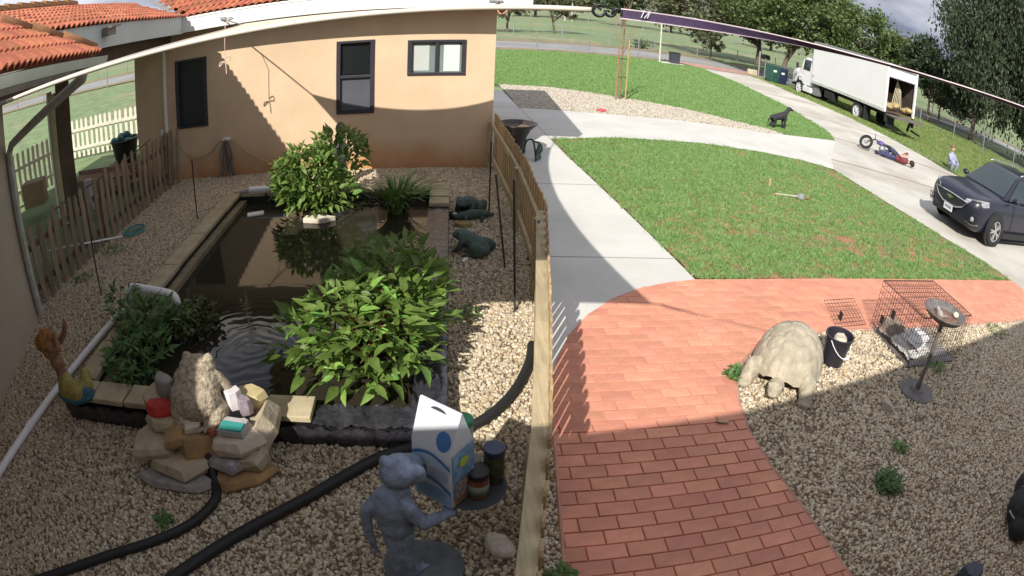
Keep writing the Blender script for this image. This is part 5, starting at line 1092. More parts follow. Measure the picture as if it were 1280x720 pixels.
# pierced disc base: rim + rosette pieces
mb = MB(); mb.lathe([(.20, 0), (.225, .0), (.225, .022), (.20, .03)], 32, CB); mb.lathe([(.03, 0), (.075, 0), (.07, .035), (.03, .05)], 20, CB); mb.build('base_rim', M_BB, bb, auto=40)
for k in range(12):
    a = 2 * math.pi * k / 12; q = MB(); q.tube(catmull([(.06 * math.cos(a), .06 * math.sin(a), .03), (.13 * math.cos(a + .28), .13 * math.sin(a + .28), .022), (.21 * math.cos(a), .21 * math.sin(a), .02)], 4), .012, 6); loc(q, CB); q.build('scroll', M_BB, bb, smooth=True)
# wire dog crate
cr = thing('wire_crate', 'open black wire dog crate at the edge of red path', 'crate', (5.2, 4.4, 0)); M_WIRE = mat('crate_wire', (.06, .035, .028), .5, .2, 20)
cx0, cx1, cy0, cy1, cz = 4.76, 5.74, 4.02, 4.90, .62
def grid(o, a, b, na, nb, r=.0026):
    mb = MB()
    for i in range(na + 1): p = o + a * (i / na); mb.tube([p, p + b], r, 4, caps=False)
    for j in range(nb + 1): p = o + b * (j / nb); mb.tube([p, p + a], r if 0 < j < nb else r * 1.5, 4, caps=False)
    return mb
ox = V((cx1 - cx0, 0, 0)); oy = V((0, cy1 - cy0, 0)); oz = V((0, 0, cz))
for nm, o, a, b, na, nb in (('side_panel', V((cx0, cy0, .01)), oy, oz, 18, 8), ('side_panel', V((cx1, cy0, .01)), oy, oz, 18, 8), ('back_panel', V((cx0, cy1, .01)), ox, oz, 20, 8), ('top_panel', V((cx0, cy0, cz)), ox, oy, 20, 9), ('front_panel', V((cx0, cy0, .01)), ox, oz * .999, 20, 6), ('open_door', V((4.22, 4.93, .02)), V((.5, .02, .01)), V((.02, .42, .12)), 10, 7)):
    kind(grid(o, a, b, na, nb).build(nm, M_WIRE, cr), 'stuff')
for nm, p in (('latch', (cx0 - .004, 4.55, .38)), ('latch', (4.36, 5.08, .08)), ('latch', (cx0 - .004, 4.72, .22))): MB().box(p, (.012, .07, .10)).build(nm, M_IRON, cr, bevel=.004)
MB().box((5.25, 4.46, .012), (.96, .86, .02)).build('floor_tray', mat('tray_grey', (.20, .19, .18), .7, .3, 6), cr, bevel=.006)
t = thing('newspaper', 'crumpled newspaper and cloth heaped in the crate front', 'newspaper', (5.0, 4.25, .03))
mb = MB(); crumple(mb, V((4.80, 4.08, .07)), V((.55, .10, 0)), V((-.02, .42, .05)), 14, 12, .035, 8); mb.build('sheet', mat('newsprint', (.50, .48, .46), .9, .25, 25), t)
mb = MB(); crumple(mb, V((4.78, 4.40, .08)), V((.4, .25, .05)), V((-.05, .30, .04)), 12, 10, .05, 9); mb.build('blanket', mat('brown_blanket', (.24, .19, .15), .95, .4, 15), t, smooth=True)
mb = MB(); crumple(mb, V((5.05, 4.15, .11)), V((.38, .22, .04)), V((-.08, .22, .03)), 10, 8, .03, 10); mb.build('sheet', mat('newsprint2', (.62, .60, .60), .9, .15, 20), t)
# ------------------------------------------------------------------ black bag at the right edge
t = thing('backpack', 'black bag with pale purple cords at the right edge on gravel', 'bag', (4.55, 1.45, 0))
mb = MB(); mb.ell((4.62, 1.50, .17), (.24, .20, .19), (0, 0, .5)).ell((4.50, 1.36, .11), (.16, .15, .12)).ell((4.80, 1.66, .24), (.18, .16, .17)); organic('body', mb, mat('bag_fabric', (.012, .012, .014), .7, .3, 20), t, .02, 3)
MB().tube(catmull([(4.42, 1.56, .16), (4.40, 1.46, .17), (4.44, 1.36, .18), (4.54, 1.30, .21)], 4), .010, 6).build('pale_cord', mat('pale_cord', (.5, .47, .45), .7), t, smooth=True)
for k in range(4): MB().tube(catmull([(4.60 + .05 * k, 1.66 + .03 * k, .30 + .02 * k), (4.64 + .04 * k, 1.56, .36), (4.72 + .03 * k, 1.50, .34)], 4), .006, 5).build('purple_cord', mat('purple_cord', (.22, .16, .34), .7), t, smooth=True)
# ------------------------------------------------------------------ planter and clutter by the walkway / left yard
t = thing('urn_planter', 'dark flared urn planter behind the fence by the walkway', 'planter', (1.22, 11.6, 0))
MB().lathe([(0, 0), (.16, 0), (.18, .03), (.15, .08), (.14, .12), (.2, .34), (.26, .46), (.36, .55), (.38, .58), (.35, .58), (.25, .5), (0, .48)], 26, TR(1.22, 11.6, 0)).build('urn', mat('urn_bronze', (.045, .035, .038), .5, .25, 10), t, smooth=True)
MB().lathe([(0, .50), (.26, .51)], 20, TR(1.22, 11.6, 0)).build('potting_soil', M_SOIL, t)
t = thing('metal_ornament', 'small dark green scrollwork ornament standing on the walkway', 'ornament', (1.45, 11.05, 0))
M_ORN = mat('ornament_green', (.03, .07, .065), .6, .3, 15)
for pts in ([(1.32, 11.3, 0), (1.36, 11.25, .3), (1.46, 11.15, .36), (1.5, 11.05, .2), (1.52, 11.0, 0)], [(1.46, 11.15, .34), (1.6, 11.1, .30), (1.62, 11.0, .2), (1.55, 10.95, .16), (1.5, 11.0, .22)], [(1.36, 11.25, .28), (1.3, 11.2, .42), (1.38, 11.2, .5)]): MB().tube(catmull(pts, 5), .018, 6).build('scroll', M_ORN, t, smooth=True)
MB().prism([(-.14, 0), (.14, 0), (.05, .26), (0, .34), (-.05, .26)], -.01, .01, TR(1.56, 11.0, .02) @ Matrix.Rotation(R_(60), 4, 'Z') @ rot('X', 90)).build('spike', M_ORN, t)
t = thing('tub', 'black rubber tub of teal things behind the grey fence', 'tub', (-7.5, 11.9, 0))
MB().lathe([(0, 0), (.26, 0), (.36, .50), (.39, .52), (.39, .55), (.34, .55), (.25, .05), (0, .05)], 24, TR(-7.5, 11.9, .15)).build('tub_wall', M_BLACK, t, auto=40)
for k in range(6): MB().ell((-7.5 + .16 * math.cos(k), 11.85 + .16 * math.sin(k * 1.7), .66 + .02 * k), (.12, .1, .06), (k, .3, 0)).build('teal_item', mat('teal_item', (.04, .18, .18), .6, .4, 10), t, smooth=True)
tag(MB().box((-7.5, 11.9, .075), (.9, .7, .15)).build('wooden_pallet', M_WOODD, bevel=.01), 'low dark pallet under the black rubber tub', 'pallet')
t = thing('feed_sack', 'white sack standing behind the grey picket fence', 'sack', (-6.6, 8.9, 0)); mb = MB(); mb.ell((-6.6, 8.95, .3), (.16, .14, .3)).box((-6.6, 8.95, .55), (.3, .1, .18)); organic('sack', mb, mat('white_sack', (.62, .62, .63), .6), t, .03, 3)
tag(MB().box((-8.55, 9.25, .45), (.55, .4, .5), R_(25)).build('cardboard_box', mat('cardboard', (.30, .22, .13), .9, .2, 4), bevel=.01), 'brown box in shade behind the left white fence', 'box')
t = thing('planting_bed', 'raised timber bed of dry soil between the two fences', 'planter', (-7.2, 10.6, 0)); MB().box((-7.3, 10.4, .22), (1.9, .8, .1)).build('bed_soil', M_DIRT, t); MB().box((-7.3, 9.98, .2), (2.0, .05, .3)).build('bed_board', M_WOODG, t); MB().box((-7.3, 10.82, .2), (2.0, .05, .3)).build('bed_board', M_WOODG, t)
hose('long_stick', 'long bare stick leaning across behind the grey fence', [(-6.9, 7.9, .45), (-6.0, 9.2, .75), (-5.6, 9.9, 1.0)], .014, M_WOODG, 3, 'stick', 6)
# ------------------------------------------------------------------ vehicles
def loft(mb, secs, close=False):
    n = len(secs[0]); b0 = len(mb.v)
    for s in secs: mb.v += [tuple(p) for p in s]
    for i in range(len(secs) - 1):
        for k in range(n - 1): a = b0 + i * n + k; mb.f.append((a, a + 1, a + n + 1, a + n))
    mb.f.append(tuple(b0 + k for k in range(n - 1, -1, -1))); mb.f.append(tuple(b0 + (len(secs) - 1) * n + k for k in range(n)))
    return mb
def wheel(parent, c, r, w, rim_m, side, spokes=5, name='wheel'):
    """c centre, axis along local Y; side +1 = outer face towards +Y"""
    T = TR(*c) @ rot('X', -90 * side)
    tyre = MB().lathe([(r * .62, -w / 2), (r * .93, -w / 2), (r, -w * .32), (r, w * .32), (r * .93, w / 2), (r * .66, w / 2), (r * .64, w * .3), (r * .62, -w / 2)], 28, T).build(name, M_TYRE, parent, auto=35)
    MB().lathe([(0, w * .10), (r * .64, w * .10)], 24, T).build('brake_shadow', M_BLACK, tyre)
    MB().lathe([(r * .66, w * .18), (r * .66, w * .46), (r * .60, w * .44), (r * .60, w * .18)], 28, T).build('rim', rim_m, tyre, auto=35)
    for k in range(spokes):
        a = 2 * math.pi * k / spokes
        for da in ((-.16, .16) if spokes == 5 else (0,)):
            p0 = V((.10 * r * math.cos(a), .10 * r * math.sin(a), w * .40)); p1 = V((.62 * r * math.cos(a + da), .62 * r * math.sin(a + da), w * .36))
            q = MB().beam(p0, p1, .035 if spokes == 5 else .05, .03); q.v = [tuple(T @ V(p)) for p in q.v]; q.build('spoke', rim_m, tyre)
    MB().lathe([(0, w * .46), (r * .13, w * .46), (r * .15, w * .36)], 14, T).build('hub_cap', rim_m, tyre, auto=30)
    return tyre
M_TYRE = mat('tyre', (.015, .015, .016), .8, .2, 20); M_ALLOY = mat('alloy', (.62, .62, .64), .25, .05, 5, metal=.9); M_CHROME = mat('chrome', (.75, .75, .78), .12, .03, 5, metal=1)
M_NAVY = mat('car_paint', (.011, .012, .026), .35, .1, 3, metal=0, coat=.45); M_CGL = mat('car_glass', (.02, .035, .04), .05, .1, 3, spec=.9); M_TRIM = mat('black_trim', (.012, .012, .013), .5)
M_LAMP = mat('lamp_lens', (.55, .58, .62), .08, .2, 30, metal=.5, spec=.9); M_PLATE = mat('plate', (.72, .72, .72), .5, .05, 5)
suv = thing('suv', 'dark navy sport utility car nosing in at the right edge', 'car', (12.52, 8.82, .004), R_(181.5))
SECS = [(2.33, .52, .36, .70), (2.28, .72, .28, .84), (2.16, .83, .23, .93), (1.9, .895, .21, .985), (1.5, .92, .21, 1.02), (1.1, .92, .21, 1.045), (.7, .92, .21, 1.06), (0, .92, .21, 1.07), (-1.0, .92, .22, 1.08), (-1.7, .91, .23, 1.09), (-2.1, .87, .28, 1.08), (-2.3, .78, .40, 1.0)]
def csec(x, hw, zb, zt):
    half = [(hw * .80, zb), (hw * .96, zb + .06), (hw * .985, zb + (zt - zb) * .35), (hw, zb + (zt - zb) * .58), (hw * .985, zb + (zt - zb) * .78), (hw * .93, zt - .035), (hw * .80, zt - .004), (hw * .45, zt + .012)]
    return [V((x, -y, z)) for y, z in half] + [V((x, 0, zt + .018))] + [V((x, y, z)) for y, z in reversed(half)]
mb = MB(); loft(mb, [csec(*s) for s in SECS]); mb.f = [tuple(reversed(f)) for f in mb.f]
suvb = mb.build('body', M_NAVY, suv, smooth=True, world=False, sub=1)
def q4(mb, pts, th=.012):
    P = [V(p) for p in pts]; n = (P[1] - P[0]).cross(P[2] - P[0]).normalized() * th; k = len(P)
    mb.add(P + [p + n for p in P], [tuple(range(k - 1, -1, -1)), tuple(range(k, 2 * k))] + [(i, (i + 1) % k, k + (i + 1) % k, k + i) for i in range(k)]); return mb
# cabin
cab = MB(); lo = [(1.02, .78, 1.05), (.2, .84, 1.06), (-1.2, .84, 1.07), (-2.12, .76, 1.06)]; hi = [(.18, .60, 1.595), (-.2, .62, 1.635), (-1.3, .61, 1.625), (-1.85, .56, 1.56)]
vs = [(x, -y, z) for x, y, z in lo] + [(x, y, z) for x, y, z in lo] + [(x, -y, z) for x, y, z in hi] + [(x, y, z) for x, y, z in hi]
fs = [(0, 4, 12, 8), (7, 3, 11, 15)] + [(i + 1, i, 8 + i, 9 + i) for i in range(3)] + [(4 + i, 5 + i, 13 + i, 12 + i) for i in range(3)] + [(8, 12, 13, 9), (9, 13, 14, 10), (10, 14, 15, 11)]
cab.add(vs, [tuple(reversed(f)) for f in fs]); cab.build('cabin', M_NAVY, suv, world=False, bevel=.04, seg=3, auto=40)
def lerp3(a, b, t): return V(a).lerp(V(b), t)
def inset(P, k, off):
    P = [V(p) for p in P]; c = sum(P, V((0, 0, 0))) / len(P); n = (P[1] - P[0]).cross(P[2] - P[0]).normalized(); return [c + (p - c) * k + n * off for p in P]
ws = [(1.02, -.78, 1.05), (1.02, .78, 1.05), (.18, .60, 1.595), (.18, -.60, 1.595)]
q4(MB(), inset(ws, .90, .004)).build('windscreen', M_CGL, suv, world=False)
for s in (1, -1):
    w1 = [(.86, .79 * s, 1.075), (-.28, .845 * s, 1.085), (-.26, .632 * s, 1.60), (.20, .618 * s, 1.575)]; w2 = [(-.36, .845 * s, 1.085), (-1.25, .845 * s, 1.09), (-1.28, .63 * s, 1.585), (-.34, .632 * s, 1.60)]; w3 = [(-1.35, .84 * s, 1.10), (-1.95, .79 * s, 1.12), (-1.75, .60 * s, 1.55), (-1.36, .625 * s, 1.585)]
    for wq in (w1, w2, w3):
        P = [V(p) + V((0, .012 * s, 0)) for p in wq]
        if s > 0: P = P[::-1]
        q4(MB(), inset(P, .93, .0), .006).build('side_window', M_CGL, suv, world=False)
    MB().tube([(.1, .585 * s, 1.65), (-.05, .585 * s, 1.685), (-1.5, .57 * s, 1.675), (-1.7, .565 * s, 1.61)], .018, 8).build('roof_rail', M_CHROME, suv, world=False, smooth=True)
    m_ = MB().ell((.70, .99 * s, 1.13), (.085, .115, .075)).tube([(.74, .86 * s, 1.08), (.72, .96 * s, 1.11)], .025, 8); m_.build('mirror', M_NAVY, suv, world=False, smooth=True)
    MB().tube([(.9, .80 * s, 1.07), (-1.9, .825 * s, 1.10)], .009, 6).build('window_trim', M_CHROME, suv, world=False)
    for xw in (1.40, -1.33):
        MB().lathe([(0, 0), (.43, 0), (.43, .02), (.40, .03), (0, .03)], 30, TR(xw, .905 * s, .36) @ rot('X', -90 * s)).build('wheel_arch', M_TRIM, suv, world=False, auto=40); wheel(suv, (xw, .865 * s, .36), .36, .22, M_ALLOY, s)
    MB().beam((1.0, .925 * s, .27), (-.92, .925 * s, .27), .05, .13).build('sill', M_TRIM, suv, world=False, bevel=.01)
    for xd in (-.22, -1.05): MB().box((xd, .935 * s, .93), (.18, .03, .03)).build('door_handle', M_CHROME, suv, world=False, bevel=.008)
    for xd in (.62, -.32, -1.22): MB().box((xd, .921 * s, .68), (.008, .006, .62)).build('door_seam', M_BLACK, suv, world=False)
    hl = [(2.29, .38 * s, .74), (2.13, .70 * s, .74), (1.82, .875 * s, .84), (1.84, .86 * s, .945), (2.06, .74 * s, .915), (2.26, .42 * s, .83)]
    P = [V(p) + V((.045, .045 * s, .01)) for p in hl]; P = P if s > 0 else P[::-1]; q4(MB(), P, .02).build('headlight', M_LAMP, suv, world=False, bevel=.006)
    fg = [(2.24, .60 * s, .42), (2.12, .80 * s, .43), (2.10, .82 * s, .55), (2.22, .64 * s, .56)]; P = [V(p) + V((.075, .05 * s, 0)) for p in fg]; P = P if s > 0 else P[::-1]; fgo = q4(MB(), P, .02).build('fog_housing', M_TRIM, suv, world=False); 
    MB().ell((2.275, .735 * s, .50), (.03, .065, .055)).build('fog_lamp', M_LAMP, fgo, world=False, smooth=True); MB().tube([(2.35, .60 * s, .40), (2.27, .75 * s, .38), (2.16, .90 * s, .42)], .012, 6).build('chrome_trim', M_CHROME, fgo, world=False)
gp = [(2.345, -.56, .78), (2.37, 0, .80), (2.345, .56, .78), (2.36, .42, .63), (2.385, .22, .555), (2.385, -.22, .555), (2.36, -.42, .63)]
gr = q4(MB(), [V(p) for p in gp][::-1], .01); gr.build('grille', M_TRIM, suv, world=False)
MB().tube([V(p) + V((.018, 0, 0)) for p in gp + gp[:1]], .016, 6).build('grille_frame', M_CHROME, suv, world=False, smooth=True)
for k in range(4): z = .605 + k * .043; hw_ = .30 + .07 * k; MB().tube([(2.372, -hw_, z), (2.40, 0, z + .004), (2.372, hw_, z)], .008, 6).build('grille_slat', mat('slat_grey', (.10, .10, .11), .3, metal=.6), suv, world=False)
MB().add([(2.415, y, z) for y, z in ((-.11, .735), (-.045, .735), (-.045, .76), (.045, .76), (.06, .735), (.11, .735), (.09, .70), (.045, .70), (.045, .675), (-.045, .675), (-.06, .70), (-.11, .70))], [tuple(range(12))]).build('emblem', M_CHROME, suv, world=False)
MB().box((2.405, 0, .475), (.012, .30, .15)).build('licence_plate', M_PLATE, suv, world=False, bevel=.003)
for k in range(6): MB().box((2.4125, -.10 + .04 * k, .475), (.003, .022, .06)).build('plate_character', mat('plate_ink', (.05, .06, .15), .6), suv, world=False)
MB().beam((2.30, -.62, .335), (2.30, .62, .335), .03, .10).build('lower_grille', M_TRIM, suv, world=False, bevel=.01)
# truck
M_TW = mat('truck_white', (.78, .78, .78), .4, .03, 1.5, coat=.3); M_TB = mat('truck_box', (.74, .745, .74), .45, .03, 1.0); M_CHAS = mat('chassis', (.02, .02, .021), .7, .2, 5)
tk = thing('box_truck', 'white box truck parked on the grass with rear door open', 'truck', (20.21, 22.15, -.30), R_(91.7)); TS = .92
def tb(mb, name, m, parent=None, **k): mb.v = [tuple(V(p) * TS) for p in mb.v]; return mb.build(name, m, parent or tk, world=False, **k)
L_, Wd, z0_, z1_ = 7.35, 1.25, 1.12, 3.72
mb = MB(); 
mb.add([(0.05, Wd, z0_), (L_, Wd, z0_), (L_, Wd, z1_), (0.05, Wd, z1_), (.05, -Wd, z0_), (L_, -Wd, z0_), (L_, -Wd, z1_), (.05, -Wd, z1_)], [(1, 0, 3, 2), (4, 5, 6, 7), (5, 1, 2, 6), (3, 7, 6, 2)])
tb(mb, 'box_body', M_TB)
mb = MB(); mb.box((.06, Wd - .06, (z0_ + z1_) / 2), (.12, .13, z1_ - z0_)).box((.06, -Wd + .06, (z0_ + z1_) / 2), (.12, .13, z1_ - z0_)).box((.06, 0, z1_ - .06), (.13, 2 * Wd - .25, .13)); tb(mb, 'rear_frame', M_TW)
mb = MB(); mb.add([(0.15, Wd - .03, z0_), (L_ - .05, Wd - .03, z0_), (L_ - .05, Wd - .03, z1_ - .04), (.15, Wd - .03, z1_ - .04), (.15, -Wd + .03, z0_), (L_ - .05, -Wd + .03, z0_), (L_ - .05, -Wd + .03, z1_ - .04), (.15, -Wd + .03, z1_ - .04)], [(0, 1, 2, 3), (7, 6, 5, 4), (6, 2, 1, 5), (2, 6, 7, 3)]); tb(mb, 'cargo_lining', mat('cargo_lining', (.06, .045, .04), .9, .3, 2))
tb(MB().box((L_ / 2, 0, z0_ + .02), (L_ - .1, 2 * Wd - .05, .05)), 'cargo_floor', M_WOODD)
tb(MB().box((.14, 0, 3.32), (.05, 2 * Wd - .25, .66)), 'roll_door', M_TW); tb(MB().box((.105, 0, 3.01), (.03, 2 * Wd - .26, .05)), 'door_rail', mat('purple_grey', (.2, .17, .22), .6))
for s in (1, -1): tb(MB().box((L_ / 2, s * (Wd + .012), z0_ + .05), (L_, .03, .16)), 'side_rail', mat('box_rail', (.50, .52, .46), .6)); tb(MB().box((L_ / 2, s * (Wd + .005), z1_ - .04), (L_, .03, .09)), 'roof_rail', M_STEEL)
tb(MB().box((L_ / 2, 0, z1_ + .012), (L_ - .05, 2 * Wd - .1, .02)), 'roof_sheet', mat('roof_sheet', (.33, .30, .33), .7))
tb(MB().beam((.3, .45, .92), (10.2, .45, .92), .1, .22).beam((.3, -.45, .92), (10.2, -.45, .92), .1, .22).box((3.8, 0, .92), (.1, .9, .2)), 'chassis_rail', M_CHAS)
tb(MB().box((-.55, 0, 1.02), (.95, 2.3, .08)), 'lift_platform', mat('lift_plate', (.14, .12, .11), .7)); 
for s in (1, -1): tb(MB().beam((-.1, .9 * s, 1.0), (.1, .9 * s, .35), .09, .12).beam((-.1, 1.0 * s, .45), (-.9, 1.0 * s, .38), .06, .1), 'lift_arm', M_CHAS); tb(MB().box((-.05, s * 1.12, .86), (.12, .16, .5)), 'bumper_post', M_CHAS)
for s in (1, -1):
    for xw, r in ((2.55, .5), (8.85, .5)):
        w_ = wheel(tk, (xw * TS, s * 1.02 * TS, r * TS), r * TS, .36 * TS if xw < 5 else .28, M_TW, s, 8)
    tb(MB().box((1.75, s * 1.02, .62), (.03, .55, .75)), 'mud_flap', M_CHAS)
tb(MB().box((5.4, 1.0, .72), (1.0, .4, .45)), 'fuel_tank', M_CHAS, bevel=.04); tb(MB().box((6.8, 1.08, .62), (.5, .35, .4)).box((6.8, 1.15, .42), (.5, .3, .05)), 'cab_step', M_STEEL)
cs = lambda x, hw, zb, zt: [V((x, -hw, zb)), V((x, -hw * 1.0, zb + (zt - zb) * .6)), V((x, -hw * .9, zt)), V((x, hw * .9, zt)), V((x, hw, zb + (zt - zb) * .6)), V((x, hw, zb))]
mb = MB(); loft(mb, [cs(7.45, 1.12, .8, 2.55), cs(8.35, 1.12, .8, 2.58), cs(8.75, 1.1, .8, 2.42), cs(9.1, 1.08, .8, 1.82)]); mb.f = [tuple(reversed(f)) for f in mb.f]; tb(mb, 'cab', M_TW, bevel=.05)
mb = MB(); loft(mb, [cs(9.0, 1.0, .75, 1.78), cs(9.7, .95, .75, 1.70), cs(10.15, .85, .7, 1.55), cs(10.3, .7, .75, 1.35)]); mb.f = [tuple(reversed(f)) for f in mb.f]; tb(mb, 'bonnet', M_TW, bevel=.05)
for s in (1, -1):
    tb(q4(MB(), [V(p) for p in ((7.75, 1.13 * s, 1.75), (8.55, 1.12 * s, 1.75), (8.5, 1.06 * s, 2.42), (7.75, 1.06 * s, 2.42))][::-s], .02), 'side_window', M_CGL); tb(MB().lathe([(0, 0), (.60, 0), (.62, .05), (.52, .06), (0, .06)], 24, TR(8.85, 1.0 * s, .62) @ rot('X', -90 * s)), 'wheel_arch', M_CHAS); tb(MB().box((9.0, s * 1.32, 1.9), (.08, .14, .35)).beam((8.8, s * 1.1, 1.85), (9.0, s * 1.3, 1.85), .03, .03), 'mirror', M_CHAS)
    ar = MB(); ar.tube([(8.85 + .66 * math.cos(q), 1.03 * s, .62 + .66 * math.sin(q)) for q in np.linspace(.2, math.pi - .1, 12)], .10, 8); tb(ar, 'front_wing', M_TW, smooth=True); tb(MB().box((10.25, .62 * s, 1.05), (.1, .3, .2)), 'headlight', M_LAMP)
    tb(MB().box((7.9, 1.10 * s, .55), (.9, .22, .35)), 'side_step', M_TW, bevel=.03)
tb(q4(MB(), [V(p) for p in ((9.02, -.98, 1.84), (9.02, .98, 1.84), (8.74, .92, 2.38), (8.74, -.92, 2.38))], .03), 'windscreen', M_CGL); tb(MB().box((10.36, 0, .62), (.14, 2.1, .28)), 'bumper', M_STEEL, bevel=.03); tb(MB().box((7.18, Wd + .006, 1.55), (.22, .008, .12)), 'side_lettering', mat('faded_mark', (.45, .45, .47), .6))
# load in the truck
ld = thing('rope_bundle', 'tan bundle of straps and padding piled at truck rear', 'cargo', (20.3, 22.4, .8)); rl = random.Random(8); M_TAN = mat('tan_load', (.40, .30, .14), .9, .35, 3); 
for k in range(7): MB().ell((20.35 + rl.uniform(-.7, .7), 22.45 + rl.uniform(-.2, .5), .92 + rl.uniform(0, .2)), (.32, .22, .14), (rl.uniform(-.4, .4), rl.uniform(-.4, .4), rl.uniform(0, 3))).build('pad', M_TAN, ld, smooth=True)
for k in range(6): MB().tube([(20.0 + .15 * k, 22.7, .95), (20.35 + .06 * k, 22.75, 2.4 - .1 * k)], .025, 5).build('strap', mat('pale_strap', (.52, .46, .34), .8), ld)
ld3 = tag(MB().box((20.9, 24.0, 1.2), (.8, .7, .8)).build('packing_box', mat('packing_card', (.26, .18, .10), .9), bevel=.01), 'brown packing box inside the truck at right', 'box')
# ------------------------------------------------------------------ fallen bike and person
mo = thing('dirt_bike', 'dark small motorcycle lying on its side on the driveway', 'motorcycle', (13.0, 15.15, 0)); M_BK = mat('bike_black', (.02, .02, .022), .6); M_BKP = mat('bike_purple', (.09, .06, .22), .45)
def wring(mb, c, r, w, nrm):
    nrm = V(nrm).normalized(); a = nrm.orthogonal().normalized(); b2 = nrm.cross(a); mb.tube([V(c) + (a * math.cos(q) + b2 * math.sin(q)) * r for q in np.linspace(0, 2 * math.pi, 21)], w, 8, caps=False); return a, b2
for c, nrm in (((12.72, 15.52, .27), (-.75, -.35, .55)), ((13.42, 14.72, .26), (.25, -.35, .9))):
    mb = MB(); a, b2 = wring(mb, c, .215, .05, nrm); wh = mb.build('wheel', M_TYRE, mo, smooth=True); MB().ell(c, .06).build('hub', M_STEEL, wh, smooth=True)
    for k in range(6): q = k * math.pi / 3; MB().tube([V(c), V(c) + (a * math.cos(q) + b2 * math.sin(q)) * .20], .007, 4).build('spoke', M_STEEL, wh)
mb = MB()
for p in ([(12.72, 15.52, .27), (12.95, 15.3, .45), (13.1, 15.15, .40)], [(13.0, 15.25, .42), (13.25, 15.0, .22), (13.42, 14.72, .26)], [(13.0, 15.25, .42), (13.2, 14.95, .35), (13.42, 14.72, .26)]): mb.tube(p, .025, 6)
mb.build('frame', M_BK, mo); MB().ell((13.12, 15.05, .22), (.14, .12, .12)).build('engine', M_STEEL, mo, smooth=True); MB().ell((13.10, 15.15, .38), (.16, .1, .08), (0, 0, -.8)).build('fuel_tank', M_BKP, mo, smooth=True); MB().ell((13.28, 14.95, .36), (.2, .08, .05), (0, 0, -.9)).build('seat', M_BK, mo, smooth=True)
MB().tube([(12.75, 15.1, .45), (12.92, 15.28, .52), (13.1, 15.5, .6)], .014, 6).build('handlebar', M_BK, mo)
pe = thing('person', 'person in maroon top and blue trousers lying by the motorcycle', 'person', (13.35, 14.55, 0)); M_MAR = mat('maroon_cloth', (.16, .035, .045), .85, .2, 8); M_JEAN = mat('blue_jeans', (.045, .05, .13), .85, .2, 8); M_SKN = mat('skin', (.46, .27, .20), .6); M_HRD = mat('dark_hair', (.02, .015, .012), .8)
mb = MB(); mb.ell((13.52, 14.28, .14), (.20, .15, .12), (0, 0, -.9)).ell((13.42, 14.45, .13), (.16, .14, .12), (0, 0, -.9)).limb([(13.60, 14.15, .14), (13.66, 14.06, .15)], [.06, .055]); mb.ell((13.71, 13.97, .14), (.09, .10, .10))
mb.limb([(13.38, 14.52, .13), (13.12, 14.72, .12), (12.95, 15.02, .09)], [.10, .075, .055]); mb.limb([(13.45, 14.55, .13), (13.30, 14.75, .34), (13.12, 14.88, .10)], [.10, .075, .055])
mb.limb([(13.66, 14.25, .16), (13.72, 14.32, .38), (13.58, 14.42, .30)], [.055, .045, .038]); mb.limb([(13.45, 14.20, .15), (13.36, 14.28, .30), (13.48, 14.40, .27)], [.055, .045, .038])
body = organic('body', mb, M_MAR, pe, .022, 2)
me = body.data; me.materials.append(M_JEAN); me.materials.append(M_SKN); me.materials.append(M_HRD); off = V(pe.location)
for p in me.polygons:
    c = V(p.center) + off; ax = (c.x - 13.42) * .60 + (c.y - 14.45) * -.80
    if ax < -.06: p.material_index = 1
    elif ax > .52: p.material_index = 3
    elif ax > .40 or (c.z > .25 and ax > -.02 and not c.z > .345): p.material_index = 2
MB().ell((13.70, 13.98, .17), (.095, .10, .09)).build('hair', M_HRD, pe, smooth=True); MB().ell((12.91, 15.07, .08), (.06, .1, .06), (0, 0, .5)).build('shoe', M_BK, pe, smooth=True); MB().ell((13.08, 14.92, .07), (.06, .1, .06), (0, 0, .5)).build('shoe', M_BK, pe, smooth=True)
pk = thing('person', 'small crouching person in pale blue beyond the car bonnet', 'person', (17.3, 15.3, 0)); mb = MB(); g0 = V((17.3, 15.3, hgt(17.3, 15.3)))
for c, r in (((0, 0, .42), (.17, .15, .22)), ((0, -.02, .25), (.18, .18, .16))): mb.ell(g0 + V(c), r)
mb.limb([g0 + V((0, 0, .6)), g0 + V((0, 0, .68))], [.06, .055]); mb.ell(g0 + V((0, 0, .78)), (.10, .11, .12))
for s in (-1, 1): mb.limb([g0 + V((.1 * s, -.05, .2)), g0 + V((.15 * s, -.28, .30)), g0 + V((.14 * s, -.22, .05))], [.09, .075, .05]); mb.limb([g0 + V((.17 * s, 0, .55)), g0 + V((.2 * s, -.14, .38)), g0 + V((.08 * s, -.3, .38))], [.055, .045, .035])
bo = organic('body', mb, mat('pale_blue_cloth', (.28, .31, .42), .85, .15, 8), pk, .025, 2); bo.data.materials.append(M_SKN)
for p in bo.data.polygons:
    if p.center.z + pk.location.z > g0.z + .66: p.material_index = 1
MB().ell(g0 + V((0, .02, .84)), (.115, .125, .085)).build('hair', mat('tan_hair', (.16, .10, .05), .8), pk, smooth=True)
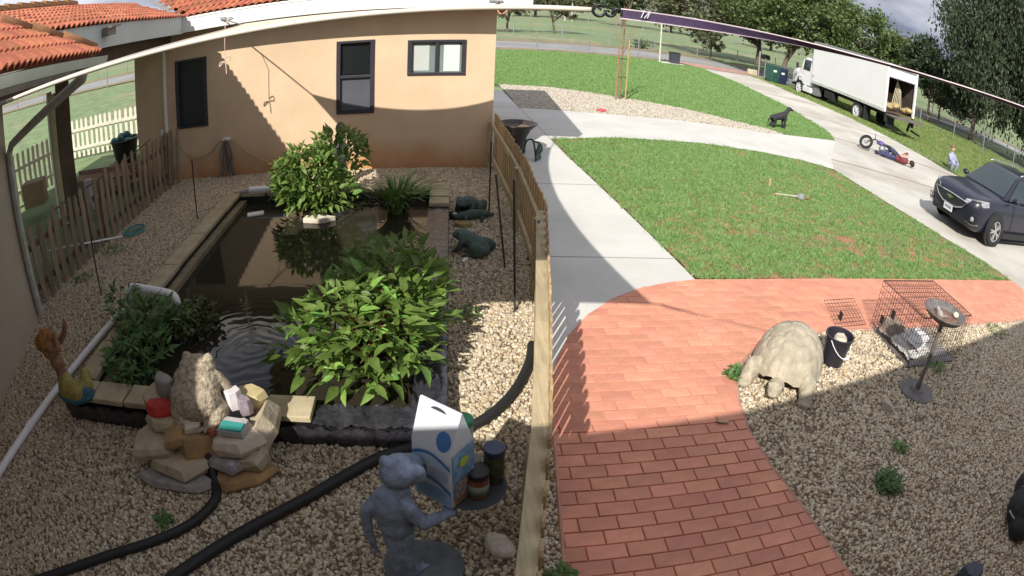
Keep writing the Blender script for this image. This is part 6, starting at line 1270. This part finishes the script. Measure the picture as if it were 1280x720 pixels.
# dog
dg = thing('dog', 'black dog standing at the far gravel edge by the driveway', 'dog', (9.75, 16.6, 0)); TD = TR(9.72, 16.55, 0) @ Matrix.Rotation(R_(8), 4, 'Z'); mb = MB()
mb.limb([(-.22, 0, .36), (-.02, 0, .40), (.18, 0, .46)], [.10, .115, .125]); mb.limb([(.22, 0, .50), (.33, 0, .64)], [.085, .065]); mb.ell((.40, 0, .69), (.085, .065, .065)); mb.limb([(.44, 0, .68), (.54, 0, .655)], [.045, .03])
for s in (-1, 1):
    mb.limb([(.20, .07 * s, .40), (.20, .07 * s, .22), (.22, .07 * s, .03)], [.06, .035, .028]); mb.limb([(-.24, .07 * s, .34), (-.20, .07 * s, .22), (-.30, .07 * s, .13), (-.27, .07 * s, .03)], [.085, .055, .032, .028]); mb.limb([(.36, .055 * s, .73), (.33, .07 * s, .66)], [.025, .015]); mb.ell((.245, .07 * s, .02), (.045, .03, .02)); mb.ell((-.245, .07 * s, .02), (.045, .03, .02))
mb.limb([(-.31, 0, .38), (-.42, 0, .28), (-.46, 0, .14)], [.035, .025, .014]); loc(mb, TD); organic('body', mb, mat('black_fur', (.022, .022, .026), .75, .4, 20, bump=.5, bscale=60), dg, .016, 2)
# ------------------------------------------------------------------ things on the lawns and by the road
rock('litter', 'small red scrap lying on the curved gravel bed', (3.96, 16.3, .04), (.34, .16, .07), 41, mat('red_scrap', (.5, .08, .08), .7), 10, cat='scrap')
t = thing('sprinkler', 'short stake sprinkler with grey head lying on the nearer lawn', 'sprinkler', (6.1, 9.6, 0)); MB().tube([(5.8, 9.62, .04), (6.28, 9.56, .05)], .017, 8).build('stake', mat('pale_wood', (.42, .38, .30), .8), t); MB().lathe([(0, 0), (.09, 0), (.08, .05), (.04, .08), (0, .09)], 12, TR(6.36, 9.55, .03)).build('head', M_STEEL, t); MB().tube([(6.38, 9.55, .05), (6.55, 9.52, .04)], .018, 6).build('spout', mat('rusty', (.28, .12, .07), .8), t)
tag(MB().box((6.0, 10.25, .07), (.05, .05, .14)).build('marker_stub', mat('marker', (.40, .34, .18), .8), bevel=.006), 'tiny yellow stub standing in the nearer lawn', 'marker')
sp = thing('sapling', 'bare staked sapling on the curved gravel bed', 'tree', (5.07, 18.6, 0)); M_BARK = mat('thin_bark', (.22, .15, .10), .9, .3, 10)
MB().tube([(5.07, 18.6, 0), (5.05, 18.6, 1.3), (5.08, 18.6, 2.2), (5.05, 18.62, 3.1)], [.03, .026, .02, .008], 6).build('trunk', M_BARK, sp)
rs_ = random.Random(6)
for k in range(14):
    z = 1.5 + k * .11; a = rs_.uniform(0, 6.28); l_ = rs_.uniform(.3, .75); MB().tube(catmull([(5.06, 18.6, z), (5.06 + l_ * .4 * math.cos(a), 18.6 + l_ * .4 * math.sin(a), z + l_ * .5), (5.06 + l_ * .6 * math.cos(a), 18.6 + l_ * .6 * math.sin(a), z + l_ * 1.3)], 3), [.011] * 3 + [.007] * 3 + [.003], 5).build('branch', M_BARK, sp)
for k, x in enumerate((4.93, 5.24)): MB().tube([(x, 18.58, 0), (x + .02, 18.6, 1.7 + .3 * k)], .026, 6).build('stake', mat('stake_wood', (.42, .31, .13) if k else (.35, .17, .10), .85), sp)
for z in (.75, 1.35): MB().tube([(4.93, 18.58, z), (5.08, 18.57, z), (5.25, 18.6, z)], .012, 5).build('tie', M_BLACK, sp)
def post(label, c, h, r=.03, m=M_STEEL, name='pole'): return tag(MB().tube([(*c, hgt(*c)), (*c, hgt(*c) + h)], r, 8).build(name, m), label, 'pole')
post('tall pale pole beside the small dark bin at lawn edge', (11.27, 33.4), 2.5, .045, mat('pale_pole', (.6, .58, .5), .6))
t = thing('bin', 'small dark bin on a pale slab at the lawn edge', 'bin', (12.2, 33.5, 0)); MB().box((12.2, 33.5, .36), (.5, .5, .62), taper=1.08).build('bin_body', mat('bin_dark', (.045, .045, .06), .6), t, bevel=.02); MB().box((12.2, 33.5, .69), (.56, .56, .05)).build('lid', M_BLACK, t, bevel=.01); MB().box((12.0, 33.4, .03), (1.4, .7, .06)).build('slab', M_CONC, t)
t = thing('mailbox', 'dark mailbox on a post across the driveway mouth', 'mailbox', (20.3, 37.3, -.28)); MB().box((20.3, 37.3, .35), (.1, .1, 1.3)).build('post', M_WOODD, t); mb = MB(); mb.prism([(-.2, 0), (.2, 0), (.2, .25), (.14, .36), (-.14, .36), (-.2, .25)], -.3, .3, TR(20.3, 37.3, .98) @ rot('X', 90)); mb.build('letter_box', M_BLACK, t)
M_GB = mat('bin_green', (.02, .075, .06), .55, .15, 6)
def wheelie(label, x, y, m):
    z = hgt(x, y); t = thing('wheeled_bin', label, 'bin', (x, y, z)); MB().box((x, y, z + .52), (.56, .62, .92), .2, taper=1.14).build('bin_body', m, t, bevel=.03); MB().box((x, y, z + 1.02), (.68, .76, .08), .2, taper=.92).build('lid', m, t, bevel=.02); MB().box((x - .05, y - .36, z + .75), (.25, .02, .12), .2).build('white_mark', M_WHITE, t)
    for s in (-1, 1): MB().tube([(x + .25 * s, y + .3, z + .12), (x + .31 * s, y + .3, z + .12)], .12, 10).build('wheel', M_TYRE, t)
    MB().tube([(x - .3, y + .42, z + .95), (x + .3, y + .42, z + .95)], .02, 6).build('handle', M_BLACK, t)
wheelie('green wheeled bin beside the driveway mouth', 17.95, 31.9, M_GB); wheelie('dark blue wheeled bin right of the green bin', 18.75, 32.3, mat('bin_blue', (.02, .03, .07), .55))
rock('roadside_rock', 'pale rock on the verge near the green bin', (17.9, 34.6, .0), (.9, .7, .6), 42, mat('road_rock', (.42, .38, .27), .9, .2, 3), 0, bev=.06, sides=8)
post('grey post standing beside the driveway mouth', (17.75, 33.4), 1.7, .055, name='gate_post')
# wire fences
def wire_fence(label, pts, h, step, wires, pr=.035, mesh=False):
    f = thing('wire_fence', label, 'fence', (*pts[0], 0)); n = 0; prev = None; M_ = M_STEEL
    for p, a, i in run(pts, step):
        z = hgt(p.x, p.y); MB().tube([(p.x, p.y, z - .02), (p.x, p.y, z + h)], pr, 6).build('post', M_, f)
        if prev is not None:
            for k in range(wires): zz = h * (k + .9) / wires; MB().tube([(prev.x, prev.y, hgt(prev.x, prev.y) + zz), (p.x, p.y, z + zz)], .008, 4).build('wire', M_, f)
            if mesh:
                mb = MB(); d = p - prev; nn = 22
                for q in range(nn):
                    for sgn in (1, -1):
                        u0, u1 = q / nn, (q + 4) / nn
                        if u1 > 1: continue
                        A, B = prev + d * (u0 if sgn > 0 else u1), prev + d * (u1 if sgn > 0 else u0); mb.beam((A.x, A.y, hgt(A.x, A.y) + .05), (B.x, B.y, hgt(B.x, B.y) + h - .05), .006, .006)
                kind(mb.build('link_mesh', M_, f), 'stuff')
        prev = p
    return f
wire_fence('wire fence with pale posts along the near road edge', [(1.6, 34.6), (10.9, 34.4)], 1.25, 2.9, 3)
wire_fence('long wire fence at the foot of field across the road', [(-30, 43.4), (20, 43.4), (40, 42)], 1.3, 3.4, 3)
wire_fence('wire fence far across the green field near the trees', [(-2, 84), (46, 86)], 1.5, 4.0, 2, .05)
wire_fence('chain link fence behind the bins and truck', [(19.0, 34.9), (30, 34.4), (44, 32.0)], 1.35, 2.6, 2, .04, True)
wire_fence('chain link fence on grass at the right of truck', [(27.2, 27.6), (29.4, 26), (30.6, 20), (29, 12)], 1.5, 2.6, 3, .04)
wire_fence('wire fence along the field seen past the porch', [(-32, 33.5), (-9, 33.8)], 1.3, 3.2, 3)
# ------------------------------------------------------------------ trees
def tree(label, base, h, blobs, nleaf, ls, cols, seed, trunk_r=.22, lean=(0, 0), name='tree', hang=0, limbs=7, clumps=60, tz=.45, flat=1.0):
    r = random.Random(seed); rn = np.random.default_rng(seed); t = thing(name, label, 'tree', base); B = V(base)
    top = V(blobs[0][0]); fork = B + (top - B) * tz
    MB().tube(catmull([B - V((0, 0, .1)), B.lerp(fork, .5) + V((r.uniform(-.15, .15), r.uniform(-.15, .15), 0)), fork, top], 4), [trunk_r * (1 - .7 * i / 12) for i in range(13)], 8).build('trunk', M_TRUNK, t, smooth=True)
    for k in range(limbs):
        c, rad = blobs[k % len(blobs)]; d = V((r.gauss(0, 1), r.gauss(0, 1), r.gauss(.2, .7))).normalized(); e = V(c) + V((d.x * rad[0], d.y * rad[1], d.z * rad[2])) * .75; s0 = B.lerp(fork, r.uniform(.7, 1.0)) if r.random() < .6 else fork.lerp(top, r.random() * .6)
        MB().tube(catmull([s0, s0.lerp(e, .5) + V((0, 0, .25)), e], 4), [trunk_r * .5 * (1 - .85 * i / 8) for i in range(9)], 6).build('limb', M_TRUNK, t, smooth=True)
    wts = np.array([q[1][0] * q[1][1] * q[1][2] for q in blobs]) ** .8; wts /= wts.sum()
    cc = []
    for k in range(clumps):
        bi = rn.choice(len(blobs), p=wts); c, rad = blobs[bi]; d = rn.normal(size=3); d /= np.linalg.norm(d); q = rn.uniform(.25, 1.0) ** .5; cc.append((np.array(c) + d * np.array(rad) * q, min(rad) * rn.uniform(.22, .42)))
    ci = rn.integers(0, clumps, nleaf); ctr = np.array([cc[i][0] for i in ci]); sg = np.array([cc[i][1] for i in ci])
    pos = ctr + rn.normal(size=(nleaf, 3)) * sg[:, None] * np.array([.6, .6, .45 + hang])
    if hang: pos[:, 2] -= np.abs(rn.normal(size=nleaf)) * hang
    pos[:, 2] = np.maximum(pos[:, 2], base[2] + .5)
    a = rn.normal(size=(nleaf, 3)); a[:, 2] *= .6; 
    if hang: a = np.stack([rn.normal(size=nleaf) * .25, rn.normal(size=nleaf) * .25, -np.ones(nleaf)], 1)
    a /= np.linalg.norm(a, axis=1)[:, None]; b2 = np.cross(a, rn.normal(size=(nleaf, 3))); b2 /= np.linalg.norm(b2, axis=1)[:, None]
    s = ls * rn.uniform(.6, 1.3, nleaf)[:, None]; w_ = s * (.22 if hang else .36)
    vsn = np.stack([pos - a * s * .5, pos + b2 * w_, pos + a * s * .5, pos - b2 * w_], 1).reshape(-1, 3) - np.array(base)
    me = bpy.data.meshes.new('crown'); me.vertices.add(len(vsn)); me.vertices.foreach_set('co', vsn.ravel()); me.loops.add(nleaf * 4); me.loops.foreach_set('vertex_index', np.arange(nleaf * 4)); me.polygons.add(nleaf); me.polygons.foreach_set('loop_start', np.arange(nleaf) * 4); me.polygons.foreach_set('loop_total', np.full(nleaf, 4)); me.update(); me.validate()
    finish(me, 'crown', cols, t, off=B); return t
M_TRUNK = mat('tree_bark', (.13, .10, .075), .95, .35, 4, bump=.6, bscale=15)
def lm(name, cols):
    m = ramp_mat(name, cols, .6, 0, src='island'); n, l = m.node_tree.nodes, m.node_tree.links; b = n['Principled BSDF']; src = b.inputs['Base Color'].links[0].from_socket
    tb_ = n.new('ShaderNodeBsdfTranslucent'); ms = n.new('ShaderNodeMixShader'); ms.inputs[0].default_value = .25; l.new(src, tb_.inputs['Color']); l.new(b.outputs[0], ms.inputs[1]); l.new(tb_.outputs[0], ms.inputs[2]); l.new(ms.outputs[0], n['Material Output'].inputs['Surface']); return m
M_T1 = lm('tree_leaf_light', [(0.079, 0.123, 0.035), (0.122, 0.175, 0.05), (0.062, 0.102, 0.031), (0.163, 0.208, 0.07)]); M_T2 = lm('tree_leaf_dark', [(0.04, 0.069, 0.028), (0.061, 0.098, 0.041), (0.032, 0.054, 0.024), (0.082, 0.114, 0.053)]); M_T3 = lm('tree_leaf_willow', [(0.035, 0.058, 0.025), (0.053, 0.08, 0.034), (0.03, 0.049, 0.022), (0.072, 0.095, 0.049)]); M_T4 = lm('tree_leaf_olive', [(0.097, 0.114, 0.051), (0.139, 0.152, 0.072), (0.076, 0.093, 0.042), (0.17, 0.17, 0.095)])
tree('leafy tree in front of the truck beside the driveway', (21.2, 36.0, -.3), 8, [((21.6, 36, 4.6), (3.6, 3.2, 2.2)), ((18.4, 36.5, 5.4), (3.0, 3, 2.2)), ((24.2, 36.4, 5.0), (3.2, 3, 2.4)), ((20.5, 35, 3.2), (2.3, 2, 1.0)), ((21.5, 36.5, 7.2), (4, 3, 1.8))], 26000, .24, M_T1, 1, .24, clumps=190)
tree('broad dark tree across the road behind the leafy tree', (25.6, 48.5, -.3), 9, [((25.6, 48.5, 5.0), (5, 4.5, 3.0)), ((20.2, 50, 4.6), (4.5, 4, 3.0)), ((17, 50, 3.8), (3.2, 3, 2.0))], 15000, .34, M_T4, 2, .32, clumps=120)
tree('rounded green tree rising behind the truck box', (32.5, 40.5, -.3), 9, [((31.5, 40.5, 4.6), (4, 3.5, 2.8)), ((35.5, 41, 3.6), (3.2, 3, 2.2)), ((28.6, 41, 5.0), (3.2, 3, 2.6)), ((38.5, 43, 2.9), (2.6, 2.5, 1.9))], 17000, .3, M_T1, 3, .26, clumps=130)
tree('tall dark drooping tree at the right edge of picture', (33.9, 28.3, -.3), 13, [((34.5, 28.0, 8.6), (3.8, 3.8, 3.6)), ((37.5, 24, 7.4), (3.6, 3.6, 4.0)), ((35.5, 27.5, 5.0), (4.4, 4.4, 2.6)), ((38.5, 22.5, 5.0), (3.8, 3.8, 3.8)), ((36, 27, 12), (4, 4, 3))], 70000, .30, M_T3, 4, .22, hang=.55, clumps=170, tz=.3)
tree('small dark tree left of the tall drooping tree', (33.0, 32.5, -.3), 6, [((32.6, 32.5, 4.3), (2.1, 2, 1.9)), ((31.2, 33, 3.2), (1.4, 1.4, 1.2)), ((34, 31, 3.4), (1.8, 1.8, 1.3))], 8000, .26, M_T2, 5, .14, clumps=70)
tree('short olive tree at the roadside beyond the truck', (38.5, 36.5, -.3), 4, [((38.5, 36.5, 2.5), (2.2, 2.2, 1.7)), ((41, 35.5, 2.1), (2, 2, 1.5))], 6000, .28, M_T4, 6, .12, clumps=60)
tree('dark tree at the right frame edge behind the fence', (37.5, 20.5, -.3), 6, [((38.5, 20, 3.6), (2.6, 2.6, 2.4)), ((36.5, 23.5, 3.0), (2, 2, 1.6))], 8000, .3, M_T2, 7, .16, clumps=70)
tree('small brownish tree across the road left of pair', (4.4, 53, 0), 4, [((4.4, 53, 2.7), (2.4, 2, 1.2)), ((2.6, 53, 2.3), (1.4, 1.4, .9))], 3200, .22, lm('tree_leaf_brown', [(0.186, 0.155, 0.078), (0.264, 0.202, 0.093), (0.155, 0.139, 0.062), (0.31, 0.217, 0.109)]), 8, .12, clumps=40)
tree('small brownish tree across the road right of pair', (8.6, 54.5, 0), 4, [((8.0, 54.5, 2.9), (2.3, 2, 1.2)), ((10, 54.5, 2.2), (1.1, 1.1, .7))], 3000, .22, M_T4, 9, .12, clumps=40)
tree('bare looking shrub on the bank beside the dark tree', (19.5, 45.2, 0), 3, [((19.5, 45.2, 1.3), (1.6, 1.2, .8))], 1400, .2, M_T4, 10, .06, clumps=22)
rt2 = random.Random(21)
FAR = [(-14, 118, 9), (2, 112, 7), (13, 104, 7), (20, 112, 9), (27, 100, 8), (34, 96, 8), (42, 98, 9), (51, 92, 9), (60, 86, 9), (69, 78, 9), (78, 66, 9), (86, 56, 9), (92, 44, 9), (-40, 90, 8), (-58, 74, 8)]
WHERE = ['first on the far left horizon above house', 'above the field left of sail hooks', 'just left of the sail hooks', 'directly behind the sail hooks', 'just right of the sail hooks', 'above the purple strap start', 'above the middle of purple strap', 'behind the broad dark tree', 'above the truck cab', 'above the truck roof', 'in the gap right of truck', 'behind the small dark tree', 'at the far right frame edge', 'in the gap left of house', 'at the far left frame edge']
for k, (x, y, h) in enumerate(FAR):
    if k not in (2, 3, 4, 5, 7, 9): continue
    tree('distant dark tree ' + WHERE[k], (x, y, -.3), h, [((x, y, h * .62), (h * .55, h * .5, h * .38)), ((x + rt2.uniform(-4, 4), y, h * .42), (h * .45, h * .4, h * .28))], 2600, .75, M_T2 if k % 3 else M_T4, 40 + k, .3, limbs=3, clumps=34)
t = thing('bush', 'low dark shrub on the bank beyond the road', 'bush', (13.2, 43.6, 0)); rb2 = random.Random(9); mb = MB()
for k in range(260):
    p = V((13.2 + rb2.gauss(0, .35), 43.6 + rb2.gauss(0, .3), abs(rb2.gauss(.25, .2)))); a = V((rb2.gauss(0, 1), rb2.gauss(0, 1), rb2.gauss(0, 1))).normalized() * .09; c2 = a.orthogonal().normalized() * .05; mb.add([p - a, p + c2, p + a, p - c2], [(0, 1, 2, 3)])
mb.build('foliage', M_T2, t)
# bare grey tree seen past the porch
t = thing('bare_tree', 'bare grey tree seen past the porch gutter end', 'tree', (-13.5, 24, 0)); 
MB().tube([(-13.5, 24, 0), (-13.4, 24, 1.2), (-13.3, 24, 2.4)], [.07, .06, .04], 6).build('trunk', M_BARK, t)
for k in range(16): a = rb2.uniform(0, 6.28); l_ = rb2.uniform(.5, 1.3); z = rb2.uniform(1.3, 2.4); MB().tube([(-13.4, 24, z), (-13.4 + l_ * .6 * math.cos(a), 24 + l_ * .6 * math.sin(a), z + l_ * .7), (-13.4 + l_ * math.cos(a), 24 + l_ * math.sin(a), z + l_ * .9)], [.03, .02, .008], 5).build('branch', mat('pale_bark', (.42, .37, .36), .9), t)
t = thing('utility_pole', 'pale twin poles on the skyline left of sail hooks', 'pole', (16.2, 90, 0)); [MB().tube([(x, 90, 0), (x, 90, 7)], .12, 6).build('pole', mat('pole_pale', (.5, .47, .42), .8), t) for x in (15.6, 16.6)]; MB().beam((15.6, 90, 4.5), (16.6, 90, 4.5), .1, .1).build('crossarm', M_WOODG, t)
# ------------------------------------------------------------------ groups for things that repeat
GRP = {'metal_rod': 'thin metal rods stuck in the gravel', 'flagstone': 'stones of the rock pile', 'crystal': 'crystals on the rock pile', 'weed': 'weeds growing through the gravel', 'jar': 'jars on the tray', 'wheeled_bin': 'wheeled bins by the driveway', 'black_hose': 'black hoses across the gravel', 'wire_fence': 'wire fences along the road', 'leafy_plant': 'leafy plants in the pond', 'pond_plant': 'small plants in the pond', 'small_stone': 'small stones on the rock pile', 'picket_fence': 'picket fences of the yard'}
for o in SC.objects:
    if o.parent is None and 'category' in o:
        k = o.name.split('.')[0]
        if k in GRP: o['group'] = GRP[k]
        elif o['label'].startswith('distant dark tree'): o['group'] = 'distant trees on the skyline'
